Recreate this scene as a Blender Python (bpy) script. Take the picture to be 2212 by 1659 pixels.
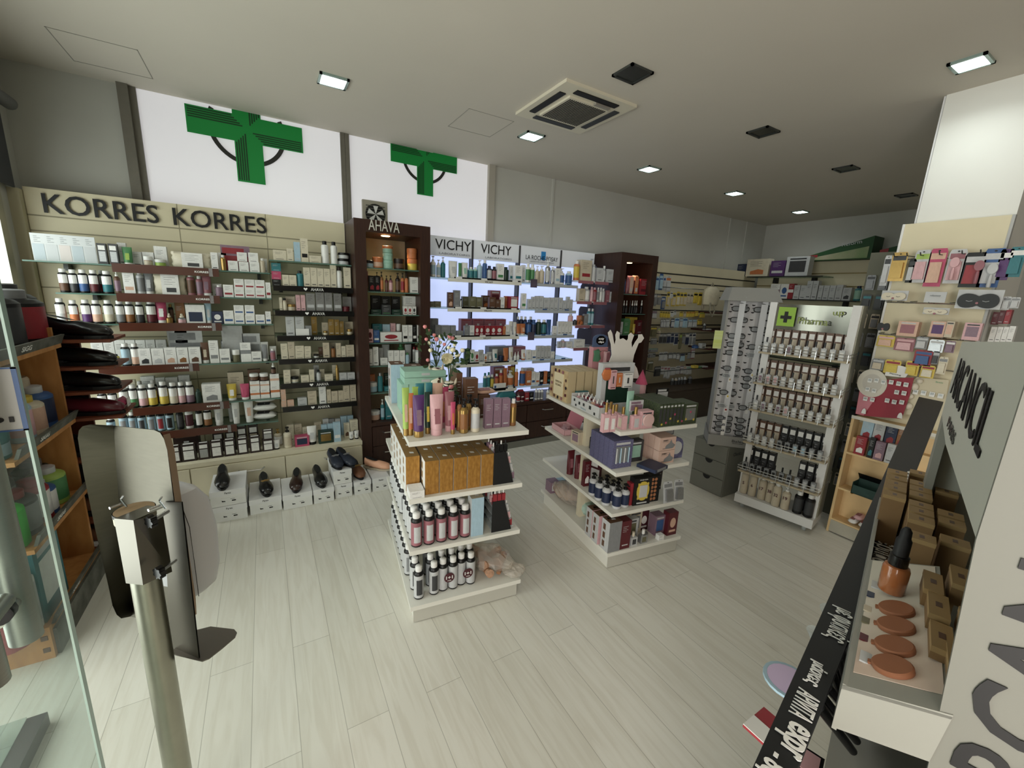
import bpy, math, random
import numpy as np
from mathutils import Vector, Matrix
random.seed(4)
PI=math.pi
scn=bpy.context.scene
for o in list(bpy.data.objects): bpy.data.objects.remove(o)
COL=scn.collection
# ------------------------------------------------------------------ camera
F_PX=891.36; CX,CY=1106.0,829.5; HC=1.55
YAW,PITCH,ROLL=[math.radians(a) for a in (31.0139,12.3732,2.5578)]
_f=Vector((math.sin(YAW)*math.cos(PITCH),math.cos(YAW)*math.cos(PITCH),-math.sin(PITCH)))
_r=Vector((math.cos(YAW),-math.sin(YAW),0)); _u=_r.cross(_f)
_r2=_r*math.cos(ROLL)+_u*math.sin(ROLL); _u2=_u*math.cos(ROLL)-_r*math.sin(ROLL)
cam=bpy.data.cameras.new('camera'); camo=bpy.data.objects.new('camera',cam); COL.objects.link(camo)
cam.sensor_fit='HORIZONTAL'; cam.sensor_width=36; cam.lens=36*F_PX/2212; cam.clip_start=.02; cam.clip_end=60
_m=Matrix((( _r2.x,_u2.x,-_f.x,0),(_r2.y,_u2.y,-_f.y,0),(_r2.z,_u2.z,-_f.z,HC),(0,0,0,1)))
camo.matrix_world=_m; scn.camera=camo
# ------------------------------------------------------------------ view, world, light
vs=scn.view_settings; vs.view_transform='Standard'; vs.look='None'; vs.gamma=1; vs.exposure=0.08
try: vs.use_curve_mapping=False
except Exception: pass
W=bpy.data.worlds.new('world'); scn.world=W; W.use_nodes=True
bg=W.node_tree.nodes['Background']; bg.inputs[0].default_value=(1,.97,.95,1); bg.inputs[1].default_value=2.0
def area(name,loc,rot,sx,sy,pw,col,spread=180):
    l=bpy.data.lights.new(name,'AREA'); l.shape='RECTANGLE'; l.size=sx; l.size_y=sy; l.energy=pw; l.color=col; l.spread=math.radians(spread)
    o=bpy.data.objects.new(name,l); o.location=loc; o.rotation_euler=rot; COL.objects.link(o); return o
# daylight entering through the glazed shop front (behind / left of the camera), placed just outside the glass
area('daylight_shopfront_left',(-1.45,2.15,1.25),(0,math.radians(-90),0),2.2,2.7,90,(1,.96,.93))
area('daylight_entrance',(-1.45,-1.5,1.25),(0,math.radians(-90),0),2.3,1.5,88,(1,.93,.84))
# ------------------------------------------------------------------ projection helpers: pixel column/row -> point on a real plane
def ray(x,y): return _r2*((x-CX)/F_PX)-_u2*((y-CY)/F_PX)+_f
CAMP=Vector((0,0,HC))
def at_z(x,y,z): d=ray(x,y); return CAMP+d*((z-HC)/d.z)
def at_y(x,y,Y): d=ray(x,y); return CAMP+d*(Y/d.y)
def at_x(x,y,X): d=ray(x,y); return CAMP+d*(X/d.x)
def at_n(x,y,n,l): d=ray(x,y); return CAMP+d*(l/(n[0]*d.x+n[1]*d.y))
def proj(P):
    q=Vector(P)-CAMP; k=q.dot(_f); return CX+F_PX*q.dot(_r2)/k, CY-F_PX*q.dot(_u2)/k, k
def s_for_px(O,e,z,px):   # s such that O+s*e at height z is seen in column px
    k=(px-CX)/F_PX; a=_r2-_f*k; q=Vector((O[0],O[1],z-HC)); ee=Vector((e[0],e[1],0))
    return -a.dot(q)/a.dot(ee)
def z_for_py(x,y,py):
    k=(py-CY)/F_PX; a=-_u2-_f*k; q=Vector((x,y,-HC)); return -a.dot(q)/a.z
# ------------------------------------------------------------------ colours and materials
PAL=dict(wh=('white','E6E6E2'),cr=('cream','D8CDAE'),bk=('black','0C0C0D'),gy=('grey','84878A'),lg=('light grey','BEC2C3'),dg=('dark grey','3A3C3F'),
 br=('brown','6B432A'),db=('dark brown','2B1712'),rd=('red','B3202B'),dr=('dark red','6A1620'),bl=('blue','2C5DA8'),nv=('navy','1E2C55'),lb=('light blue','9CC4DA'),
 tl=('teal','1F7F8A'),gn=('green','3F8E4A'),dn=('dark green','16392B'),lm=('lime green','9CC43C'),ye=('yellow','DDBB24'),og=('orange','DD6D2C'),am=('amber','9A5A22'),
 go=('gold','B58A3A'),sv=('silver','A9ABAE'),pk=('pink','E2A5AB'),hp=('hot pink','D63A6A'),mv=('mauve','8E6A80'),pu=('purple','5C2D78'),be=('beige','C9B89A'),
 ol=('olive','6E6A45'),rs=('rose','A65A66'),mi=('mint','8FC7AE'),bu=('burgundy','571824'),pe=('peach','E0A98A'))
MC={}
def lin(h):
    r=[int(h[i:i+2],16)/255 for i in (0,2,4)]
    return tuple(c/12.92 if c<=.04045 else ((c+.055)/1.055)**2.4 for c in r)+(1,)
def mat(key,hexc=None,rough=.5,metal=0,emit=0,alpha=None,trans=0,noise=0,nscale=30,spec=.5,ior=1.45,bump=0,stretch=None,c2=None,coat=0):
    if key in MC: return MC[key]
    m=bpy.data.materials.new(key); m.use_nodes=True; nt=m.node_tree; b=nt.nodes['Principled BSDF']
    c=lin(hexc); b.inputs['Base Color'].default_value=c; b.inputs['Roughness'].default_value=rough; b.inputs['Metallic'].default_value=metal
    b.inputs['Specular IOR Level'].default_value=spec; b.inputs['IOR'].default_value=ior
    if coat: b.inputs['Coat Weight'].default_value=coat
    if trans: b.inputs['Transmission Weight'].default_value=trans
    if emit: b.inputs['Emission Color'].default_value=c; b.inputs['Emission Strength'].default_value=emit
    if alpha is not None: b.inputs['Alpha'].default_value=alpha
    if noise or bump or c2:
        tc=nt.nodes.new('ShaderNodeTexCoord'); mp=nt.nodes.new('ShaderNodeMapping'); nz=nt.nodes.new('ShaderNodeTexNoise')
        nt.links.new(tc.outputs['Object'],mp.inputs[0]); nt.links.new(mp.outputs[0],nz.inputs['Vector'])
        if stretch: mp.inputs['Scale'].default_value=stretch
        nz.inputs['Scale'].default_value=nscale; nz.inputs['Detail'].default_value=4
        if noise or c2:
            rp=nt.nodes.new('ShaderNodeValToRGB'); nt.links.new(nz.outputs['Fac'],rp.inputs[0])
            rp.color_ramp.elements[0].position=.3; rp.color_ramp.elements[1].position=.7
            if c2: e2=lin(c2); rp.color_ramp.elements[0].color=c; rp.color_ramp.elements[1].color=e2
            else:
                rp.color_ramp.elements[0].color=tuple(x*(1-noise) for x in c[:3])+(1,); rp.color_ramp.elements[1].color=tuple(min(1,x*(1+noise)) for x in c[:3])+(1,)
            nt.links.new(rp.outputs[0],b.inputs['Base Color'])
        if bump:
            bp=nt.nodes.new('ShaderNodeBump'); bp.inputs['Strength'].default_value=bump; bp.inputs['Distance'].default_value=.002
            nt.links.new(nz.outputs['Fac'],bp.inputs['Height']); nt.links.new(bp.outputs[0],b.inputs['Normal'])
    MC[key]=m; return m
def desat(h,k=.70):
    r=[int(h[i:i+2],16) for i in (0,2,4)]; g=.3*r[0]+.59*r[1]+.11*r[2]; return ''.join('%02X'%int(max(0,min(255,(g+(c-g)*k)*.96))) for c in r)
def pm(code):   # palette material for merchandise
    if code.startswith('#'): return mat('ink_'+code[1:],code[1:],.5)
    met=code in('go','sv'); return mat('paint_'+PAL[code][0].replace(' ','_'),desat(PAL[code][1]),.3 if met else .42,.75 if met else 0,noise=.06,nscale=9)
# ------------------------------------------------------------------ mesh building
class MB:
    def __init__(s): s.v=[]; s.f=[]; s.m=[]; s.s=[]
    def add(s,vs,fs,mi=0,sm=False):
        n=len(s.v); s.v+=[tuple(v) for v in vs]
        for f in fs: s.f.append(tuple(n+i for i in f)); s.m.append(mi); s.s.append(sm)
    def box(s,x0,x1,y0,y1,z0,z1,mi=0,taper=0):
        if x0>x1:x0,x1=x1,x0
        if y0>y1:y0,y1=y1,y0
        if z0>z1:z0,z1=z1,z0
        t=taper
        s.add([(x0,y0,z0),(x1,y0,z0),(x1,y1,z0),(x0,y1,z0),(x0+t,y0+t,z1),(x1-t,y0+t,z1),(x1-t,y1-t,z1),(x0+t,y1-t,z1)],
              [(3,2,1,0),(4,5,6,7),(0,1,5,4),(1,2,6,5),(2,3,7,6),(3,0,4,7)],mi); return s
    def quad(s,a,b,c,d,mi=0): s.add([a,b,c,d],[(0,1,2,3)],mi); return s
    def front(s,x0,x1,z0,z1,y,mi=0): return s.quad((x0,y,z0),(x1,y,z0),(x1,y,z1),(x0,y,z1),mi)
    def lathe(s,pr,n=16,mi=0,c=(0,0,0),sx=1,sy=1,mats=None,cap=True):
        # pr list of (r,z); hard edges by duplicated rings
        for i in range(len(pr)-1):
            (r0,z0),(r1,z1)=pr[i],pr[i+1]; mm=mats[i] if mats else mi
            a=[(c[0]+sx*r0*math.cos(2*PI*k/n),c[1]+sy*r0*math.sin(2*PI*k/n),c[2]+z0) for k in range(n)]
            b=[(c[0]+sx*r1*math.cos(2*PI*k/n),c[1]+sy*r1*math.sin(2*PI*k/n),c[2]+z1) for k in range(n)]
            s.add(a+b,[(k,(k+1)%n,n+(k+1)%n,n+k) for k in range(n)],mm,True)
        if cap:
            for (r,z),rev,mm in ((pr[0],True,mats[0] if mats else mi),(pr[-1],False,mats[-1] if mats else mi)):
                if r>1e-5:
                    p=[(c[0]+sx*r*math.cos(2*PI*k/n),c[1]+sy*r*math.sin(2*PI*k/n),c[2]+z) for k in range(n)]
                    s.add(p,[tuple(range(n))[::-1] if rev else tuple(range(n))],mm)
        return s
    def tube(s,path,r,n=8,mi=0,closed=False):
        P=[Vector(p) for p in path]; N=len(P); rings=[]
        up=Vector((0,0,1))
        for i,p in enumerate(P):
            if closed: t=P[(i+1)%N]-P[i-1]
            else: t=P[min(i+1,N-1)]-P[max(i-1,0)]
            t.normalize(); a=t.cross(up)
            if a.length<.05: a=t.cross(Vector((1,0,0)))
            a.normalize(); b=t.cross(a)
            rr=r[i] if isinstance(r,(list,tuple)) else r
            rings.append([p+a*(rr*math.cos(2*PI*k/n))+b*(rr*math.sin(2*PI*k/n)) for k in range(n)])
        vs=[v for g in rings for v in g]; fs=[]
        M=N if closed else N-1
        for i in range(M):
            j=(i+1)%N
            fs+=[(i*n+k,i*n+(k+1)%n,j*n+(k+1)%n,j*n+k) for k in range(n)]
        s.add(vs,fs,mi,True)
        if not closed:
            s.add(rings[0],[tuple(range(n))],mi); s.add(rings[-1],[tuple(range(n))[::-1]],mi)
        return s
    def prism(s,pts,d,mi=0,mside=None,y=0):  # pts in x,z ; extruded along y from y to y+d
        n=len(pts); a=[(p[0],y,p[1]) for p in pts]; b=[(p[0],y+d,p[1]) for p in pts]
        s.add(a,[tuple(range(n))],mi); s.add(b,[tuple(range(n))[::-1]],mi)
        s.add(a+b,[(k,n+k,n+(k+1)%n,(k+1)%n) for k in range(n)],mi if mside is None else mside); return s
    def slab(s,pts,z0,z1,mi=0):             # pts in x,y
        n=len(pts); a=[(p[0],p[1],z0) for p in pts]; b=[(p[0],p[1],z1) for p in pts]
        s.add(a,[tuple(range(n))[::-1]],mi); s.add(b,[tuple(range(n))],mi)
        s.add(a+b,[(k,(k+1)%n,n+(k+1)%n,n+k) for k in range(n)],mi); return s
    def loft(s,rings,mi=0,cap=True,sm=True):
        n=len(rings[0])
        for i in range(len(rings)-1):
            s.add(list(rings[i])+list(rings[i+1]),[(k,(k+1)%n,n+(k+1)%n,n+k) for k in range(n)],mi,sm)
        if cap: s.add(rings[0],[tuple(range(n))[::-1]],mi); s.add(rings[-1],[tuple(range(n))],mi)
        return s
    def tmap(s,fn): s.v=[tuple(fn(*v)) for v in s.v]; return s
    def mesh(s,name,merge=True):
        me=bpy.data.meshes.new(name); v=s.v; f=s.f
        if merge:
            key={}; idx=[]; nv=[]
            for p in v:
                k=(round(p[0],6),round(p[1],6),round(p[2],6))
                if k not in key: key[k]=len(nv); nv.append(p)
                idx.append(key[k])
            ff=[];mm=[];ss=[]
            for q,m_,s_ in zip(f,s.m,s.s):
                t=[]; 
                for i in q:
                    j=idx[i]
                    if j not in t: t.append(j)
                if len(t)>=3: ff.append(t);mm.append(m_);ss.append(s_)
            v,f,M_,S_=nv,ff,mm,ss
        else: M_,S_=s.m,s.s
        me.from_pydata(v,[],f); me.polygons.foreach_set('material_index',M_); me.polygons.foreach_set('use_smooth',S_)
        me.validate(); me.update()
        if any(S_):
            try: me.set_sharp_from_angle(angle=math.radians(38))
            except Exception: pass
        return me
    def build(s,name,mats,parent=None,loc=None,rot=None,sc=None,**kw):
        me=s.mesh(name)
        for m in (mats if isinstance(mats,(list,tuple)) else [mats]): me.materials.append(m)
        o=bpy.data.objects.new(name,me); COL.objects.link(o)
        if parent: o.parent=parent
        if loc: o.location=loc
        if rot is not None: o.rotation_euler=(0,0,rot) if not isinstance(rot,(tuple,list)) else rot
        if sc: o.scale=sc
        for k,x in kw.items(): o[k]=x
        return o
def tag(o,label,cat,group=None,kind=None):
    o['label']=label; o['category']=cat
    if group: o['group']=group
    if kind: o['kind']=kind
    return o
def empty(name,loc=(0,0,0),rot=0,label=None,cat=None,group=None):
    o=bpy.data.objects.new(name,None); o.empty_display_size=.05; COL.objects.link(o); o.location=loc
    o.rotation_euler=(0,0,rot) if not isinstance(rot,(tuple,list)) else rot
    if label: tag(o,label,cat,group)
    return o
def structure(o): o['kind']='structure'; return o
TXT={}
def text_mesh(s,bold=False,ext=.0):
    k=(s,bold)
    if k in TXT: return TXT[k]
    cu=bpy.data.curves.new('t','FONT'); cu.body=s; cu.size=1; cu.align_x='CENTER'; cu.align_y='CENTER'; cu.extrude=.01
    if bold is True: cu.offset=.018
    elif bold: cu.offset=bold
    cu.resolution_u=3
    o=bpy.data.objects.new('t',cu); COL.objects.link(o)
    bpy.context.view_layer.update()
    me=bpy.data.meshes.new_from_object(o.evaluated_get(bpy.context.evaluated_depsgraph_get()))
    me.name='lettering'; bpy.data.objects.remove(o); 
    xs=[v.co.x for v in me.vertices]; ys=[v.co.y for v in me.vertices]
    if xs:
        cx,cy=(min(xs)+max(xs))/2,(min(ys)+max(ys))/2; w=max(xs)-min(xs); h=max(ys)-min(ys)
        for v in me.vertices: v.co.x=(v.co.x-cx)/w; v.co.y=(v.co.y-cy)/h
    me.materials.append(None); TXT[k]=me; return me
def text(s,m,C_,ex,ey,w,h,parent=None,bold=False,th=.001,name='lettering'):
    """flat lettering centred at C_, running along ex, letters standing along ey, total size w x h"""
    me=text_mesh(s,bold); o=bpy.data.objects.new(name,me); COL.objects.link(o)
    ex=Vector(ex).normalized(); ey=Vector(ey).normalized(); ez=ex.cross(ey).normalized()
    M=Matrix(((ex.x*w,ey.x*h,ez.x*th*50,C_[0]),(ex.y*w,ey.y*h,ez.y*th*50,C_[1]),(ex.z*w,ey.z*h,ez.z*th*50,C_[2]),(0,0,0,1)))
    o.material_slots[0].link='OBJECT'; o.material_slots[0].material=m
    if parent: o.parent=parent
    o.matrix_local=M
    return o
ORD='first second third fourth fifth sixth seventh eighth ninth tenth eleventh twelfth thirteenth fourteenth fifteenth sixteenth seventeenth eighteenth nineteenth'.split()
def ordw(n):
    if n<=19: return ORD[n-1]
    t=('twent','thirt','fort','fift','sixt')[n//10-2]
    return t+'ieth' if n%10==0 else t+'y-'+ORD[n%10-1]
# ------------------------------------------------------------------ merchandise kinds (unit size: x,y in +-0.5, z 0..1, front = -y)
UM={}
def um(k,fn,n):
    if k not in UM:
        b=MB(); fn(b); me=b.mesh(k)
        for i in range(n): me.materials.append(None)
        UM[k]=me
    return UM[k]
def lines(b,x0,x1,z0,z1,n,mi,y=-.503):
    for i in range(n):
        z=z1-(z1-z0)*i/max(1,n-1); w=(x1-x0)*(1 if i%2==0 else .7); b.front(x0,x0+w,z,z+.012,y,mi)
def k_ct(b): b.box(-.5,.5,-.5,.5,0,1); lines(b,-.34,.2,.62,.8,4,1); b.front(-.3,.3,.12,.16,-.503,1)
def k_cb(b): b.box(-.5,.5,-.5,.5,0,1); b.front(-.38,.38,.2,.36,-.503,1); lines(b,-.34,.2,.6,.85,4,2)
def k_cm(b): b.box(-.5,.5,-.5,.5,0,1); b.front(-.5,.5,.42,.62,-.503,1); lines(b,-.34,.2,.75,.88,3,2)
def k_cp(b): b.box(-.5,.5,-.5,.5,0,1); b.prism([(-.3,.12),(.3,.12),(.3,.36),(.05,.42),(-.3,.3)],.003,1,y=-.505); lines(b,-.34,.2,.6,.85,5,2)
def k_cl(b):
    b.box(-.5,.5,-.5,.5,0,1); b.front(-.36,.36,.12,.62,-.503,1); lines(b,-.2,.2,.3,.52,3,2,-.506); b.front(-.36,.36,.68,.9,-.503,3)
    b.quad((-.36,-.36,1.003),(.36,-.36,1.003),(.36,.2,1.003),(-.36,.2,1.003),3)
def k_cx(b): # carton with round mark
    b.box(-.5,.5,-.5,.5,0,1); b.prism([(.3*math.cos(t*PI/8),.55+.22*math.sin(t*PI/8)) for t in range(16)],.003,1,y=-.505); b.front(-.34,.34,.14,.24,-.503,1)
def k_bo(b): b.lathe([(.44,0),(.5,.02),(.5,.13),(.501,.13),(.501,.7),(.5,.7),(.5,.76),(.42,.82),(.24,.845)],14,mats=[0,0,0,1,1,0,0,0],cap=True)
def k_bocap(b): b.lathe([(.27,.83),(.29,.84),(.29,.985),(.25,1)],12)
def k_kb(b): # body wash bottle: dark body, paper label over picture
    b.lathe([(.44,0),(.5,.02),(.5,.08),(.5,.42),(.5,.70),(.5,.76),(.44,.82),(.22,.85)],14,mats=[0,0,2,2,0,0,0])
    a=[PI*(1.16+.68*i/6) for i in range(7)]
    for i in range(6):
        p,q=a[i],a[i+1]; b.quad((.506*math.cos(p),.506*math.sin(p),.4),(.506*math.cos(q),.506*math.sin(q),.4),(.506*math.cos(q),.506*math.sin(q),.76),(.506*math.cos(p),.506*math.sin(p),.76),1)
def k_kbcap(b): b.lathe([(.30,.84),(.34,.85),(.34,.985),(.3,1)],14)
def k_wb(b): # tall bottle almost fully wrapped in label
    b.lathe([(.45,0),(.5,.015),(.5,.05),(.503,.05),(.503,.74),(.5,.74),(.5,.78),(.43,.83),(.24,.86)],16,mats=[0,0,0,1,1,0,0,0])
    a=[PI*(1.3+.4*i/4) for i in range(5)]
    for i in range(4):
        p,q=a[i],a[i+1]; b.quad((.51*math.cos(p),.51*math.sin(p),.14),(.51*math.cos(q),.51*math.sin(q),.14),(.51*math.cos(q),.51*math.sin(q),.62),(.51*math.cos(p),.51*math.sin(p),.62),2)
def k_pu(b): b.lathe([(.44,0),(.5,.02),(.5,.12),(.503,.12),(.503,.56),(.5,.56),(.5,.66),(.3,.72),(.2,.74)],14,mats=[0,0,0,1,1,0,0,0])
def k_puh(b):
    b.lathe([(.24,.735),(.24,.81),(.09,.82),(.09,.92)],10); b.box(-.2,.2,-.16,.16,.92,.975); b.box(-.06,.06,-.6,-.14,.93,.97)
def k_tu(b):
    R=[]
    for z,a,c in ((.15,.42,.42),(.2,.45,.42),(.45,.47,.34),(.75,.49,.18),(.95,.5,.05),(1,.5,.04)):
        R.append([(a*math.cos(2*PI*k/16),c*math.sin(2*PI*k/16),z) for k in range(16)])
    b.loft(R); b.front(-.25,.25,.5,.52,-.3,1); b.quad((-.2,-.42,.3),(.2,-.42,.3),(.2,-.24,.66),(-.2,-.24,.66),1)
def k_tucap(b): b.lathe([(.4,0),(.42,.01),(.42,.14),(.4,.152)],16)
def k_ja(b): b.lathe([(.44,0),(.5,.05),(.5,.15),(.503,.15),(.503,.55),(.5,.55),(.5,.6)],16,mats=[0,0,0,1,1,0])
def k_jal(b): b.lathe([(.52,.6),(.53,.62),(.53,.95),(.48,1)],16)
def k_dr(b): b.lathe([(.42,0),(.5,.04),(.5,.1),(.503,.1),(.503,.42),(.5,.42),(.5,.5),(.3,.6),(.22,.62)],14,mats=[0,0,0,1,1,0,0,0])
def k_drc(b): b.lathe([(.28,.61),(.28,.76),(.14,.78),(.17,.88),(.15,.96),(.05,1)],12)
def k_sq(b): # square perfume flask
    b.box(-.5,.5,-.35,.35,0,.62,0); b.front(-.3,.3,.1,.5,-.353,1); b.lathe([(.16,.62),(.16,.68)],10,0)
def k_sqc(b): b.lathe([(.2,.68),(.2,1)],10)
def k_pc(b):
    n=8;R=[]
    for i in range(n+1):
        t=i/n; w=.5*(1-.04*math.sin(t*PI*6)); th=.5*math.sin(PI*t)**.5*.9+.03
        R.append([(w*math.cos(2*PI*k/12)*(1 if abs(math.cos(2*PI*k/12))>.5 else 1.0),th*math.sin(2*PI*k/12),t) for k in range(12)])
    b.loft(R)
def k_pcl(b): b.box(-.24,.3,-.55,-.5,.05,.95); lines(b,-.15,.2,.5,.8,4,1,-.556); b.front(-.1,.2,.15,.35,-.556,1)
def k_fl(b): b.box(-.5,.5,-.5,.5,0,1); b.front(-.45,.45,.05,.6,-.52,1); b.front(-.45,.3,.68,.9,-.52,2)
def k_bl(b):
    b.prism([(-.5,0),(.5,0),(.5,.9),(.4,1),(-.4,1),(-.5,.9)],.08,0,y=-.04); b.front(-.42,.42,.72,.88,-.05,1); b.prism([(.08*math.cos(t*PI/4),.94+.02*math.sin(t*PI/4)) for t in range(8)],.004,2,y=-.046)
def k_blb(b): b.box(-.36,.36,-.5,-.04,.1,.64,0,taper=.03)
def k_pl(b): # folded pouch lying / wrapped pack
    n=8;R=[]
    for i in range(n+1):
        t=i/n; k2=math.sin(PI*t)**.4*.5+.02
        R.append([(t-.5,.5*math.cos(2*PI*k/12)*(.7+.3*k2),.5+k2*math.sin(2*PI*k/12)) for k in range(12)])
    b.loft(R); b.add([(-.3,-.36,.9),(.2,-.36,.9),(.25,0,1.02),(-.3,0,1.02)],[(0,1,2,3)],1)
def k_gb(b): # windowed gift box
    b.box(-.5,.5,-.5,.5,0,1); b.front(-.36,.36,.2,.78,-.503,1); b.front(-.36,.36,.84,.92,-.503,2)
def k_bk(b): # book-like box lying / tall with spine stripes
    b.box(-.5,.5,-.5,.5,0,1); b.front(-.4,.4,.06,.1,-.503,1); b.front(-.4,.4,.9,.94,-.503,1); b.front(-.1,.1,.3,.7,-.503,2)
#            name, plural, noun, parts [(part, fn, colour slots)], default depth rule
KD=dict(
 ct=('carton','cartons',[('carton',k_ct,'ap')],'c'), cb=('banded_box','banded boxes',[('banded_box',k_cb,'abp')],'c'), cm=('carton','cartons',[('carton',k_cm,'abp')],'c'),
 cp=('picture_box','picture boxes',[('picture_box',k_cp,'abp')],'c'), cl=('labelled_box','labelled boxes',[('labelled_box',k_cl,'abpc')],'c'), cx=('carton','cartons',[('carton',k_cx,'ab')],'c'),
 bo=('bottle','bottles',[('body',k_bo,'ab'),('cap',k_bocap,'c')],'r'), kb=('bottle','bottles',[('body',k_kb,'kab'),('cap',k_kbcap,'w')],'r'),
 wb=('bottle','bottles',[('body',k_wb,'kab'),('cap',k_kbcap,'w')],'r'),
 pu=('pump_bottle','pump bottles',[('body',k_pu,'ab'),('pump',k_puh,'c')],'r'), tu=('tube','tubes',[('body',k_tu,'ab'),('cap',k_tucap,'c')],'r'),
 ja=('jar','jars',[('body',k_ja,'ab'),('lid',k_jal,'c')],'r'), dr=('dropper_bottle','dropper bottles',[('body',k_dr,'ab'),('dropper',k_drc,'c')],'r'),
 sq=('perfume_bottle','perfume bottles',[('flask',k_sq,'ab'),('spray_cap',k_sqc,'c')],'r'),
 pc=('pouch','pouches',[('pouch_body',k_pc,'a'),('card',k_pcl,'bp')],'p'), fl=('leaflet_card','cards',[('leaflet_card',k_fl,'abb')],'f'),
 bl=('blister_pack','blister packs',[('backing_card',k_bl,'abk'),('blister',k_blb,'c')],'b'), pl=('wrapped_pack','wrapped packs',[('wrapped_pack',k_pl,'ab')],'l'),
 gb=('gift_box','gift boxes',[('gift_box',k_gb,'abp')],'c'), bk=('slim_box','slim boxes',[('slim_box',k_bk,'abp')],'c'))
FEAT=dict(ct='with printed lines',cb='with {b} band',cm='with {b} middle stripe',cp='with {b} picture',cl='with {b} label panel',cx='with round {b} mark',bo='with {b} label and {c} cap',
 kb='with white label over {b} picture and white cap',wb='wrapped in {a} label, white cap',pu='with {b} label and {c} pump',tu='standing on {c} cap',ja='with {c} lid',dr='with {c} dropper',
 sq='with {b} label and {c} cap',pc='with white printed card',fl='with {b} print',bl='with {c} blister',pl='with {b} patch',gb='with {b} window',bk='with {b} bands')
def item(kind,cs,P,ang,w,d,h,label,group,tilt=None,cat=None):
    name,plural,parts,rule=KD[kind]
    a=cs[0]; b=cs[1] if len(cs)>1 else 'lg'; c=cs[2] if len(cs)>2 else 'wh'
    def m(ch):
        return pm({'a':a,'b':b,'c':c,'w':'wh','k':'bk','p':'dg' if a in('wh','cr','lg','be','sv','pk','ye') else 'lg'}[ch])
    single=len(parts)==1
    rot=(0,0,ang) if tilt is None else tilt
    root=None
    if not single:
        root=empty(name,P,rot)
    for pn,fn,sl in parts:
        me=um(kind+pn,fn,len(sl)); o=bpy.data.objects.new(name if single else pn,me); COL.objects.link(o)
        for i,ch in enumerate(sl): o.material_slots[i].link='OBJECT'; o.material_slots[i].material=m(ch)
        o.scale=(w,d,h)
        if single: o.location=P; o.rotation_euler=rot; root=o
        else: o.parent=root
    nm=lambda k:PAL[k][0] if k in PAL else 'patterned'
    if label is None: label=''
    tag(root,label,cat or {'banded_box':'box','picture_box':'box','labelled_box':'box'}.get(name,name.replace('_',' ')),group); return root
LBL={}
def fixlabel(s):
    w=s.split()
    if len(w)>16: s=' '.join(x for x in w if x not in('a','the'))
    w=s.split()
    if len(w)>16: s=' '.join(w[:16])
    return s
def desc(kind,cs,short=False):
    a=cs[0]; b=cs[1] if len(cs)>1 else 'lg'; c=cs[2] if len(cs)>2 else 'wh'
    nm=lambda k:PAL[k][0] if k in PAL else 'patterned'
    n=KD[kind][0].replace('_',' ')
    if kind in('kb','wb'): return ('black '+n+' with white cap')
    if short: return nm(a)+' '+n
    return nm(a)+' '+n+' '+FEAT[kind].format(a=nm(a),b=nm(b),c=nm(c))
DEP={'c':lambda w,h:min(max(w*.6,.03),.09),'r':lambda w,h:w,'p':lambda w,h:.06,'f':lambda w,h:.004,'b':lambda w,h:.03,'l':lambda w,h:.09}
def row(where,O,ang,z,T,s,dd=None,back=.07,grp=True,short=False,left='from left'):
    """place a row of goods. where: words naming the shelf; O: point of the row's front line; ang: direction of the row;
    z: shelf height; T: (x0,y0,scale) of the measuring view; s: items 'kind x0 x1 top colours..' ; '+' = stacked on the last, '>' = second row behind, '=' explicit bottom (hanging)"""
    e=(math.cos(ang),math.sin(ang)); bk=(-e[1],e[0]); n=0; last=None; nb=0; out=[]
    for tok in s.split(';'):
        t=tok.split()
        if not t: continue
        kind=t[0]; flag=''
        if kind[-1] in '+>=': flag=kind[-1]; kind=kind[:-1]
        x0,x1,yt=[float(v) for v in t[1:4]]; cs=t[4:]
        yb=None
        if flag=='=': yb=float(t[4])*T[2]+T[1]; cs=t[5:]
        x0=x0*T[2]+T[0]; x1=x1*T[2]+T[0]; yt=yt*T[2]+T[1]
        off=0 if flag!='>' else back
        OO=(O[0]+bk[0]*off,O[1]+bk[1]*off)
        zb=z if flag!='+' else last['top']
        if flag=='+': OO=last['OO']
        zz=zb+.06
        for _ in range(3):
            s0=s_for_px(OO,e,zz,x0); s1=s_for_px(OO,e,zz,x1); sm=(s0+s1)/2
            X,Y=OO[0]+e[0]*sm,OO[1]+e[1]*sm
            px,py,_k=proj((X,Y,zz)); zt=z_for_py(X,Y,yt)
            if yb is not None: zb=z_for_py(X,Y,yb)
            zz=(zb+zt)/2
        w=abs(s1-s0); h=max(zt-zb,.015)
        if KD[kind][3]=='c' and w>.012: w*=.97
        d=dd or DEP[KD[kind][3]](w,h)
        if KD[kind][3]=='r': d=min(w,d) if kind!='sq' else w*.9
        P=(X+bk[0]*d/2,Y+bk[1]*d/2,zb)
        if flag=='+':
            lb=desc(kind,cs,True)+' stacked on the '+ordw(max(n,1))+' item '+left+', '+where
            last['lv']=last.get('lv',0)+1
            if last['lv']>1: lb='uppermost '+lb
            lv=last['lv']
        elif flag=='>':
            nb+=1; lb=desc(kind,cs,True)+', '+ordw(nb)+' '+left+' in back row, '+where; lv=0
        else:
            n+=1; lb=desc(kind,cs,short)+', '+ordw(n)+' '+left+', '+where; lv=0
        if len(lb.split())>16 and flag=='': lb=desc(kind,cs,True)+', '+ordw(n)+' '+left+', '+where
        lb=fixlabel(lb)
        while lb in LBL:
            lb=fixlabel('another '+lb)
            if lb in LBL: break
        LBL[lb]=1
        o=item(kind,cs,P,ang,w,d,h,lb,(KD[kind][1]+' '+where) if grp else None)
        if flag!='>': last={'top':zb+h,'OO':OO,'lv':lv}
        else:
            pass
        out.append((o,P,w,d,h))
    return out
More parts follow.
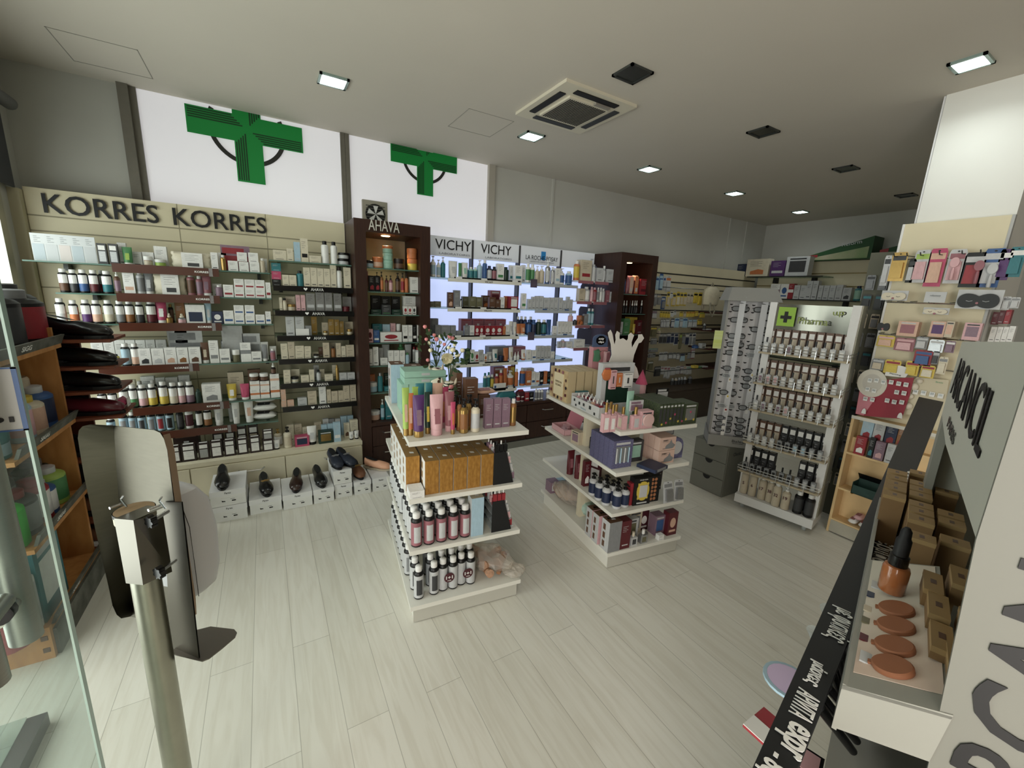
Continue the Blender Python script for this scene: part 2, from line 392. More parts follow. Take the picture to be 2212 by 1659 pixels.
# ------------------------------------------------------------------ shared materials
M_wall=mat('wall_plaster','B9B9B2',.85,noise=.03,nscale=3,bump=.05)
M_ceil=mat('ceiling_paint','C6C0B4',.9,noise=.015,nscale=2)
M_slat=mat('slatwall_cream','CFC6A9',.5,noise=.03,nscale=5)
M_groove=mat('groove_dark','8E876F',.6)
M_lam=mat('cream_laminate','CFC8B0',.45,noise=.03,nscale=6)
M_wenge=mat('wenge_wood','2B1812',.42,c2='3A2219',nscale=14,stretch=(8,8,.6))
M_whitelam=mat('white_laminate','DAD9D0',.35,noise=.015,nscale=4)
M_lip=mat('brown_shelf_lip','4A2415',.35,noise=.1,nscale=10)
M_blk=mat('black_gloss','060607',.25); M_blkm=mat('black_matt','101112',.6)
M_blackboard=mat('black_board','17181A',.55,noise=.05,nscale=20)
M_chrome=mat('chrome','C9CACB',.18,1); M_alu=mat('brushed_aluminium','A7A69E',.38,1,noise=.06,nscale=60,stretch=(1,1,12))
M_steel=mat('stainless_steel','5F5B50',.42,1,noise=.05,nscale=25,stretch=(1,1,6))
M_gal=mat('satin_steel','A4A496',.34,.95,noise=.05,nscale=20)
M_ink=mat('print_black','0B0B0E',.5); M_inkw=mat('print_white','E9E9E6',.5)
M_film=mat('window_film_white','D2D1D4',.5,emit=.50); M_green=mat('pharmacy_green','0E8A3C',.5); M_greend=mat('pharmacy_green_dark','0B3A1C',.5)
M_ring=mat('ring_charcoal','2A2A26',.6)
M_frame=mat('window_frame_taupe','6F6B61',.5,noise=.05); M_framel=mat('window_frame_light','A9A499',.5)
M_led=mat('backlit_panel','C9D6FF',.5,emit=.80)
M_warm=mat('lamp_warm','FFE2A8',.5,emit=7); M_cold=mat('lamp_cold','F2FFFC',.5,emit=14)
M_lens=mat('lamp_glass_dark','3A3D3B',.25,.2); M_lamprim=mat('lamp_rim','9FB5B0',.2,.6)
M_wood=mat('plywood_oak','C58F55',.55,c2='A9733F',nscale=12,stretch=(2,2,.6)); M_woodl=mat('pale_wood','D6B98A',.5,noise=.06,nscale=8)
M_blind=mat('roller_blind_grey','45474A',.8,noise=.04,nscale=80)
def glassmat(key,hexc,alpha,rough=.05):
    m=bpy.data.materials.new(key); m.use_nodes=True; nt=m.node_tree; nt.nodes.clear()
    o=nt.nodes.new('ShaderNodeOutputMaterial'); mx=nt.nodes.new('ShaderNodeMixShader'); tr=nt.nodes.new('ShaderNodeBsdfTransparent'); gl=nt.nodes.new('ShaderNodeBsdfPrincipled')
    gl.inputs['Base Color'].default_value=lin(hexc); gl.inputs['Roughness'].default_value=rough; mx.inputs[0].default_value=alpha
    tr.inputs[0].default_value=tuple(.5+.5*c for c in lin(hexc)[:3])+(1,)
    nt.links.new(tr.outputs[0],mx.inputs[1]); nt.links.new(gl.outputs[0],mx.inputs[2]); nt.links.new(mx.outputs[0],o.inputs[0]); return m
M_glass=glassmat('shelf_glass','9DB5A8',.16); M_clear=glassmat('clear_plastic','E8EEF0',.22,.12); M_doorglass=glassmat('door_glass','C9D6D2',.07)
M_glassedge=glassmat('glass_edge','5E7F74',.75,.15); M_bag=glassmat('clear_bag','E6E0D6',.3,.2)
# floor: whitewashed oak boards running towards the pharmacy window wall
def floormat():
    m=bpy.data.materials.new('floor_whitewashed_oak'); m.use_nodes=True; nt=m.node_tree; b=nt.nodes['Principled BSDF']; L=nt.links
    tc=nt.nodes.new('ShaderNodeTexCoord'); mp=nt.nodes.new('ShaderNodeMapping'); L.new(tc.outputs['Object'],mp.inputs[0]); mp.inputs['Rotation'].default_value=(0,0,PI/2)
    br=nt.nodes.new('ShaderNodeTexBrick'); L.new(mp.outputs[0],br.inputs[0]); br.offset=.37; br.inputs['Scale'].default_value=1
    br.inputs['Brick Width'].default_value=1.28; br.inputs['Row Height'].default_value=.147; br.inputs['Mortar Size'].default_value=.0012; br.inputs['Mortar Smooth'].default_value=.2
    br.inputs['Color1'].default_value=lin('DAD8CE'); br.inputs['Color2'].default_value=lin('D2D0C5'); br.inputs['Mortar'].default_value=lin('ABA99E'); br.inputs['Bias'].default_value=-.1
    n1=nt.nodes.new('ShaderNodeTexNoise'); m2=nt.nodes.new('ShaderNodeMapping'); L.new(tc.outputs['Object'],m2.inputs[0]); m2.inputs['Scale'].default_value=(14,1.2,1); L.new(m2.outputs[0],n1.inputs['Vector']); n1.inputs['Scale'].default_value=2.2; n1.inputs['Detail'].default_value=8; n1.inputs['Distortion'].default_value=1.2
    r1=nt.nodes.new('ShaderNodeValToRGB'); L.new(n1.outputs['Fac'],r1.inputs[0]); r1.color_ramp.elements[0].position=.36; r1.color_ramp.elements[0].color=(.90,.885,.86,1); r1.color_ramp.elements[1].position=.58; r1.color_ramp.elements[1].color=(1,1,1,1)
    n3=nt.nodes.new('ShaderNodeTexVoronoi'); m3=nt.nodes.new('ShaderNodeMapping'); L.new(tc.outputs['Object'],m3.inputs[0]); m3.inputs['Scale'].default_value=(2.3,1.1,1); L.new(m3.outputs[0],n3.inputs['Vector']); n3.inputs['Scale'].default_value=1.3
    r3=nt.nodes.new('ShaderNodeValToRGB'); L.new(n3.outputs['Distance'],r3.inputs[0]); r3.color_ramp.elements[0].position=.01; r3.color_ramp.elements[0].color=(.62,.58,.52,1); r3.color_ramp.elements[1].position=.07; r3.color_ramp.elements[1].color=(1,1,1,1)
    x1=nt.nodes.new('ShaderNodeMix'); x1.data_type='RGBA'; x1.blend_type='MULTIPLY'; x1.inputs[0].default_value=.8; L.new(br.outputs['Color'],x1.inputs[6]); L.new(r1.outputs[0],x1.inputs[7])
    x2=nt.nodes.new('ShaderNodeMix'); x2.data_type='RGBA'; x2.blend_type='MULTIPLY'; x2.inputs[0].default_value=.55; L.new(x1.outputs[2],x2.inputs[6]); L.new(r3.outputs[0],x2.inputs[7])
    L.new(x2.outputs[2],b.inputs['Base Color']); b.inputs['Roughness'].default_value=.42; b.inputs['Specular IOR Level'].default_value=.4
    return m
M_floor=floormat()
# ------------------------------------------------------------------ room shell
XF,XB,YL,YR,ZC=-1.25,6.95,3.95,-2.6,2.77
structure(MB().box(XF-.3,XB+.1,YR-.1,YL+.1,-.06,0).build('floor',M_floor))
b=MB(); b.box(XF-.3,XB+.1,YR-.1,YL+.1,ZC,ZC+.1)
structure(b.build('ceiling',M_ceil))
structure(MB().box(XB,XB+.1,YR,YL,0,ZC).build('wall_back',M_wall))
structure(MB().box(XF,XB,YR-.1,YR,0,ZC).build('wall_right',mat('wall_right_dim','6E6A60',.8)))  # unseen wall, darkened to throw back less light
# left wall with the two clerestory windows
WX=[(-.63,.632),(.70,1.99)]; WZ=1.9
b=MB(); b.box(XF,-.72,YL,YL+.1,0,ZC); b.box(-.72,2.06,YL,YL+.1,0,WZ); b.box(2.06,XB,YL,YL+.1,0,ZC)
structure(b.build('wall_left',M_wall))
for i,(a,c) in enumerate(WX):
    w=MB().box(a,c,YL+.01,YL+.03,WZ,ZC).build('window_%d'%(i+1),M_film); structure(w)
    fr=MB()
    if i==0: fr.box(-.72,-.665,YL-.04,YL+.04,WZ,ZC); fr.box(-.665,-.63,YL-.01,YL+.04,WZ,ZC,1); fr.box(.632,.665,YL-.01,YL+.04,WZ,ZC,1)
    else: fr.box(.667,.70,YL-.01,YL+.04,WZ,ZC,1); fr.box(1.99,2.06,YL-.03,YL+.04,WZ,ZC,2)
    fr.build('window_frame',[M_frame,M_frame,M_framel],w)
# pharmacy cross decals on the film
def cross(n,cx,cz,R,label):
    r=empty('cross_decal',(cx,YL-.002,cz),0,label,'sign','green cross decals on the windows')
    a=R*.245; Z=0
    top=ZC-cz-.004
    b=MB(); t=min(R,top)
    pts=[(-R,-a),(-a,-a),(-a,-R),(a,-R),(a,-a),(R,-a),(R,a),(a,a),(a,t),(-a,t),(-a,a),(-R,a)]
    b.prism(pts,.003,0,y=-.004); b.build('cross_shape',M_green,r)
    rg=MB(); rr,ri=R*.68,R*.60
    for q in range(4):
        N=14
        for i in range(N):
            t0=(q*90+i*90/N)*PI/180;t1=(q*90+(i+1)*90/N)*PI/180
            P=[(ri*math.cos(t0),ri*math.sin(t0)),(rr*math.cos(t0),rr*math.sin(t0)),(rr*math.cos(t1),rr*math.sin(t1)),(ri*math.cos(t1),ri*math.sin(t1))]
            if max(p[1] for p in P)<top: rg.prism(P,.002,0,y=-.0015)
    rg.build('ring',M_ring,r)
    st=MB(); g=R*.012
    for k in range(5):
        o=R*.05+k*R*.04
        # rays: left arm upper, bottom arm left, right arm lower, top arm right
        st.front(-R*.97,-o*1.1-R*.03,o-g,o+g*.9,-.0052)
        st.front(o*1.1+R*.03,R*.97,-o-g,-o+g*.9,-.0052)
        st.quad((-o-g,-.0052,-R*.97),(-o+g,-.0052,-R*.97),(-o+g,-.0052,-o*1.1-R*.03),(-o-g,-.0052,-o*1.1-R*.03))
        if top>o*1.1+R*.03: st.quad((o-g,-.0052,o*1.1+R*.03),(o+g,-.0052,o*1.1+R*.03),(o+g,-.0052,min(R*.97,top)),(o-g,-.0052,min(R*.97,top)))
    st.build('stripes',M_greend,r)
for (x,y,R,lb) in ((535,281,.365,'large green striped pharmacy cross on the wider white window beside the grey pillar'),(918,343,.31,'green striped pharmacy cross on white window above the extractor fan')):
    p=at_y(x,y,YL); cross(0,p.x,p.z,R,lb)
# shop front (left): wall with glazed openings, roller blind
b=MB(); b.box(XF-.12,XF,3.62,YL+.1,0,ZC); b.box(XF-.12,XF,-2.3,3.62,2.45,ZC); b.box(XF-.12,XF,YR,-2.3,0,ZC); b.box(XF-.12,XF,-.5,.75,0,2.45)
structure(b.build('wall_front',M_wall))
w=MB().box(XF-.06,XF-.05,.75,3.62,0,2.45).build('window_3',M_doorglass); structure(w)
f=MB(); f.box(XF-.09,XF+.02,3.55,3.62,0,2.45); f.box(XF-.09,XF+.02,.75,.8,0,2.45); f.box(XF-.09,XF+.02,2.0,2.05,0,2.45); f.box(XF-.09,XF+.02,.75,3.62,0,.06); f.box(XF-.09,XF+.02,.75,3.62,2.39,2.45)
f.build('window_frame',M_alu,w)
o=MB().box(XF+.03,XF+.035,2.25,3.76,2.03,2.5).build('roller_blind',M_blind); tag(o,'dark grey roller blind hanging down over the shop window at far left','blind')
t=MB(); t.tube([(XF+.06,2.2,2.5),(XF+.06,3.82,2.5)],.035,14); t.build('tube',mat('blind_tube','6E6F6E',.6),o)
structure(MB().box(XF,XF+.05,3.75,YL-.12,0,2.03).build('trim_1',mat('strip_cream','B8B196',.5)))
# wall seams and cornice trims on left wall
for i,x in enumerate((2.78,6.0,6.42)):
    structure(MB().box(x-.012,x+.012,YL-.012,YL,1.9,ZC).build('trim_%d'%(i+2),M_wall))
# pillar at right with pegboard
pb=MB().box(3.46,3.95,.66,1.06,0,ZC).build('wall_pillar',mat('pillar_paint','D8D8D2',.8,noise=.02,nscale=3)); structure(pb)
structure(MB().box(3.475,3.95,1.06,1.075,0,ZC).build('trim_5',mat('trim_white','DADADA',.6)))
# ceiling fixtures
def lamp(x,y,on,lb,sx=.165,sy=.155,rot=0,pw=1.4):
    r=empty('ceiling_light',(x,y,ZC),rot,lb,'ceiling light','lit square ceiling lights' if on else 'unlit square ceiling lights')
    b=MB(); t=.014
    for a in ((-sx/2,sx/2,-sy/2,-sy/2+t),(-sx/2,sx/2,sy/2-t,sy/2),(-sx/2,-sx/2+t,-sy/2,sy/2),(sx/2-t,sx/2,-sy/2,sy/2)): b.box(*a,-.012,0)
    b.build('frame',M_lamprim if on else M_lens,r)
    MB().box(-sx/2+t,sx/2-t,-sy/2+t,sy/2-t,-.006,-.001).build('diffuser',M_cold if on else M_lens,r)
    if on: area('ceiling_lamp_light',(x,y,ZC-.03),(0,0,0),.14,.13,pw,(.93,1,.97),150)
for x,y,n in ((.46,3.04,'nearest the big green cross'),(1.91,3.05,'beside the air conditioner'),(3.26,3.06,'third along the row by the window wall'),(4.68,3.08,'fourth along the row by the window wall'),(6.18,3.1,'farthest back in the row')):
    lamp(x,y,True,'lit square recessed ceiling light '+n)
for x,y,n in ((1.85,1.93,'just right of the air conditioner'),(3.19,1.95,'second along the unlit row'),(4.56,1.97,'third along the unlit row'),(6.04,1.99,'farthest back near the pillar')):
    lamp(x,y,False,'unlit dark square ceiling light '+n)
lamp(3.11,.89,True,'lit rectangular ceiling light in front of the white pillar',.15,.14,pw=2)
# hatches in the ceiling
def hatch(x0,x1,y0,y1,lb):
    b=MB(); g=.004
    for a in ((x0,x1,y0,y0+g),(x0,x1,y1-g,y1),(x0,x0+g,y0,y1),(x1-g,x1,y0,y1)): b.box(*a,ZC-.002,ZC+.001)
    tag(b.build('ceiling_hatch',mat('seam_shadow','96938A',.9)),lb,'hatch')
hatch(1.30,1.66,2.895,3.28,'flush square access hatch in ceiling between lamps'); hatch(-.86,-.5,3.33,3.72,'flush square access hatch in ceiling corner above the pillar')
# air conditioning cassette
r=empty('air_conditioner',(1.873,2.47,ZC),0,'cream square ceiling cassette air conditioner with slatted centre grille','air conditioner')
A=.285; M_ac=mat('ac_cream','CFC9B6',.5)
b=MB(); b.box(-A,A,-A,A,-.018,0); b.box(-.165,.165,-.165,.165,-.03,-.018); b.build('panel',M_ac,r)
b=MB()
for k in range(19):
    p=-.15+k*.0158; b.box(p,p+.007,-.15,.15,-.034,-.0305)
b.build('grille',[mat('ac_slot','2A2926',.7)],r)
for s in range(4):
    v=MB().box(-.17,.17,.2,.245,-.024,-.017).build('air_vent',M_blkm if s%3 else mat('vent_grey','33363A',.6),r); v.rotation_euler=(0,0,s*PI/2)
MB().box(.02,.14,-.197,-.172,-.034,-.018).build('control_strip',mat('ac_strip','8F8A80',.4),r)
# ------------------------------------------------------------------ cream slatwall with glass shelves (left section)
PY=3.80
sw=empty('slatwall_unit',(0,PY,0),0,'cream slatted wall panelling above long low drawer cabinet with big black lettering','shelving')
xs=[-1.20,-.47,.055,.615]
b=MB(); 
for i in range(3):
    b.box(xs[i]+.002,xs[i+1]-.002,0,.05,.3,2.05)
b.build('slat_panel',M_slat,sw)
b=MB()
for z in (1.89,1.80,1.62,1.46,1.30,1.14,.98,.82,.66,.50): b.box(xs[0],xs[-1],-.002,.003,z-.004,z+.004)
for x in xs[1:-1]: b.box(x-.0025,x+.0025,-.001,.003,.3,2.05)
b.build('grooves',M_groove,sw)
for s,a,c in (('KORRES',92,342),('KORRES',372,575)):
    p=at_y(a,(438 if a<100 else 455),PY-.01); q=at_y(c,(460 if a<100 else 483),PY-.01)
    zz=1.965
    text(s,M_ink,((p.x+q.x)/2,-.012,zz),(1,0,0),(0,0,1),q.x-p.x,.115,sw,bold=.008,th=.003)
# base cabinet
cb=empty('base_cabinet',(0,3.40,0),0,'long low cream drawer cabinet under the glass shelves, behind shoe boxes','cabinet')
MB().box(-1.22,.62,0,.45,.27,.30).build('worktop',M_lam,cb)
MB().box(-1.20,.62,.01,.45,.03,.27).build('carcass',M_lam,cb)
MB().box(-1.2,.62,.03,.45,0,.05).build('plinth',M_whitelam,cb)
for i,(a,c) in enumerate(((-1.19,-.53),(-.522,.05),(.056,.612))):
    d=MB().box(a,c,-.01,.012,.055,.262).build('drawer',M_lam,cb)
    h=MB(); m=(a+c)/2
    if i: h.tube([(m-.01,-.01,.205),(m,-.032,.2),(m+.13,-.034,.2),(m+.15,-.01,.205)],.005,6)
    else: h.tube([(m,-.01,.205),(m+.02,-.034,.2),(m+.14,-.034,.2),(m+.16,-.01,.205)],.005,6)
    h.build('handle',M_chrome,d)
KS=[(1.617,-1.17,.052),(1.438,-1.06,.05),(1.252,-1.05,.048),(.975,-1.05,.06),(.69,-1.05,.055),(.51,-1.05,.03)]
LIP=[(-.79,-.25),(-.79,-.26),(-.80,-.266),(-.93,-.42),(-.80,-.27),(-.70,-.24)]
nmK=['top','second','third','fourth','fifth','lowest']
for (z,a,c),(la,lc),n in zip(KS,LIP,nmK):
    r=empty('glass_shelf',(0,3.53,z),0,n+' glass shelf with brown front lip on left cream slat wall','shelf','glass shelves with brown lips')
    MB().box(a,c,0,.27,-.008,0).build('glass_pane',M_glass,r); MB().box(a,c,-.0015,.0015,-.008,0).build('glass_edge',M_glassedge,r)
    l=MB().box(la,lc,-.012,-.003,-.045,.008).build('lip',M_lip,r)
    text('KORRES',M_inkw,(lc-.095,-.014,-.018),(1,0,0),(0,0,1),.075,.013,r,bold=.02)
    MB().box(lc-.055,lc-.035,-.016,-.002,-.045,.008).build('clip',M_clear,r)
    for x in (a+.12,(a+c)/2,c-.07): MB().box(x-.012,x+.012,.19,.27,-.05,-.009,taper=.002).build('bracket',M_lens,r)
ZA=(0,380,.20492); ZB=(200,480,.19293); ZC2=(0,680,.20492); ZCC=(200,760,.19293); ZD=(560,480,.17479); ZE=(560,740,.17479); ZF=(900,490,.18083); ZG=(1250,530,.14015); ZH=(900,680,.18083)
KP=(0,3.555)
w='top shelf of left cream wall'
row(w,KP,0,1.617,ZA,'cl 1025 1128 710 dg sv;cl 1145 1245 715 dg sv')
row(w,KP,0,1.617,ZB,'ct> 285 385 230 wh;tu 325 440 275 gn lm wh;ct> 440 555 330 wh;ct> 560 692 335 wh;ja 566 664 380 am be wh;ct> 692 838 270 wh;ja 690 812 415 gn lm wh;pc 880 1318 335 cr wh;ct 1325 1405 338 wh;ct> 1410 1505 342 wh;bo 1430 1492 365 go go wh;fl> 1440 1765 262 mv rd;ct 1515 1630 432 wh;ct+ 1615 1730 338 wh;ct 1638 1750 445 wh;ct+ 1742 1855 342 wh;ct 1757 1870 450 wh;bo 1872 1932 402 be be wh;ct> 1905 1958 408 wh',left='left of pouch')
q0,q1=at_y(73,565,3.56),at_y(211,568,3.56); q2=at_y(78,503,3.56); lf=empty('price_poster',(q0.x,3.57,1.618),0,'wide pale grey folded price poster with five columns at left end of top glass shelf','poster')
lw_=(q1.x-q0.x); lh_=q2.z-1.618; MB().box(0,lw_,0,.004,0,lh_).build('poster_board',mat('poster_grey','BFC3C4',.5),lf)
for k in range(5):
    a_=lw_*(k+.06)/5; c_=lw_*(k+.94)/5; b=MB(); b.box(a_,c_,-.001,0,lh_*.03,lh_*.62); b.build('column_panel',mat('poster_col%d'%(k%3),('A9B4BA','B6BABC','C2BBB8')[k%3],.5),lf)
    b=MB()
    for j in range(4): b.box(a_+.01,c_-.012*(j%2+1),-.0012,0,lh_*(.69+.065*j),lh_*(.705+.065*j))
    b.build('print_lines',mat('poster_ink','8B9092',.5),lf)
w='second shelf of left cream wall'
row(w,KP,0,1.438,ZA,'kb 600 712 975 wh br;kb 712 812 985 wh dg;kb 812 922 985 wh bl;kb 925 1034 990 wh dr;kb> 1034 1100 995 wh rd;kb 1060 1178 1000 wh tl;pu 1196 1262 990 br mv wh')
row(w,KP,0,1.438,ZB,'cb 342 470 568 wh pe;bo 478 576 540 lg gy wh;tu 566 676 555 gy lg wh;pc 672 1040 572 cr wh;bo 1050 1145 570 rs br wh;bo 1155 1232 597 rs mv wh;tu 1215 1325 580 rs mv wh;ct> 1340 1452 690 wh;bo 1375 1455 705 mv mv wh;cb 1462 1578 700 wh rd;cb 1585 1700 745 wh rd;cb+ 1580 1695 635 wh rd;cb 1706 1820 750 wh rd;cb+ 1700 1814 642 wh rd;cb 1822 1934 755 wh rd;cb+ 1816 1928 648 wh rd;cb 1940 1996 675 wh rd',left='past the bottles')
w='third shelf of left cream wall'
row(w,KP,0,1.252,ZA,'kb 570 682 1290 wh lg;kb 715 818 1310 wh og;kb 842 952 1305 wh pu;kb 952 1062 1310 wh pe;kb 1080 1190 1310 wh cr;kb 1205 1310 1315 wh gy;kb 1308 1410 1315 wh am;kb 1420 1512 1320 wh dg;kb 1530 1645 1315 wh dr')
row(w,KP,0,1.252,ZB,'tu 700 825 880 hp wh wh;dr 815 892 1020 go go cr;bo> 845 905 918 db br go;ct> 925 1035 900 am;dr 950 1038 1025 sv pk cr;cl 1042 1262 925 wh nv;tu 1258 1332 895 lb lg wh;cx 1336 1462 1000 nv wh;cb 1466 1582 990 wh bl;cb 1588 1700 1035 wh bl;cb+ 1580 1694 930 wh bl;cb 1708 1818 1040 wh bl;cb+ 1704 1812 930 wh bl;cb 1825 1930 1035 wh bl;cb 1936 1998 1000 wh bl',left='past bottle row')
w='fourth shelf of left cream wall'
row(w,KP,0,.975,ZC2,'ja 640 750 500 sv lg wh;ja 757 845 498 pe wh wh;ja 850 958 495 sv wh wh;ja 965 1062 500 sv lg wh;bo 1080 1165 470 dr br bk;bo 1172 1258 420 ye bk bk;kb 1265 1368 305 lb lb;kb 1372 1465 305 wh pe')
row(w,KP,0,.975,ZB,'cp 515 655 1415 wh dg;cp 660 802 1415 wh lg;cp 805 942 1405 wh pe;cp 944 1072 1405 wh am;cp 1076 1212 1400 wh br;tu 1212 1300 1350 br be wh;cb 1305 1412 1325 wh gy;cb 1422 1540 1420 wh gy;ct> 1545 1650 1418 wh;ja 1563 1645 1432 ol ol wh;cm 1655 1775 1350 wh gy;cb 1780 1892 1450 wh gy;ct> 1888 1970 1342 wh;tu 1895 1958 1372 gy gy wh;ct> 1985 2060 1390 wh;bo 1990 2048 1420 mv rs wh;cp> 935 1075 1212 wh dg;pu> 1435 1520 1222 sv lg lg;pu> 1560 1640 1235 gy lg lg;fl> 1685 1882 1245 lg gy;fl> 850 1240 1200 sv gy;fl> 1455 1690 1160 sv lg',left='past the jars')
row(w,KP,0,.975,ZC2,'ct> 965 1095 268 wh;ct> 1100 1212 268 wh;ct> 1215 1327 266 wh;ct> 1330 1435 266 wh;ct> 1440 1542 266 wh;ct> 1545 1645 264 wh;ct> 1650 1762 264 wh',back=.13,left='from shoe toes')
w='fifth shelf of left cream wall'
row(w,KP,0,.69,ZCC,'kb 45 155 445 wh bu;kb 160 268 435 wh bu;kb 285 400 390 wh bu;kb 395 500 375 wh gn;kb 498 610 375 wh pk;kb 608 715 365 wh ye;kb 732 842 340 wh ye;kb 845 950 350 wh cr;kb 950 1034 345 wh pk;kb 1032 1135 340 wh mv;bo 1150 1215 420 dn dn dn;cp 1225 1440 360 wh gy;tu 1503 1612 368 ye wh wh;tu 1655 1755 365 hp hp wh;cm 1765 1875 420 wh og;cm+ 1760 1870 330 wh pe;ja+ 1758 1856 248 db br wh;cm 1880 1985 415 wh og;cm+ 1875 1980 330 wh pe;ja+ 1870 1966 245 db br wh;cm 1993 2097 375 wh og;cm+ 1985 2090 250 wh pe;dr+ 1994 2052 125 db br wh')
row(w,KP,0,.69,ZCC,'kb> 365 440 372 wh rd;kb> 492 575 335 wh gn;kb> 640 725 325 wh rd;ct> 1520 1700 230 be;ct> 1745 1890 200 br',left='behind tubes')
row(w,KP,0,.69,ZCC,'ct> 365 490 318 cr;ct> 550 706 278 wh;ct> 716 822 290 wh;ct> 828 966 290 wh;ct> 972 1100 264 wh',back=.14,left='behind bottles')
w='lowest glass shelf of left cream wall'
row(w,KP,0,.51,ZCC,'wb 150 248 735 lb gy;wb 285 390 680 lb gy;wb 392 492 680 lb gy;wb 494 596 680 lb dg;wb 604 702 668 lb gy;wb 706 805 665 lb rd;wb 808 905 655 lb bk;bo 930 1015 650 bk dg bk;bo 1028 1120 640 wh bu wh;bo 1150 1222 630 bk wh wh;kb 1235 1330 632 wh am;tu 1358 1460 615 wh lg wh;tu> 1520 1570 600 lg lg wh;tu 1560 1645 560 wh lg wh;tu 1700 1800 545 wh pe wh')
KW=(0,3.46)
w='long cream worktop'
row(w,KW,0,.30,ZCC,'cl 862 985 1055 db wh;cl 990 1160 1040 db wh;cl 1180 1308 1022 db sv;cl 1318 1455 1000 db wh;cl 1470 1600 985 db wh;cl 1618 1740 970 db wh;cl 1758 1880 950 db wh;cl 1900 2030 985 db wh;cl+ 1900 2020 880 db sv;cl> 1350 1470 905 db wh;cl> 1490 1600 890 db be;cl> 1620 1730 840 db wh;cl> 1745 1860 820 db be',back=.12)
row(w,KW,0,.30,ZCC,'bk> 905 1200 938 db br',back=.16,left='behind dark cartons')
row(w,KW,0,.30,ZE,'pu> 185 285 1075 be wh go;tu 176 256 1215 wh lg bk;pu 300 405 1050 cr be bk;gb 440 620 1160 hp nv;tu 598 714 1045 wh lg bk;gb 735 915 1100 dn go;cb> 770 842 1020 lb wh;cb> 846 915 1010 lb bl;cb 920 1008 990 lb wh;cp> 1050 1120 1000 cr br;cp> 1124 1222 958 cr dg;tu 1115 1172 1108 wh lg bk;tu 1180 1236 1095 wh lg bk',left='past the dark cartons')
row(w,KW,0,.30,ZE,'ct> 345 432 1018 cr;ct> 440 530 1012 be;ct> 535 622 1045 cr;ct> 685 772 985 be;ct> 790 862 945 lg;ct> 866 932 945 gy;ct> 940 1005 945 lg;ct> 1010 1085 912 lb;ct> 1090 1165 905 lb',back=.15,left='in rear rank')
# wrapped packs on the lowest shelf
for k,(y,c_) in enumerate(((752,'lowest'),(668,'middle'),(592,'upper'))):
    y=y*.19293+760; p=at_y(573,y,3.60); 
    o=item('pl',('wh','dg'),(p.x,3.62,.512+k*.068),0.1*(k-1),.16,.13,.06,c_+' white wrapped refill pack in pile at right end of lowest glass shelf','white wrapped packs pile'); 
# ------------------------------------------------------------------ black lipped shelves (second section)
AZ=[1.71,1.53,1.35,1.162,.985,.795,.61]
nmA=['top clear','second','third','fourth','fifth','sixth','lowest']
for i,z in enumerate(AZ):
    r=empty('glass_shelf',(0,3.53,z),0,nmA[i]+' glass shelf '+('at top of ' if i==0 else 'with black front lip in ')+'section left of brown cabinet','shelf','glass shelves beside the brown cabinet')
    MB().box(.055,.61,0,.27,-.008,0).build('glass_pane',M_glass,r)
    if i==0: MB().box(.055,.61,-.0015,.0015,-.008,0).build('glass_edge',M_glassedge,r)
    else:
        MB().box(.065,.612,-.012,-.003,-.036,.004).build('lip',M_blk,r)
        text('AHAVA',M_inkw,(.355,-.014,-.017),(1,0,0),(0,0,1),.088,.022,r)
        h=[(0,-.011),(.013,.002),(.011,.010),(.004,.010),(0,.005),(-.004,.010),(-.011,.010),(-.013,.002)]
        hb=MB().prism([(x+.275,q-.017) for x,q in h],.001,y=-.014); hb.build('heart_mark',M_inkw,r)
    for x in (.12,.55): MB().box(x-.012,x+.012,.19,.27,-.05,-.009,taper=.002).build('bracket',M_lens,r)
AP=(0,3.55)
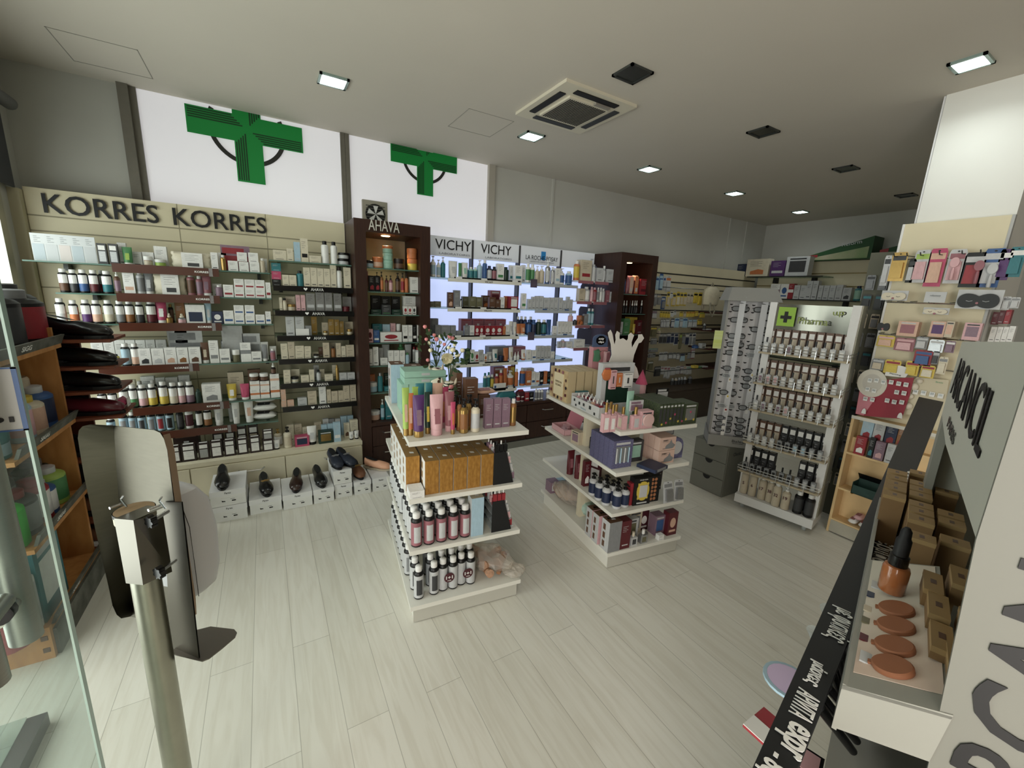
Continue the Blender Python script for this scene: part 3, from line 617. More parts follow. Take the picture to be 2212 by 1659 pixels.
S=[('top glass shelf beside brown cabinet',1.71,ZD,'ct 170 335 345 cr;ct 340 420 325 cr;ct 430 508 245 lb;cb 512 605 200 cr bk;ct 615 765 415 cr;bo 770 862 230 wh wh bk;bo 885 970 240 wh wh bk;ja 980 1115 450 lg lg bk;ja+ 985 1115 375 lg lg bk;ja> 1100 1150 385 bk bk bk'),
('second black-lipped shelf',1.53,ZD,'ct 158 272 705 bk;ct+ 152 272 605 hp;ct+ 148 268 505 tl;ct 285 368 650 cr;ct 370 460 655 cr;bo 465 548 600 tl tl bk;ct 548 632 560 cr;ct 634 715 562 cr;ct 717 796 570 cr;ct 798 880 575 cr;ct 882 953 530 cr;bo 955 1028 555 wh wh db;ct 1045 1132 560 cr'),
('third black-lipped shelf',1.35,ZD,'ct 250 284 930 cr;bo 285 345 940 be cr bk;ct> 325 445 920 be;ja 350 450 1015 be be go;ct 455 508 900 pk;ct 515 570 900 pk;cb 578 690 878 sv lg;cb 698 803 862 sv lg;cb 808 905 870 sv lg;cb 920 1018 882 sv lg;ct> 1028 1140 922 sv;ja 1035 1122 1042 rd dr dr'),
('fourth black-lipped shelf',1.162,ZD,'ct 330 436 1168 lg;bo 395 440 1250 gn ol bk;ct 445 556 1168 lg;ct 570 648 1280 gy;ct> 645 715 1168 go;ct> 775 850 1240 be;ja 795 848 1345 go cr go;ct 856 926 1198 go;ct 930 990 1203 go;ct 995 1045 1225 go;ct> 1056 1160 1230 be;ja 1088 1155 1322 go cr go'),
('fifth black-lipped shelf',.985,ZE,'ct 267 352 12 cr;ct 356 438 -10 be;ct 446 556 122 cr;ct+ 442 554 40 cr;ct 562 640 125 cr;ct+ 558 640 45 cr;ct> 650 735 115 cr;ja 675 740 148 cr lg bk;ct> 735 790 60 br;ct 790 868 0 be;ct> 870 944 0 be;bo 890 945 52 am am db;ct 950 1010 5 be;ct 1015 1070 45 cr;ct 1075 1175 110 be;ct+ 1072 1172 30 be'),
('sixth black-lipped shelf',.795,ZE,'ct 303 388 420 cr;ct+ 298 385 340 cr;ct> 390 502 330 cr;ja 397 490 425 lg cr bk;ct 515 616 405 cr;ct 620 680 335 cr;ct> 675 740 280 sv;bo 707 765 340 sv lg bk;ct> 742 806 330 cr;ct 810 912 392 cr;ct> 905 952 275 cr;bo 945 985 280 go go go;ct 992 1082 375 lg;ct 1086 1182 372 lg'),
('lowest black-lipped shelf',.61,ZE,'ct 272 338 735 pe;ct+ 268 330 580 pe;ct 346 430 710 pe;ct 475 590 685 lg;ct 600 712 672 be;ct+ 596 708 600 be;ct 740 826 545 wh;ct 836 887 580 be;ct 892 972 602 be;ct 977 1042 595 be;ct 1040 1118 530 be;ct 1122 1197 520 be')]
for w,z,Z,s in S: row(w,AP,0,z,Z,s)
o=MB().box(.06,.09,0,.003,0,.05).build('price_card',pm('wh')); 
p=at_y(600,715,3.54); o.location=(p.x-.06,3.54,1.166); o.scale=(3,1,1); tag(o,'small white price card clipped at left end of fourth black-lipped shelf','card')
# ------------------------------------------------------------------ dark brown display cabinets
def cabinet(x0,x1,lb,topz,zs,floorz,back,light=True,txt=None):
    r=empty('display_cabinet',((x0+x1)/2,3.42,0),0,lb,'cabinet'); w=(x1-x0)/2; D=.46; t=.085
    b=MB(); b.box(-w,-w+t,0,D,.0,topz); b.box(w-t,w,0,D,0,topz); b.box(-w+t,w-t,0,D,topz-.09,topz); b.box(-w+t,w-t,0,D,floorz-.03,floorz); b.box(-w+t,w-t,D-.02,D,0,topz)
    b.build('carcass',M_wenge,r)
    MB().box(-w+t,w-t-.0,D-.026,D-.021,floorz,topz-.09).build('back_panel',back,r)
    for k,(dx,) in enumerate(((0,),(1,))):
        a=-w+t+.005+dx*(w-t); c=a+(w-t)-.01
        for (z0,z1) in ((.03,floorz*.52),(floorz*.53,floorz-.035)):
            d=MB().box(a,c,-.005,.015,z0,z1).build('drawer',M_wenge,r); MB().tube([(c-.12,-.005,z1-.05),(c-.11,-.03,z1-.05),(c-.03,-.03,z1-.05),(c-.02,-.005,z1-.05)],.005,6).build('handle',M_chrome,d)
    for z in zs:
        g=MB().box(-w+t+.003,w-t-.003,.03,D-.03,z-.008,z).build('shelf',M_glass,r); MB().box(-w+t+.003,w-t-.003,.028,.031,z-.008,z).build('glass_edge',M_glassedge,g)
    MB().lathe([(0,-.004),(.032,-.004),(.036,0)],16,c=(-.03,.14,topz-.091)).build('downlight',M_warm,r)
    l=bpy.data.lights.new('cabinet_spot','SPOT'); l.energy=light; l.color=(1,.78,.5); l.spot_size=math.radians(120); l.spot_blend=.6; l.shadow_soft_size=.03
    lo=bpy.data.objects.new('cabinet_spot',l); lo.location=((x0+x1)/2-.03,3.56,topz-.11); COL.objects.link(lo)
    return r
c1=cabinet(.618,1.213,'tall dark brown lit cabinet with silver lettering on top and glass shelves','2.05' and 2.05,[1.70,1.517,1.335,1.106,.915,.685],.436,mat('cabinet_back_cream','CDB79A',.6),light=9)
text('AHAVA',mat('silver_letter','D8D6CC',.35,.3),(-.075,-.006,2.012),(1,0,0),(0,0,1),.235,.078,c1,th=.006)
CP=(0,3.485)
S=[('top shelf of lit cabinet',1.70,ZD,'ja 1308 1422 468 lg lb bk;ja 1415 1540 430 og pe og;ja 1545 1665 470 mi mi mi;ja+ 1542 1663 378 mi mi mi;ja+ 1540 1662 290 mi mi og;ja 1682 1805 450 db br db;ja 1852 1970 455 ye ye og;ja+ 1846 1962 322 og og og'),
('second shelf of lit cabinet',1.517,ZD,'tu> 1312 1350 605 rs rs bk;cp 1355 1430 660 bk rd;cp 1432 1495 662 bk rd;pu> 1440 1482 612 db br bk;pu 1495 1540 605 am og bk;pu 1558 1600 655 dr br bk;pu 1606 1655 655 rs pk bk;pu 1690 1748 620 db br bk;pu 1755 1800 622 og rd bk;pu 1802 1848 625 og og db;ct 1866 1975 680 wh'),
('third shelf of lit cabinet',1.335,ZD,'bo 1322 1350 1040 wh wh bk;ct> 1385 1500 905 bk;ct> 1512 1622 915 bk;ct> 1636 1745 918 bk;ct 1382 1510 1080 dn;cb 1516 1630 1080 dg gn;ct+ 1516 1628 1022 dg;ct 1642 1762 1080 dn;cp> 1782 1935 915 wh gy;cx 1782 1835 1040 wh rd;cx 1840 1888 1042 wh rd;cx 1892 1940 1042 wh dg'),
('fourth shelf of lit cabinet',1.106,ZD,'cx 1335 1408 1320 pk dr;cb 1414 1486 1335 bl wh;cx 1495 1765 1360 wh rd;cb> 1400 1520 1258 tl lb;ct> 1525 1618 1262 lb;ct> 1624 1686 1250 pk;ja> 1700 1756 1258 bu bu wh;cb 1776 1838 1272 wh bk;cb 1842 1893 1272 wh lg;cb 1897 1946 1272 bk wh;cb 1951 2000 1272 wh bk'),
('fifth shelf of lit cabinet',.915,ZE,'ct 1340 1402 82 wh;ct 1406 1474 55 wh;ct> 1478 1530 65 lg;tu> 1530 1622 30 lg lg wh;ct 1500 1588 190 wh;ct 1596 1662 98 wh;ct 1666 1732 98 wh;ct 1736 1802 98 wh;bo> 1722 1798 20 gn gn gn;bo 1812 1862 130 lb lb gn;tu> 1812 1892 28 lg lg lg;bo> 1900 1935 55 wh lg rd;bo 1938 2000 62 lg wh rd'),
('sixth shelf of lit cabinet',.685,ZE,'ja 1355 1468 500 lb lb wh;bo 1470 1535 380 tl tl sv;ct 1548 1645 545 tl;cp> 1350 1432 395 og rd;ct> 1548 1612 380 dn'),
('bottom of lit cabinet',.436,ZE,'ja 1372 1505 855 pe pe wh;pu 1505 1552 700 tl lb wh;ct 1562 1640 690 tl')]
for w,z,Z,s in S: row(w,CP,0,z,Z,s)
# extractor fan in the window above the cabinet
p=at_y(812,460,3.90); r=empty('extractor_fan',(p.x,3.92,2.17),0,'small grey louvred extractor fan in window above lit cabinet','fan')
MB().box(-.105,.105,0,.05,-.11,.11,taper=0).build('housing',mat('fan_beige','9C9788',.5),r)
b=MB(); b.lathe([(.0,-.01),(.085,-.01)],20,cap=False); b.tmap(lambda x,y,z:(x,-.004+z*0,y)); b.build('opening',M_blkm,r)
b=MB()
for k in range(7): b.box(-.08,.08,-.012,-.006,-.075+k*.023,-.069+k*.023)
b.build('louvre',mat('fan_slat','55534B',.5),r)
b=MB()
for k in range(5):
    a=k*2*PI/5; b.add([(0,-.014,0),(.07*math.cos(a),-.016,.07*math.sin(a)),(.07*math.cos(a+.6),-.012,.07*math.sin(a+.6))],[(0,1,2)])
b.build('blade',mat('fan_blade','D8D8D4',.4),r)
# ------------------------------------------------------------------ back lit white wall unit
vu=empty('backlit_wall_unit',(0,3.5,0),0,'white back-lit cosmetic wall unit between the two dark brown cabinets','shelving')
VX=[1.235,1.762,2.292,2.82,3.30]
MB().box(1.22,3.3,.34,.36,.47,1.86).build('light_panel',M_led,vu)
b=MB().box(1.22,3.3,.28,.36,1.86,2.035); b.build('header',mat('header_white','D5D8DC',.4,emit=.12),vu)
for x in VX[1:4]: MB().box(x-.008,x+.008,.0 if False else .27,.345,.47,2.03).build('upright',mat('upright_dark','3B3A3C',.4),vu)
text('VICHY',M_ink,(1.565,.275,1.965),(1,0,0),(0,0,1),.36,.088,vu,th=.002); text('LABORATOIRES',mat('print_grey','777A80',.5),(1.58,.275,1.885),(1,0,0),(0,0,1),.31,.018,vu)
text('VICHY',M_ink,(2.02,.275,1.965),(1,0,0),(0,0,1),.34,.088,vu,th=.002); text('LABORATOIRES',mat('print_grey','777A80',.5),(2.05,.275,1.885),(1,0,0),(0,0,1),.30,.018,vu)
MB().box(2.56,2.615,.272,.278,1.91,1.995).build('blue_square',mat('print_blue','2F86C8',.4),vu)
text('LA ROCHE-POSAY',M_ink,(2.57,.27,1.925),(1,0,0),(0,0,1),.41,.045,vu); text('LABORATOIRE DERMATOLOGIQUE',mat('print_grey','777A80',.5),(2.57,.27,1.885),(1,0,0),(0,0,1),.31,.014,vu)
nv=['top','second','third','fourth','lowest']
for i,z in enumerate((1.66,1.40,1.143,.886,.617)):
    r=empty('display_shelf',(0,3.5,z),0,nv[i]+' long white shelf with price lip on back-lit wall unit','shelf','long shelves on the back-lit unit')
    MB().box(1.225,2.84,0,.30,-.010,0).build('shelf_board',M_glass,r)
    MB().box(1.40 if i else 1.40,2.155,-.012,-.002,-.032,-.002).build('lip',M_whitelam,r)
    MB().box(1.46,2.14,-.013,-.003,-.002,.010).build('rail',M_blk,r)
    MB().box(2.33,2.852,-.012,-.002,-.030,0).build('lip',mat('lip_greyblue','A9AEB2',.4),r)
    text('VICHY',M_ink,(1.80,-.0135,-.018),(1,0,0),(0,0,1),.085,.016,r)
    for x in (1.47,1.72,2.05): MB().box(x,x+.06,-.016,-.011,-.006,.012).build('price_tag',pm('wh'),r)
    MB().box(2.42,2.47,-.016,-.011,0,.012).build('price_tag',pm('bl'),r); MB().box(2.70,2.75,-.016,-.011,0,.012).build('price_tag',pm('bl'),r)
    if i in (0,2): MB().box(2.255,2.33,-.02,-.014,-.045,.035).build('picture_card',mat('portrait_card','4A4250',.5,noise=.4,nscale=9),r)
for i,z in enumerate((1.715,1.50,1.245,1.0)):
    r=empty('display_shelf',(0,3.5,z),0,nv[i]+' short white shelf with red lip beside small brown cabinet','shelf','red-lipped shelves')
    MB().box(2.845,3.28,0,.3,-.01,0).build('shelf_board',M_whitelam,r); MB().box(2.86,3.06,-.01,-.001,-.03,0).build('lip',pm('rs'),r); MB().box(3.09,3.28,-.01,-.001,-.03,0).build('lip',pm('rs'),r)
    q=MB(); q.prism([(0,0),(.21*0+.0,.16)]+[(.02+.19*math.sin(t*PI/12),.16+.0+.03*math.cos(t*PI/12)-.03+.03) for t in range(0,7)]+[(.21,0)],.01); q.build('side_panel',mat('side_panel_slate','5E6176',.4),r,loc=(3.07,.2,.005))
bc=empty('base_cabinet',(0,3.42,0),0,'dark brown drawer cabinet below the back-lit shelves','cabinet')
MB().box(1.215,3.28,0,.43,.44,.468).build('worktop',M_wenge,bc); MB().box(1.215,3.28,.015,.43,.07,.44).build('carcass',M_wenge,bc); MB().box(1.215,3.28,-.015+.0,.43,0,.065).build('plinth',mat('plinth_grey','77776F',.35),bc)
for k in range(4):
    a=1.22+k*.515
    for z0,z1 in ((.075,.25),(.256,.435)):
        d=MB().box(a,a+.508,-.005,.013,z0,z1).build('drawer',M_wenge,bc); MB().tube([(a+.19,-.005,z1-.06),(a+.2,-.03,z1-.06),(a+.31,-.03,z1-.06),(a+.32,-.005,z1-.06)],.005,6).build('handle',M_chrome,d)
VP=(0,3.525)
S=[('top long back-lit shelf',1.66,ZF,'pu 175 238 340 wh lb wh;pu 244 296 388 wh lb wh;pu 297 352 355 tl tl wh;tu 400 505 405 wh lg wh;tu 506 546 430 gn gn wh;tu 550 625 425 wh mi wh;bo> 595 632 490 tl tl wh;bo 636 682 480 mi tl wh;bo 686 734 482 mi tl wh;pu 736 795 390 lb lb wh;bo 800 850 395 bl bl wh;bo 852 910 465 nv lg nv;bo 912 962 475 bk rs bk;cb 965 1045 440 wh gn;bo 1050 1112 480 dn dn dn;cb> 1112 1172 460 wh tl;cb 1176 1262 462 wh tl;ct> 1262 1300 455 wh;bo 1320 1366 438 wh gn wh;bo 1372 1422 448 wh gn wh;pu 1430 1475 462 be be wh;pu 1482 1540 460 be be wh;pu 1557 1612 395 sv lg wh;bo 1616 1656 480 sv lg wh;cb 1660 1715 495 wh lb;pu 1716 1784 490 wh bl wh;bo 1808 1876 530 lb bl wh'),
('second long back-lit shelf',1.40,ZF,'ct 163 212 892 ol;ct 215 292 890 ol;cp 374 440 782 br pe;ct 448 522 758 gy;bo 522 550 860 sv sv bk;ct> 550 632 832 ol;ct 636 710 832 ol;ct 714 788 840 ol;ct 870 945 842 br;ct 948 1002 870 br;cb 1006 1050 840 wh lg;ct> 1055 1110 828 og;gb 1112 1216 832 rd wh;cb 1256 1310 795 wh gn;ct 1330 1376 862 lg;ct 1380 1420 835 lg;ct 1424 1462 826 lg;ct 1466 1516 826 lg;ct 1520 1592 845 lg;ct 1595 1642 845 lg;ct 1646 1690 845 lg;ct 1700 1746 845 lg;ct 1750 1790 882 lg;ct 1796 1830 835 lg;ct 1833 1865 868 lg'),
('third long back-lit shelf',1.143,ZF,'ct> 165 260 1095 gy;ct 222 288 1172 gy;ct 290 402 1178 gy;ct 406 470 1178 gy;ct 476 556 1242 gy;ct 572 630 1182 gy;cb 636 690 1178 wh lg;cx 696 750 1182 rd wh;cx 752 800 1182 rd wh;cx 812 885 1182 rd wh;cx 888 948 1182 rd wh;cx 950 1028 1182 rd wh;ct 1032 1062 1190 og;cb 1066 1110 1172 wh lg;tu 1114 1162 1130 wh lg wh;tu 1164 1202 1140 wh be wh;tu 1204 1246 1160 og og wh;tu 1250 1316 1160 og pe wh;bo> 1200 1235 1072 nv nv wh;bo> 1240 1282 1070 nv nv wh;bo> 1286 1326 1074 nv bl wh;bo> 1350 1392 1074 nv nv wh;bo 1330 1382 1112 nv bl bl;bo 1386 1442 1112 bl nv bl;bo 1446 1502 1108 dn dn wh;bo 1510 1562 1112 dn tl wh;tu 1566 1622 1110 bl bl bl;ct 1630 1676 1185 wh;ct 1690 1732 1130 wh;ct 1734 1772 1130 wh;ct 1775 1815 1132 wh;ct 1818 1860 1130 wh'),
('fourth long back-lit shelf',.886,ZH,'ct 575 636 408 dn;cx 640 692 420 wh gn;cx 696 746 442 wh rd;ct 750 800 422 lg;cx 804 846 470 wh og;tu 850 915 448 lg wh wh;tu 920 982 415 wh tl wh;ja 996 1046 490 nv nv nv;ct> 860 1100 378 gy;ct> 1125 1300 378 rs;tu 1050 1112 400 og og og;tu 1115 1166 390 wh be wh;dr 1170 1202 448 wh wh wh;dr 1205 1236 440 wh wh wh;tu 1264 1316 418 wh pe og;ct 1320 1370 420 wh;cb 1380 1430 425 wh bl;ct 1436 1482 372 lg;ct 1486 1526 372 lg;ct 1530 1562 375 lg;ct 1565 1602 372 lg;ct 1605 1648 440 wh'),
('lowest long back-lit shelf',.617,ZH,'bo 805 846 700 wh tl tl;bo 850 886 690 wh tl tl;bo 888 935 718 ol ye wh;gb> 915 1050 620 rs am;bo 945 990 710 rd og wh;bo 995 1040 662 rd og wh;tu 1046 1092 640 og og og;pu 1096 1170 668 wh og wh;pc> 1100 1180 615 og ye;bo 1184 1222 650 og og wh;bo 1250 1310 640 og bl lg;cb 1314 1370 672 og wh;cb> 1312 1400 640 be og;cb 1374 1420 680 wh bl;cb 1424 1470 690 wh og;cb 1476 1515 680 bk wh;ct 1520 1560 675 og;cb 1564 1600 680 bk tl;cb 1604 1645 665 bk tl'),
]
for w,z,Z,s in S: row(w,VP,0,z,Z,s,short=True)
row('third long back-lit shelf',VP,0,1.143,ZF,'bk> 530 662 1100 rs rd;bk> 668 800 1100 rs rd;bk> 805 935 1102 rs rd;bk> 940 1066 1102 rs rd',back=.14,left='behind red cartons',short=True)
row('second long back-lit shelf',VP,0,1.40,ZF,'cp> 790 870 820 br og;gb> 880 1000 760 rs dr',back=.1,left='behind olive cartons',short=True)
S=[('top red-lipped shelf',1.715,ZF,'bo 1903 1960 405 og ye wh;cb 1965 2092 398 be rd;pu> 2080 2120 375 gy lg lg;bo 2108 2150 450 lg lg lg'),
('top red-lipped shelf',1.715,ZG,'ct 285 378 350 lg;bo 385 428 318 sv lg wh;ct 436 556 370 lg'),
('second red-lipped shelf',1.50,ZG,'ct 5 100 665 be;bo 110 190 640 lg wh wh;bo 195 235 640 pk pk pk;bo 238 292 650 rd rs pk;bo 295 330 650 lg gy wh;bo 335 370 652 lg wh wh;bo 373 415 668 lg lg wh;ct 428 475 695 rs;ct 478 525 715 lg'),
('third red-lipped shelf',1.245,ZG,'cp 5 78 1085 br og;ct 84 146 1060 gy;bo 150 200 975 tl lb wh;bo 204 245 978 tl lb wh')]
for w,z,Z,s in S: row(w,(0,3.525),0,z,Z,s,short=True)
row('third red-lipped shelf',(0,3.525),0,1.245,ZF,'bo 1830 1880 1040 pk pk wh;bo 1885 1925 1110 dg dg dg;cp 1928 1970 1060 og br',left='at left end',short=True)
row('red-lipped shelf nearest the pink stand',(0,3.525),0,1.0,ZF,'ct 1690 1730 1370 lg;bo 1735 1790 1350 pk lg wh;ct 1795 1860 1370 wh;ct 1880 2010 1345 wh',short=True)
row('brown counter under back-lit shelves',(0,3.47),0,.468,ZH,'bo 1205 1245 960 wh rd wh;bo 1250 1292 965 wh dr wh;cb 1296 1345 930 rd wh;cb 1350 1400 925 bk wh;bo 1422 1452 888 wh gy wh;bo 1456 1486 892 wh gy wh;bo 1490 1520 890 wh gy wh;bo 1560 1590 900 wh be wh;ct 1600 1640 900 lg',short=True)
row('brown counter under back-lit shelves',(0,3.47),0,.468,ZH,'pl 980 1200 905 tl lb;pl 1205 1320 905 bu rd',left='among folded cloths')
# leaflet on the lowest shelf
o=MB().box(0,.14,0,.004,0,.075).build('info_card',pm('wh')); p=at_y(1065,858,3.49); o.location=(p.x,3.488,.60); tag(o,'white information card with small blue logo on lowest long back-lit shelf','card')
MB().box(.01,.03,-.001,0,.03,.055).build('logo',pm('bl'),o)
# second cabinet
c2=cabinet(3.37,3.95,'smaller dark brown cabinet with pinkish lit top niche beyond the back-lit shelves',2.04,[1.60,1.38,1.14],.6,mat('cabinet_back_red','5A2018',.6),light=6)
MB().box(-.205,-.2,.1,.43,1.6,1.95).build('side_lining',mat('pink_lining','B98078',.6),c2)
S=[('top shelf of second brown cabinet',1.60,ZG,'bo 690 735 470 nv bl nv;pc 765 850 470 rs pe;pc 840 935 465 pe og;cp 850 930 545 dr nv;cb 945 1085 520 rd dr'),
('second shelf of second brown cabinet',1.38,ZG,'dr 655 685 880 nv bk bk;dr 695 722 850 bk bk wh;dr 735 760 850 bk dg wh;dr 790 815 850 bk bk dg;dr 825 855 850 bk bk wh;dr 862 885 850 bk bk wh;dr 890 918 850 bk dg wh;dr 968 998 845 bk bk wh'),
('third shelf of second brown cabinet',1.14,ZG,'ct 628 680 1180 lg;ct 690 790 1150 gn;ct+ 705 790 1130 gn;ct> 775 895 1110 ye;ct 900 985 1155 dr;cx 988 1035 1152 wh bk;tu 850 885 1215 ye pe go')]
for w,z,Z,s in S: row(w,CP,0,z,Z,s)
# ------------------------------------------------------------------ far slatwalls with hanging goods
sl=empty('slatwall_unit',(0,3.82,0),0,'dim cream slatted wall with hooks of hanging packs beyond the second brown cabinet','shelving')
MB().box(4.02,6.65,0,.06,.2,2.03).build('slat_panel',M_slat,sl)
b=MB()
for z in (1.895,1.79,1.62,1.42,1.22,1.0,.8): b.box(4.02,6.65,-.004,.002,z-.008,z+.008)
b.build('grooves',mat('groove_black','23231F',.6),sl)
b=MB()
for z in (1.71,1.43,1.13,.86,.63): b.tube([(4.3,-.22,z),(5.7,-.22,z)],.005,6)
for z in (1.71,1.43,1.13,.86,.63):
    for x in (4.3,5.7): b.tube([(x,-.22,z),(x,0,z)],.005,6)
b.build('hook_rail',M_lens,sl)
ZI=(1400,560,.08439); ZJ=(1400,680,.08439); ZK=(1400,800,.08439)
HP=(0,3.60)
S=[('high on dim slat wall',ZI,'bl= 165 300 440 780 lb bl lb;bl= 305 400 370 790 bl lb lb;bl= 405 470 440 800 lg bl lg;bl= 475 600 430 835 lg og lg'),
('upper hook rail of dim slat wall',ZI,'bl= 500 570 830 1200 ye dg be;bl= 585 655 840 1005 wh dg lg;bl= 630 725 860 1210 ye dg be;bl= 745 830 830 1200 ye dg cr;bl= 835 915 850 1190 ye dg be;bl= 920 1005 850 1195 ye dg be;bl= 1015 1085 870 1130 be dg be;bl= 1095 1170 880 1135 be dg be;bl= 1185 1290 850 1130 ye bk ye;bl= 1300 1400 850 1180 ye bk ye;bl= 1405 1470 880 1310 be lm be'),
('second hook rail of dim slat wall',ZI,'bl= 325 385 1330 1490 ye ol ye;bl= 390 445 1340 1490 ye ol ye;bl= 450 510 1340 1500 ye ol ye;bl= 515 580 1350 1500 ye ol ye;bl= 585 670 1330 1480 wh bk lg;bl= 680 735 1320 1430 wh bk lg;bl= 830 915 1340 1470 ye ol ye;bl= 920 990 1350 1470 be ol be;bl= 1000 1060 1340 1480 ye og ye;bl= 1065 1130 1340 1480 ye og ye;bl= 1135 1205 1340 1480 ye og ye;bl= 1210 1310 1310 1470 am ye ye;bl= 1340 1475 1360 1500 ye lm ye'),
('third hook rail of dim slat wall',ZJ,'bl= 340 395 110 330 gy lg lg;bl= 400 465 110 330 gy lg lg;bl= 470 570 100 330 gy lg lg;bl= 600 690 100 330 nv lg lg;bl= 700 815 80 330 lb bl lb;bl= 830 900 90 330 gy lb lg;bl= 905 1030 80 330 lb bl lb;bl= 1040 1150 110 330 gy lb lg;bl= 1155 1270 110 330 gy lb lg;bl= 1285 1400 110 260 ye ol ye'),
('fourth hook rail of dim slat wall',ZJ,'bl= 80 245 305 560 ol ye ol;bl= 275 330 330 560 be lm be;bl= 300 390 480 740 gy lg dg;bl= 395 490 480 740 gy lg dg;bl= 495 590 460 740 gy lg nv;bl= 595 680 460 740 lg nv nv;bl= 690 785 460 780 lg nv nv;bl= 815 880 470 880 ol lm ol;bl= 890 965 470 740 gy ol gy;bl= 970 1060 480 780 gy wh nv;bl= 1070 1140 460 780 lg nv gy;bl= 1150 1235 460 790 wh nv gy'),
('fifth hook rail of dim slat wall',ZJ,'bl= 300 405 960 1180 lg gy lg;bl= 410 515 950 1180 lg gy lg;bl= 535 635 970 1130 gy lg lg;bl= 640 730 970 1130 gy wh lg;bl= 740 820 970 1150 gy lg lg;bl= 830 965 980 1200 gy nv lb;bl= 1030 1110 960 1130 gy lg gy;bl= 1115 1220 800 1130 rs lg lg'),
('lowest hook rail of dim slat wall',ZK,'bl= 175 340 -100 155 dg gy dg;bl= 345 420 -90 110 lg rs lg;bl= 425 500 -100 200 lg rs lg;bl= 505 575 -100 220 lg rs lg;bl= 580 720 -80 130 lg gy lg;bl= 730 830 -110 100 lg gy lg;bl= 835 930 -110 100 mv lg lg;bl= 935 990 -100 100 lg pe lg;bl= 995 1140 -110 110 lg mi lg'),
('bottom of dim slat wall',ZK,'bo= 620 680 210 420 gy dg lg;bo= 710 770 200 410 be dg lg;bo= 790 845 190 410 gy dg lg;bo= 860 920 180 410 gy dg lg;bo= 940 1000 170 400 lg dg lg;bo= 1080 1150 160 350 gy dg gy')]
for w,Z,s in S: row(w,HP,0,1,Z,s,short=True,dd=.03 if 'rail' in w or 'high' in w else None)
# goods to the left, beside the brown cabinet
row('left column of dim slat wall',(0,3.62),0,1,ZI,'bl= 150 240 880 1200 gy lg gy;bl= 245 350 900 1170 gy be gy;bl= 355 460 960 1280 bl lg gy;bl= 90 250 1320 1520 gy mv lg',short=True,dd=.03)
row('left column of dim slat wall',(0,3.62),0,1,ZJ,'bl= 85 250 600 760 gy lg gy;bl= 20 275 860 960 gy mi gy;bl= 20 210 980 1100 gy lg gy;bl= 10 150 1180 1420 ol lg ol',short=True,dd=.03)
# back slatwall
BX=6.62
sb=empty('slatwall_unit',(BX,0,0),0,'beige slatted wall along the far back with boxes on its shelves','shelving')
MB().box(0,.06,1.6,4.9*.0+3.76,.2,2.16).build('slat_panel',M_slat,sb)
b=MB()
for z in (2.0,1.83,1.66,1.5,1.3,1.1,.9): b.box(-.004,.002,1.6,3.76,z-.007,z+.007)
b.build('grooves',mat('groove_gold','8F7F58',.35,.6),sb)
for z,y0,y1,n in ((1.955,2.75,3.76,'high'),(1.645,2.33,3.7,'long middle'),(1.36,2.3,3.7,'third'),(1.09,2.3,3.7,'fourth'),(.82,2.3,3.7,'lowest')):
    r=empty('glass_shelf',(BX-.30,0,z),0,n+' dark glass shelf on the far back slatted wall','shelf','glass shelves on back wall')
    MB().box(0,.295,y0,y1,-.012,0).build('glass_pane',M_glass,r); MB().box(-.003,.0,y0,y1,-.014,0).build('glass_edge',M_blkm,r)
    for y in (y0+.2,y1-.3): MB().box(.2,.29,y-.02,y+.02,-.09,-.012,taper=.002).build('bracket',M_blkm,r)
ZL=(1500,480,.18083); RB=-PI/2
BP=(BX-.27,0)
row('high shelf of far back wall',BP,RB,1.955,ZL,'cp 318 418 522 lg dg;bk> 425 500 500 dg dg;cb 500 612 500 nv lb;cp 618 888 440 cr og;cb 905 1080 460 pu lg;gb 1090 1370 410 lg dg',dd=.12,short=True)
row('long middle shelf of far back wall',BP,RB,1.645,ZL,'ct 860 900 830 wh;cm 902 1018 738 wh mv;cx 1022 1122 738 wh bl;cm 1118 1182 735 rd wh;ct 1185 1255 752 lg;ct 1260 1332 755 lg;ct 1335 1402 700 lg;ct 1405 1470 700 lg;ct 1475 1530 755 lg;ct 1535 1605 755 lg;ct 1608 1680 755 lg;ct 1684 1765 748 lg;cp 1765 1870 782 lg dg;bo 1895 1985 760 tl mi nv;ct 1990 2060 800 lg',dd=.08,short=True)
ZM=(1640,600,.12658)
row('third shelf of far back wall',BP,RB,1.36,ZM,'bo 80 110 600 wh lg wh;ct 115 150 590 nv;bo 155 230 530 lb gy lb;bo 235 300 530 lb gy lb',dd=.06,short=True)
row('fourth shelf of far back wall',BP,RB,1.09,ZM,'pu 40 100 870 lb bl lg;pu 110 170 880 lb bl lg',dd=.06,short=True)
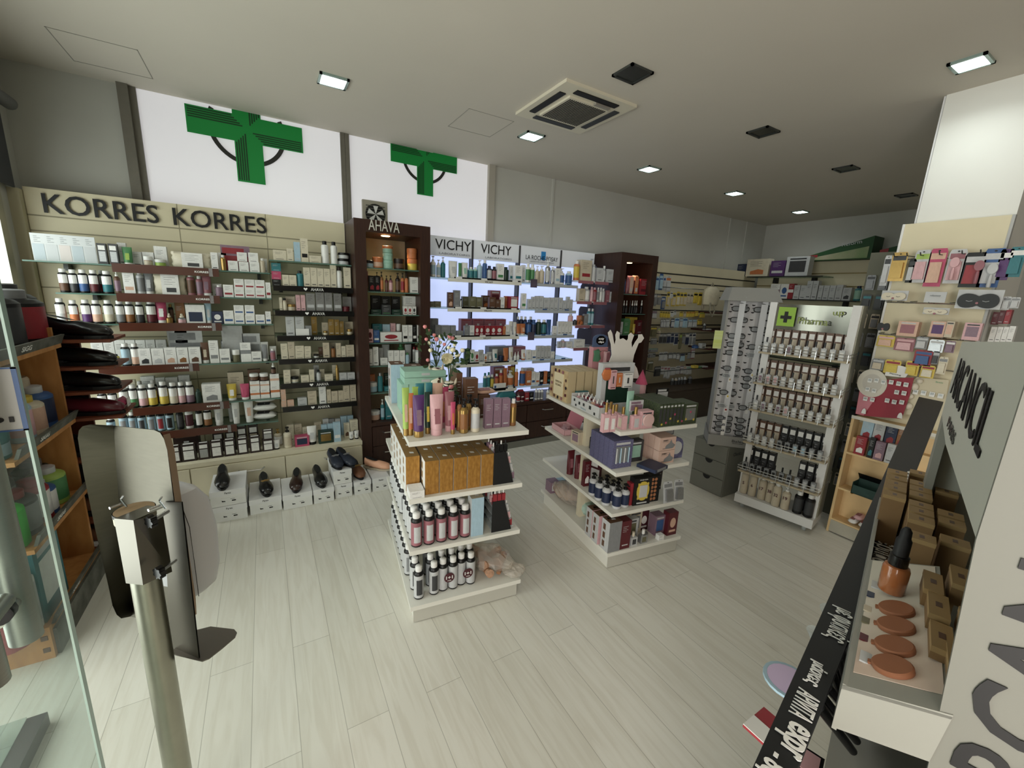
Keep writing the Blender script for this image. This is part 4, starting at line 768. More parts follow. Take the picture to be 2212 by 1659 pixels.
# big green boxes lying on top of the back panel
def greenbox(P,Q,lb,h0,h1):
    r=empty('pillow_box',(BX-.12,0,0),0,lb,'box','green boxes on top of the back panel')
    y0,y1=P[0],Q[0]; b=MB()
    a=[(0,y0,P[1]),(0,y1,Q[1]),(0,y1,Q[1]+h1),(0,y0,P[1]+h0)]; c=[(.28,y,z) for (_,y,z) in a]
    b.add(a+c,[(0,1,2,3),(7,6,5,4),(0,4,5,1),(1,5,6,2),(2,6,7,3),(3,7,4,0)],0); b.build('box_body',mat('deep_green','16421C',.5,noise=.15,nscale=4),r)
    b=MB(); b.add([(-.003,y0,P[1]+.01),(-.003,y1*.95+y0*.05,Q[1]+.01),(-.003,y1*.95+y0*.05,Q[1]+h1*.55),(-.003,y0*.6+y1*.4,P[1]*.6+Q[1]*.4+h1*.3),(-.003,y0,P[1]+h0*.5)],[(0,1,2,3,4)]); b.build('picture',mat('green_print','6F8E5A',.5,c2='A89C88',nscale=3),r)
    b=MB(); b.add([(-.005,y0,P[1]+h0*.62),(-.005,y0+(y1-y0)*.16,P[1]+h0*.66),(-.005,y0+(y1-y0)*.16,P[1]+h0*1.15),(-.005,y0,P[1]+h0)],[(0,1,2,3)]); b.build('red_tab',pm('rd'),r)
    t=text('Reform',pm('lg'),(-.006,y0+(y1-y0)*.68,P[1]*.3+Q[1]*.7+h1*.74),(0,-1,.12),(0,.12,1),abs(y1-y0)*.3,.045,r)
greenbox((3.05,2.16),(2.35,2.165),'long green box with red tab leaning on top of far back panel',.07,.27)
greenbox((2.27,2.16),(1.75,2.165),'green box partly hidden by the pillar, on top of back panel',.1,.22)
# backpack hung in the corner
p=at_y(1536,638,3.5); r=empty('backpack',(p.x,3.5,p.z),0,'small cream backpack hanging in the corner above the glasses rack','bag')
b=MB(); 
R=[]
for z,w,d in ((-.14,.10,.05),(-.12,.14,.07),(0,.15,.08),(.07,.13,.07),(.11,.07,.04)): R.append([(w*math.cos(2*PI*k/16),d*math.sin(2*PI*k/16),z) for k in range(16)])
b.loft(R); b.build('bag_body',mat('canvas_cream','BDB59E',.8,noise=.08,nscale=20),r)
b=MB(); b.tube([(-.08,-.06,-.1),(-.13,-.1,-.2),(-.06,-.1,-.27),(0,-.08,-.2),(.0,-.06,-.12)],.010,6); b.tube([(-.03,0,.1),(0,0,.16),(.04,0,.1)],.008,6); b.build('strap',mat('canvas_strap','8A8474',.8),r)
# corner shelving behind the glasses rack
r=empty('corner_shelving',(0,0,0),0,'dark corner shelves with red edges between the slat wall and glasses rack','shelving')
b=MB()
for z in (1.42,1.18,.93,.66): b.box(5.2,6.55,3.45,3.79,z-.02,z)
b.build('shelf_board',mat('dark_red_shelf','3A1512',.5),r)
row('corner shelf behind glasses rack',(0,3.5),0,1.18+.0,ZJ,'ct 1490 1620 390 lg;bo 1450 1500 230 gy dg lg',short=True)
row('lower corner shelf behind glasses rack',(0,3.5),0,.93,ZJ,'cp 1370 1480 735 lg dg;cp 1460 1560 870 be gn;cp 1565 1620 820 be og;bo 1225 1330 780 nv bl bl',short=True)
row('lowest corner shelf behind glasses rack',(0,3.5),0,.66,ZK,'ct 1180 1290 -120 ye;ct 1300 1380 -80 gn;ct 1385 1530 -40 lg',short=True)
# low units behind gondola two
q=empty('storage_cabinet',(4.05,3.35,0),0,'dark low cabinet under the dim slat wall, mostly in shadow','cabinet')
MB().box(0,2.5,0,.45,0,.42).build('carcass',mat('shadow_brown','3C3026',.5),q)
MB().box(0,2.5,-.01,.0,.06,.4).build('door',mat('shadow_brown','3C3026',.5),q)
# ------------------------------------------------------------------ spectacle display: cardboard drawers with rack
er=empty('drawer_tower',(3.095,1.76,0),0,'grey cardboard drawer tower with half round cut handles under the reading glasses rack','drawers')
M_card=mat('card_grey','6E6F66',.7,noise=.04,nscale=8); M_rackc=mat('rack_grey','8B8B87',.6); M_rackw=mat('rack_white','C9C9CB',.55)
MB().box(0,.26,0,.3,0,.43).build('carcass',M_card,er)
for k in range(3):
    z0=.008+k*.142
    d=MB().box(-.008,0,.006,.294,z0,z0+.134).build('drawer',M_card,er)
    h=MB(); h.add([(-.0095,.15+.034*math.cos(PI+t*PI/10),z0+.134+.034*math.sin(PI+t*PI/10)) for t in range(11)],[tuple(range(11))]); h.build('cut_handle',M_blkm,d)
for k,t_ in enumerate(('Glasses','','')):
    text('Classics',M_lens,(.13,-.002,.36),(1,0,0),(0,0,1),.12,.03,er) if k==0 else None
# rack: vertical box turned towards the shopper
ang=math.radians(-46); rk=empty('glasses_rack',(3.04,1.90,.43),ang,'tall grey spectacle rack with hooded top and two columns of reading glasses','rack')
Wd=.305
MB().box(-.02,Wd+.02,-.02,.16,0,.012).build('base',M_rackc,rk)
b=MB(); b.prism([(-.02,0),(Wd+.02,0),(Wd+.02,.085),(-.02,.085)],.006,y=-.026); b.add([(-.02,-.02,0),(-.02,.16,0),(-.02,.16,.14),(-.02,-.02,.085)],[(0,1,2,3)]); b.add([(Wd+.02,-.02,0),(Wd+.02,.16,0),(Wd+.02,.16,.14),(Wd+.02,-.02,.085)],[(0,1,2,3)]); b.build('lip',M_rackc,rk)
text('Balee',M_ink,(.2,-.0275,.05),(1,0,0),(0,0,1),.09,.02,rk); text('eyewear',M_ink,(.2,-.0275,.03),(1,0,0),(0,0,1),.08,.008,rk)
LN=.0
b=MB()
# zig-zag front panels (lean back slightly)
zt=1.17
def yb(z): return .03+.04*z
xsz=[0,.045,.11,.155,.20,.265,Wd]; ysz=[.0,.0,.028,0.0,.0,.028,0.0]
for i in range(6):
    b.add([(xsz[i],yb(0)+ysz[i],.012),(xsz[i+1],yb(0)+ysz[i+1],.012),(xsz[i+1],yb(zt)+ysz[i+1],zt),(xsz[i],yb(zt)+ysz[i],zt)],[(0,1,2,3)])
b.build('front_panel',M_rackw,rk)
MB().box(-.015,-.0,.02,.15,.012,zt).build('side_panel',M_rackc,rk); MB().box(Wd,Wd+.015,.02,.15,.012,zt).build('side_panel',M_rackc,rk)
MB().box(0,Wd,.13,.15,.012,zt).build('back_panel',M_rackc,rk)
b=MB(); h0,h1=zt-.03,zt+.07
P=[(-.03,-.035,h0),(Wd+.03,-.035,h0),(Wd+.05,.18,h0+.0),(-.05,.18,h0+.0),(-.0,.03,h1),(Wd+.0,.03,h1),(Wd+.02,.16,h1),(-.02,.16,h1)]
b.add(P,[(0,1,5,4),(1,2,6,5),(2,3,7,6),(3,0,4,7),(4,5,6,7),(0,3,2,1)]); b.build('hood',M_rackc,rk)
for x in (.085,.235):
    b=MB(); b.add([(x-.02,.02,zt-.05),(x+.012,-.02,zt-.05),(x+.012,-.02,.1),(x-.02,.02,.1)],[(0,1,2,3)]); b.add([(x-.02,.02,zt-.04),(x+.012,-.02,zt-.0),(x+.012,-.02,zt-.05)],[(0,1,2)]); b.build('fin',M_rackw,rk)
nb=MB()
for r_ in range(20):
    z=.07+r_*.055
    for x in (.02,.125,.175,.28): nb.prism([(x+.012*math.cos(PI+t*PI/6),z+.009*math.sin(PI+t*PI/6)) for t in range(7)],.004,0,y=yb(z)-.006)
nb.build('nose_slot',M_blk,rk)
# spectacles
M_lensg=glassmat('spectacle_lens','D0D4D6',.10,.05)
def glasses(x,z,c,lb,full=True,tagc=None):
    g=empty('reading_glasses',(0,0,0),0,lb,'glasses','reading glasses on the rack'); M_f=pm(c)
    Mx=rk.matrix_basis if False else Matrix.Translation((3.04,1.90,.43))@Matrix.Rotation(ang,4,'Z')
    g.matrix_world=Mx@Matrix.Translation((x,yb(z)-.045,z))
    b=MB(); w=.027;h=.018
    for sx in (-1,1):
        pts=[]
        for k in range(16):
            t=2*PI*k/16; cx_=sx*.032; ct,st=math.cos(t),math.sin(t)
            pts.append((cx_+w*math.copysign(abs(ct)**.7,ct),abs(cx_)*.05,h*math.copysign(abs(st)**.75,st)))
        b.tube(pts,.0032,5,closed=True)
    b.tube([(-.009,0,.004),(0,-.003,.007),(.009,0,.004)],.003,5)
    b.build('frame',M_f,g)
    for sx in (-1,1):
        MB().tube([(sx*.056,.0,.008),(sx*.058,.03,.008),(sx*.05,.07,.0),(sx*.05,.085,-.016)],.0035,5).build('temple',M_f,g)
    ln=MB()
    for sx in (-1,1):
        ln.prism([(sx*.032+w*.95*math.cos(2*PI*k/12),h*.95*math.sin(2*PI*k/12)) for k in range(12)],.001,y=0)
    ln.build('lens',M_lensg,g)
    if tagc:
        tb=MB().box(-.012,.012,-.006,-.004,-.045,-.012).build('paper_tag',pm('wh'),g); 
        MB().box(-.007,.007,-.0075,-.006,-.034,-.02).build('sticker',pm(tagc),tb)
    return g
n=0
GL=[(0,1.085,'bk','ye'),(1,1.085,'bk',None),(0,1.0,'bk','wh'),(1,.935,'bk','gy'),(0,.875,'bk','ye'),(0,.81,'bk','gn'),(1,.8,'bk',None),(0,.745,'bk','wh'),(1,.735,'lg',None),(0,.62,'dg',None),(1,.61,'bk','ye'),(0,.56,'lg','go'),(1,.55,'bk','gy'),(1,.49,'bk','go'),(0,.425,'bk','ye'),(0,.315,'lg','rd'),(1,.315,'bk','wh'),(0,.215,'bk','wh'),(1,.21,'bk',None),(0,.165,'bk','wh'),(1,.155,'bk',None),(0,.118,'bk','wh'),(1,.105,'bk',None),(1,.06,'dg','ye')]
cnt=[0,0]
for c_,z,col,tg in GL:
    cnt[c_]+=1
    glasses(.085+c_*.15-.005,z*.985+.012,col,(PAL[col][0]+' framed reading glasses, '+ordw(cnt[c_])+' from top in '+('left' if c_==0 else 'right')+' rack column'+(', with tag' if tg else '')),tagc=tg)
o=MB().box(-.03,.03,-.004,0,-.07,.07).build('gradient_card',mat('green_white_card','C9CEA8',.5,c2='A8B83A',nscale=6,stretch=(.1,.1,3))); p=at_n(1546,716,(math.cos(ang),math.sin(ang)),0) if False else Vector((3.015,1.945,1.27))
o.location=p; o.rotation_euler=(0,0,ang); tag(o,'small white and lime card stuck to the left edge of the glasses rack','card')
# ------------------------------------------------------------------ perfume tester stand
A0,B0=Vector((3.043,1.63,0)),Vector((3.139,1.13,0)); dv=(B0-A0); WW=dv.length; ang=math.atan2(dv.y,dv.x)
ps=empty('perfume_stand',(A0.x,A0.y,0),ang,'tall white wheeled perfume tester stand with curved mirror header and five wire-fronted tiers','stand')
M_st=mat('stand_white','D3D3D1',.35); M_mir=mat('mirror_header','77776F',.16,1)
MB().box(0,WW,0,.24,.05,.115).build('base',M_st,ps)
for x,y in ((.05,.05),(WW-.05,.05),(.05,.19),(WW-.05,.19)):
    b=MB(); b.lathe([(.025,-.01),(.025,.01)],12); b.tmap(lambda X,Y,Z:(Z,X,Y)); b.build('castor',M_clear,ps,loc=(x,y,.026))
for x in (0,WW-.045):
    MB().box(x,x+.045,.05,.075,.115,1.57).build('front_post',M_st,ps); MB().box(x+(.042 if x else -.002),x+(.050 if x else .004),.075,.22,.115,1.57).build('side_post',M_gal,ps)
TZ=[1.222,.998,.797,.545,.315]
b=MB()
N=16
for i in range(N):
    u0,u1=i/N,(i+1)/N
    yy=lambda u:.055+.03*math.sin(PI*u)
    x0,x1=.045+(WW-.09)*u0,.045+(WW-.09)*u1
    b.add([(x0,yy(u0),1.385),(x1,yy(u1),1.385),(x1,yy(u1),1.56),(x0,yy(u0),1.56)],[(0,1,2,3)],0,True)
b.build('mirror_header',M_mir,ps)
g=MB().prism([(.06,1.41),(.165,1.41),(.165,1.54),(.06,1.54)],.002,y=.048).build('green_square',mat('lime_logo','8DB43A',.5),ps)
MB().prism([(.10,1.435),(.122,1.435),(.122,1.46),(.145,1.46),(.145,1.482),(.122,1.482),(.122,1.51),(.10,1.51),(.10,1.482),(.078,1.482),(.078,1.46),(.10,1.46)],.002,y=.045).build('cross_cutout',M_blkm,g)
text('Pharma',mat('letter_olive','7D8A3A',.4),(.27,.046,1.455),(1,0,0),(0,0,1),.17,.045,ps,bold=.01); text('up',mat('letter_olive','7D8A3A',.4),(.40,.05,1.51),(1,0,.2),(0,0,1),.06,.035,ps,bold=.01)
for k,z in enumerate(TZ):
    t=MB(); t.box(.0,WW-.0,-.02,.2,z-.012,z); tr=t.build('tier_shelf',mat('tier_beige','A99C82',.5) ,ps)
    t=MB()
    for zz in (.022,.042): t.tube([(-.005,.2,z+zz),(-.005,-.03,z+zz),(WW+.005,-.03,z+zz),(WW+.005,.2,z+zz)],.0028,6)
    for j in range(7): x=WW*j/6; t.tube([(x,-.03,z-.01),(x,-.03,z+.045)],.0025,5)
    t.build('wire_guard',M_chrome,tr)
def pt(x,y,z): v=Matrix.Translation((A0.x,A0.y,0))@Matrix.Rotation(ang,4,'Z')@Vector((x,y,z)); return v
colsT=[('brown tiers',)]
tier_names=['top tier','second tier','third tier','fourth tier','lowest tier']
for k,z in enumerate(TZ):
    dark=(k==4) 
    for j in range(10):
        x=.033+j*(WW-.06)/9.3
        dk=dark or (k==3 and j>3)
        lab='wh'
        if (k,j) in ((0,3),(1,0),(2,1),(2,3)): lab='mv'
        if (k,j) in ((1,1),(1,2),(2,4)): lab='pk'
        if (k,j) in ((3,6),(3,7)): lab='lb'
        if dk and lab=='wh': lab='bk' if j<7 else 'lg'
        h=.105
        item('sq',('lg' if not dk else 'gy',lab,'dg' if not dk else 'bk'),pt(x,.01,z),ang,.030,.03,h,('dark' if dk else 'clear')+' glass tester bottle, '+ordw(j+1)+' from left on '+tier_names[k]+' of perfume stand','tester bottles '+tier_names[k])
        if k==4 and j in(4,5,6): continue
        b_='br' if not dk else 'bk'
        hh=.165 if k<4 else .17
        o=item('cl',(b_ if not dk else 'bk','be' if not dk else 'dg','wh'),pt(x+.005,.085,z),ang,.042,.045,hh,('brown' if not dk else 'black')+' perfume carton, '+ordw(j+1)+' from left in back row of '+tier_names[k],'perfume cartons '+tier_names[k])
for j,(x,n_,pump) in enumerate(((.035,'5',0),(.095,'6',0),(.16,'17',0),(.215,'38',0),(.265,'32',0),(.325,'19',1))):
    r=item('pu' if pump else 'bo',('be','be','wh'),pt(x,.06 if j<4 else .03,.115),ang,.055,.055,.20 if j<2 else .185,'large beige lotion bottle numbered '+n_+', on base of perfume stand','beige lotion bottles')
    text(n_,pm('bu'),(0,-.029,.09),(1,0,0),(0,0,1),.026 if len(n_)>1 else .013,.024,r,bold=.02)
for j,x in enumerate((.40,.465)):
    r=item('bo',('bk','dg','wh'),pt(x,.04,.115),ang,.058,.058,.165,('left' if j==0 else 'right')+' black bottle with white cap at right end of perfume stand base','black bottles on stand base')
    item('bo',('bk','dg','bk'),pt(x+.01,.13,.115),ang,.055,.055,.16,('left' if j==0 else 'right')+' black bottle behind, at right end of perfume stand base','black bottles on stand base')
# ------------------------------------------------------------------ pale wooden stand with boxes, by the pillar
WX0,WY0,WY1=3.335,1.115,.63
wd=empty('wooden_stand',(WX0,WY1,0),0,'pale wooden counter stand with three compartments of boxes, in front of the pillar','stand')
Wy=WY1*0; L_=WY0-WY1
b=MB(); D=.115
b.box(0,D,L_-.015,L_,0,.853); b.box(0,D,0,.015,0,.853); b.box(D-.01,D,0,L_,0,.853); b.box(0,D,0,L_,.838,.853)
b.build('carcass',M_woodl,wd)
for z in (.60,.34,.105): MB().box(0,D,.015,L_-.015,z-.012,z).build('shelf',M_woodl,wd); 
MB().box(-.004,0,.015,L_-.015,.01,.095).build('kick_panel',mat('kick_grey','A8A496',.5,noise=.1,nscale=8),wd)
MB().box(-.006,-.002,0,L_,.835,.856).build('top_lip',mat('lip_white','C9C6BC',.5),wd)
WP=(WX0+.008,0)
ZN=(1540,880,.18987)
S=[('upper compartment of wooden stand',.60,ZN,'cp 1615 1735 335 rd wh;cp 1765 1830 350 bk tl;cp 1835 1950 395 mv pk;ct 1965 2060 420 lg')]
for w,z,Z,s in S: row(w,WP,RB,z,Z,s,dd=.03)
row('upper compartment of wooden stand',(WX0+.05,0),RB,.70,ZN,'cp 1690 1820 145 lb rd;cp 1825 1950 165 lg rd;cp 1960 2090 190 nv rd;cp 2095 2190 210 am rd',dd=.03,left='in raised rear row')
MB().box(.045,D-.01,.015,L_-.015,.60,.70).build('riser',M_woodl,wd)
# open green box with dark makeup in the middle compartment
ob=empty('open_tray_box',(WX0-.03,.90,.342),0,'open dark green carton of loose black make-up in middle compartment of wooden stand','box')
b=MB(); t=.003
b.box(0,.09,-.12,-.117,0,.08); b.box(0,.09,.117,.12,0,.08); b.box(0,t,-.12,.12,0,.06); b.box(.087,.09,-.12,.12,0,.09); b.box(0,.09,-.12,.12,0,t); b.build('tray_body',mat('tray_green','1E3A34',.5,noise=.1),ob)
b=MB(); b.add([(.09,-.12,.09),(.09,.12,.09),(.05,.12,.135),(.05,-.12,.135)],[(0,1,2,3)]); b.build('flap',pm('bk'),ob)
for k in range(9):
    o=item('bo' if k%3 else 'ct',(('bk','be','bk'),('am','db','bk'),('bk','sv','go'))[k%3],(WX0+.0+.015+.05*random.random(),.80+.024*k,.35),0,.022,.022,.07,'small dark cosmetic, '+ordw(k+1)+' from right in open green carton','loose cosmetics',tilt=(1.2,.3*k,.5*k))
for k,(y,z) in enumerate(((.99,.108),(.93,.108),(.965,.148))):
    o=item('pl',('pk' if k==2 else 'wh','rs'),(WX0+.05,y,z),RB,.05,.1,.045,('lower left','lower right','upper')[k]+' rolled wrapped pack in bottom compartment of wooden stand','rolled packs',)
item('ct',('pk','rs'),(WX0+.06,.80,.108),RB,.14,.08,.09,'pink folded pack at right of bottom compartment of wooden stand',None)
# ------------------------------------------------------------------ earring displays on top of the wooden stand
def plane_x(px,py,X): return at_x(px,py,X)
ZO=(1820,780,.10849)
def zo(x,y,X): return at_x(ZO[0]+x*ZO[2],ZO[1]+y*ZO[2],X)
XE=3.36
ed=empty('earring_display',(XE,0,0),0,'red and white round-topped cardboard display of small earring packs','display')
def polyX(pts,X,th,name,m,par,fn=zo):
    P=[fn(x,y,X) for x,y in pts]; n=len(P)
    b=MB(); a=[(X-XE,p.y,p.z) for p in P]; c=[(X-XE+th,p.y,p.z) for p in P]
    b.add(a,[tuple(range(n))]); b.add(c,[tuple(range(n))[::-1]]); b.add(a+c,[(k,n+k,n+(k+1)%n,(k+1)%n) for k in range(n)]); return b.build(name,m,par)
polyX([(255,1050),(340,560),(480,420),(1250,330),(1420,330),(1330,700),(1175,1150),(420,1090)],XE,.006,'backing_board',mat('board_red','8E2536',.5),ed)
polyX([(260,1045),(345,570),(520,560),(640,760),(420,1080)],XE-.002,.002,'pink_panel',mat('board_pink','C07A86',.5),ed)
arc=lambda cx,cy,rx,ry,a0,a1,n:[(cx+rx*math.cos(math.radians(a0+(a1-a0)*i/n)),cy-ry*math.sin(math.radians(a0+(a1-a0)*i/n))) for i in range(n+1)]
polyX(arc(590,440,300,280,0,360,28)[:-1],XE-.004,.002,'round_panel',mat('panel_cream','C9C5B9',.5),ed)
polyX(arc(590,440,195,180,0,360,28)[:-1],XE-.006,.002,'inner_disc',mat('panel_white','B9B5AC',.5),ed)
polyX([(840,290)]+arc(1110,280,265,190,170,25,14)+[(1250,330)],XE-.008,.002,'white_header',pm('wh'),ed)
p=zo(1060,265,XE); text('Piercing',M_ink,(-.010,p.y,p.z),(0,-1,-.05),(0,-.05,1),.055,.010,ed)
for q,(x,y) in enumerate(((420,1010),(1140,1100))):
    p=zo(x,y,XE-.02); b=MB(); b.prism([(.012*math.cos(PI*t/8),.035*math.sin(PI*t/8)) for t in range(9)],.004); o=b.build('side_tab',pm('wh'),ed,loc=(-.02,p.y,p.z-.012),rot=RB)
k=0
for r_,pos in enumerate((((545,385),(680,385),(815,420),(970,420),(1120,450),(1265,470)),((500,560),(630,590),(1080,620),(1225,640)),((455,750),(595,770),(890,785),(1030,815),(1180,820)))):
    for j,(x,y) in enumerate(pos):
        p=zo(x,y,XE-.012); g=empty('earring_pack',(XE-.014,p.y,p.z-.013),RB,'tiny white earring pack, '+ordw(j+1)+' from left in '+('top','middle','bottom')[r_]+' row of red display','earring pack','earring packs on display')
        MB().box(-.011,.011,0,.002,0,.026).build('card',pm('wh'),g); MB().box(-.007,.007,-.005,0,.01,.022).build('bubble',M_clear,g)
ed2=empty('earring_display',(XE,0,0),0,'cream cardboard earring display with shells, beside the red one','display')
polyX([(1210,1060),(1290,700),(1400,380),(1480,320),(2120,380),(2050,800),(2000,1100)],XE+.03,.006,'backing_board',mat('board_cream','C4BBA2',.5),ed2)
for x,y,a in ((1535,400,.016),(1420,510,.022),(1340,700,.018),(1310,900,.02)):
    p=zo(x,y,XE+.02); b=MB(); b.lathe([(a,0),(a*.9,.004),(a*.4,.01),(0,.012)],12); o=b.build('shell',mat('shell_cream','D0C8B8',.5),ed2,loc=(.02,p.y,p.z),rot=(0,-PI/2,0))
p=zo(1900,430,XE); text('Braun',mat('mint_print','7FB08A',.5),(.024,p.y,p.z),(0,-1,0),(0,0,1),.03,.008,ed2)
for j,(x,y) in enumerate(((1440,620),(1600,640),(1770,670),(1940,700))):
    p=zo(x,y,XE+.01); g=empty('earring_pack',(XE+.018,p.y,p.z-.013),RB,'tiny white earring pack, '+ordw(j+1)+' from left on cream display','earring pack','earring packs on display')
    MB().box(-.012,.012,0,.002,0,.028).build('card',pm('wh'),g); MB().box(-.007,.007,-.005,0,.012,.024).build('bubble',M_clear,g)
# ------------------------------------------------------------------ pegboard panel on the pillar
pgx=3.43
pg=empty('pegboard_panel',(pgx,0,0),0,'beige hook panel on the white pillar carrying brushes, masks and packs','shelving')
MB().box(0,.02,.665,1.105,.80,2.07).build('panel',M_slat,pg); MB().box(-.004,.024,1.1,1.112,.80,2.07).build('edge_strip',pm('wh'),pg); MB().box(-.004,.024,.655,.667,.80,2.07).build('edge_strip',mat('edge_dim','A9AAA8',.5),pg)
b=MB()
for z in (1.86,1.60,1.40,1.22,1.05): b.tube([(-.012,.67,z),(-.012,1.1,z)],.004,6)
b.build('rail',M_chrome,pg)
ZP=(1840,450,.16878)
HX=(pgx-.09,0)
hk=MB()
for y in (.72,.79,.88,.96,1.02,1.08):
    hk.tube([(0,y,1.875),(-.12,y,1.87),(-.135,y,1.885)],.003,6); hk.tube([(0,y,1.61),(-.1,y,1.605)],.003,6); hk.tube([(0,y,1.41),(-.08,y,1.405)],.003,6)
hk.build('hook',M_lens,pg)
row('top hook row of pillar panel',HX,RB,1,ZP,'bl= 380 470 600 990 lg dg lg;bl= 480 680 560 930 go dg go;bl= 700 790 640 950 bk dg lg;bl= 770 970 530 950 lg lm pk;bl= 950 1175 510 1000 hp pe pe;bl= 1200 1430 520 960 lg rs pk;bl= 1400 1680 560 1010 bk lg rd;bl= 1640 1920 510 1010 bl lg lg',dd=.03)
# brush shapes inside the two right blisters
def brush(px,py,c,lb):
    p=at_x(px,py,pgx-.14); g=empty('hair_brush',(pgx-.115,p.y,p.z),RB,lb,'brush','paddle brushes on hooks')
    b=MB(); b.prism([(.019*math.cos(2*PI*t/18),.027*math.sin(2*PI*t/18)) for t in range(18)],.012,y=-.006); b.build('brush_head',pm(c),g)
    b=MB(); b.lathe([(.006,-.095),(.009,-.09),(.008,-.05),(.006,-.03)],10); b.build('brush_handle',pm(c),g)
brush(2113,573,'rs','coral paddle brush in pack on top row of pillar hooks, left of blue-grey one'); brush(2142,580,'lg','pale blue paddle brush at right end of top pillar hook row'); brush(2060,566,'pk','blush pink brush in clear pack, middle of top pillar hook row')
# sleep masks
def mask(px,py,w,h,c,lb,face,paper=True,tilt=0):
    p=at_x(px,py,pgx-.12); g=empty('sleep_mask',(pgx-.12,p.y,p.z),(0,tilt,RB),lb,'sleep mask','sleep masks on pillar hooks')
    if paper: MB().box(-w*.55,w*.55,.012,.015,-h*.45,h*.62).build('backing_card',pm('lg'),g)
    pts=[]
    for k in range(36):
        t=2*PI*k/36; r=1+.16*math.cos(2*t)*1 ; x=w/2*math.cos(t); z=h/2*math.sin(t)*(.5+.75*abs(math.cos(t))**.8)
        pts.append((x,z))
    b=MB(); b.prism(pts,.012,y=-.004); b.build('mask_body',pm(c),g)
    d=MB()
    for s in (-1,1): d.tube([(s*w*.28,-.006,0),(s*w*.2,-.006,-.004),(s*w*.12,-.006,0)],.0012,5)
    d.build('closed_eyes',pm(face),g); MB().lathe([(0,-.002),(.006,-.002),(.006,.002),(0,.002)],8).tmap(lambda x,y,z:(x,z-.006,y-.012)).build('nose',pm('rs'),g)
mask(1930,640,.115,.055,'cr','cream animal sleep mask in crumpled white packet at left of pillar hooks','dg')
mask(2020,673,.10,.035,'cr','cream eye mask with sleepy eyes below printed white card on pillar','br')
mask(2112,650,.155,.095,'bk','black cat shaped sleep mask at right on pillar hooks','lg')
mask(1908,706,.06,.06,'bk','black eye mask seen edge-on at left edge of pillar hooks','dg',paper=False)
p=at_x(2020,642,pgx-.1); o=MB().box(-.045,.045,0,.003,-.03,.03).build('printed_card',pm('lg')); o.location=(pgx-.1,p.y,p.z); o.rotation_euler=(0,0,RB); tag(o,'white header card reading relax above the sleepy-eyed mask','card')
text('relaxeazy',M_lens,(0,-.0015,.008),(1,0,0),(0,0,1),.045,.012,o)
ZQ=(1850,640,.13258)
row('third hook row of pillar panel',HX,RB,1,ZQ,'gb= 665 1000 410 650 pe rs;gb= 1190 1450 410 660 pe pu;gb= 1440 1580 410 670 be pe',dd=.05)
row('fourth hook row of pillar panel',HX,RB,1,ZQ,'bl= 320 605 640 820 ye pk pe;bl= 610 930 680 890 rs pk pk;bl= 950 1150 660 860 gy lg lg;bl= 1165 1410 710 910 sv lg sv;bl= 1430 1590 730 920 mv wh mv',dd=.03)
row('fifth hook row of pillar panel',HX,RB,1,ZQ,'bl= 235 430 1020 1200 gy lg be;bl= 440 700 1040 1260 ye rd ye;bl= 780 1000 1060 1290 ye rd ye;bl= 1030 1260 1130 1330 ye rd cr;bl= 920 1220 880 1130 rd bl bl;bl= 1220 1330 900 1110 gy lg dg;bl= 1310 1460 990 1270 cr gy cr',dd=.03)
ZR=(2080,480,.16878)
row('hooks at right edge of pillar panel',HX,RB,1,ZR,'bl= 430 610 340 740 pu wh pu;bl= 560 770 310 700 tl wh tl;gb= 0 230 1290 1510 pk mv;bl= 490 600 950 1120 lg gy lg;bl= 600 720 960 1100 lg gy lg',dd=.03)
row('rack beside the pillar panel',(3.5,0),RB,1,ZR,'ct= 370 450 1150 1310 dr;ct= 455 530 1130 1300 dr;ct= 535 610 1120 1300 rd;ct= 340 420 1340 1530 wh;ct= 425 495 1340 1530 wh;ct= 500 570 1340 1530 wh;ct= 575 655 1330 1530 wh',dd=.04,short=True)
# spiral rack between wooden stand and perfume stand, in shadow
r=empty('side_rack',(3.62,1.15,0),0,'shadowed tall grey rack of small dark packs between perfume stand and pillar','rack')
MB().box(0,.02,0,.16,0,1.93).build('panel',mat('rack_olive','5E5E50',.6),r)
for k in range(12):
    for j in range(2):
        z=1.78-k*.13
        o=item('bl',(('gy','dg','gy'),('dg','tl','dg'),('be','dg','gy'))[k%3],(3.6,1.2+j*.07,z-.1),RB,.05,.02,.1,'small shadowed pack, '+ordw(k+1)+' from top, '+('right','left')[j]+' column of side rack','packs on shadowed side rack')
# ------------------------------------------------------------------ centre gondolas
def k_gc(b): # gift carton: gold body, pale art side, kraft top
    b.box(-.5,.5,-.5,.5,0,1); b.quad((-.503,.5,0),(-.503,-.5,0),(-.503,-.5,1),(-.503,.5,1),1)
    b.quad((-.5,-.5,1.002),(.5,-.5,1.002),(.5,.5,1.002),(-.5,.5,1.002),2); b.quad((-.1,-.1,1.004),(.2,-.15,1.004),(.2,.05,1.004),(-.1,.1,1.004),3)
    for k in range(3): b.quad((-.505,.3,.1+.28*k),(-.505,.0,.1+.28*k),(-.505,.0,.3+.28*k),(-.505,.3,.3+.28*k),2)
KD['gc']=('gift_carton','gift cartons',[('gift_carton',k_gc,'abcw')],'c'); FEAT['gc']='with pale side and kraft top'
M_gold=mat('gold_brush','96692E',.38,.35,c2='B98A45',nscale=6,stretch=(1,1,1),coat=.2)
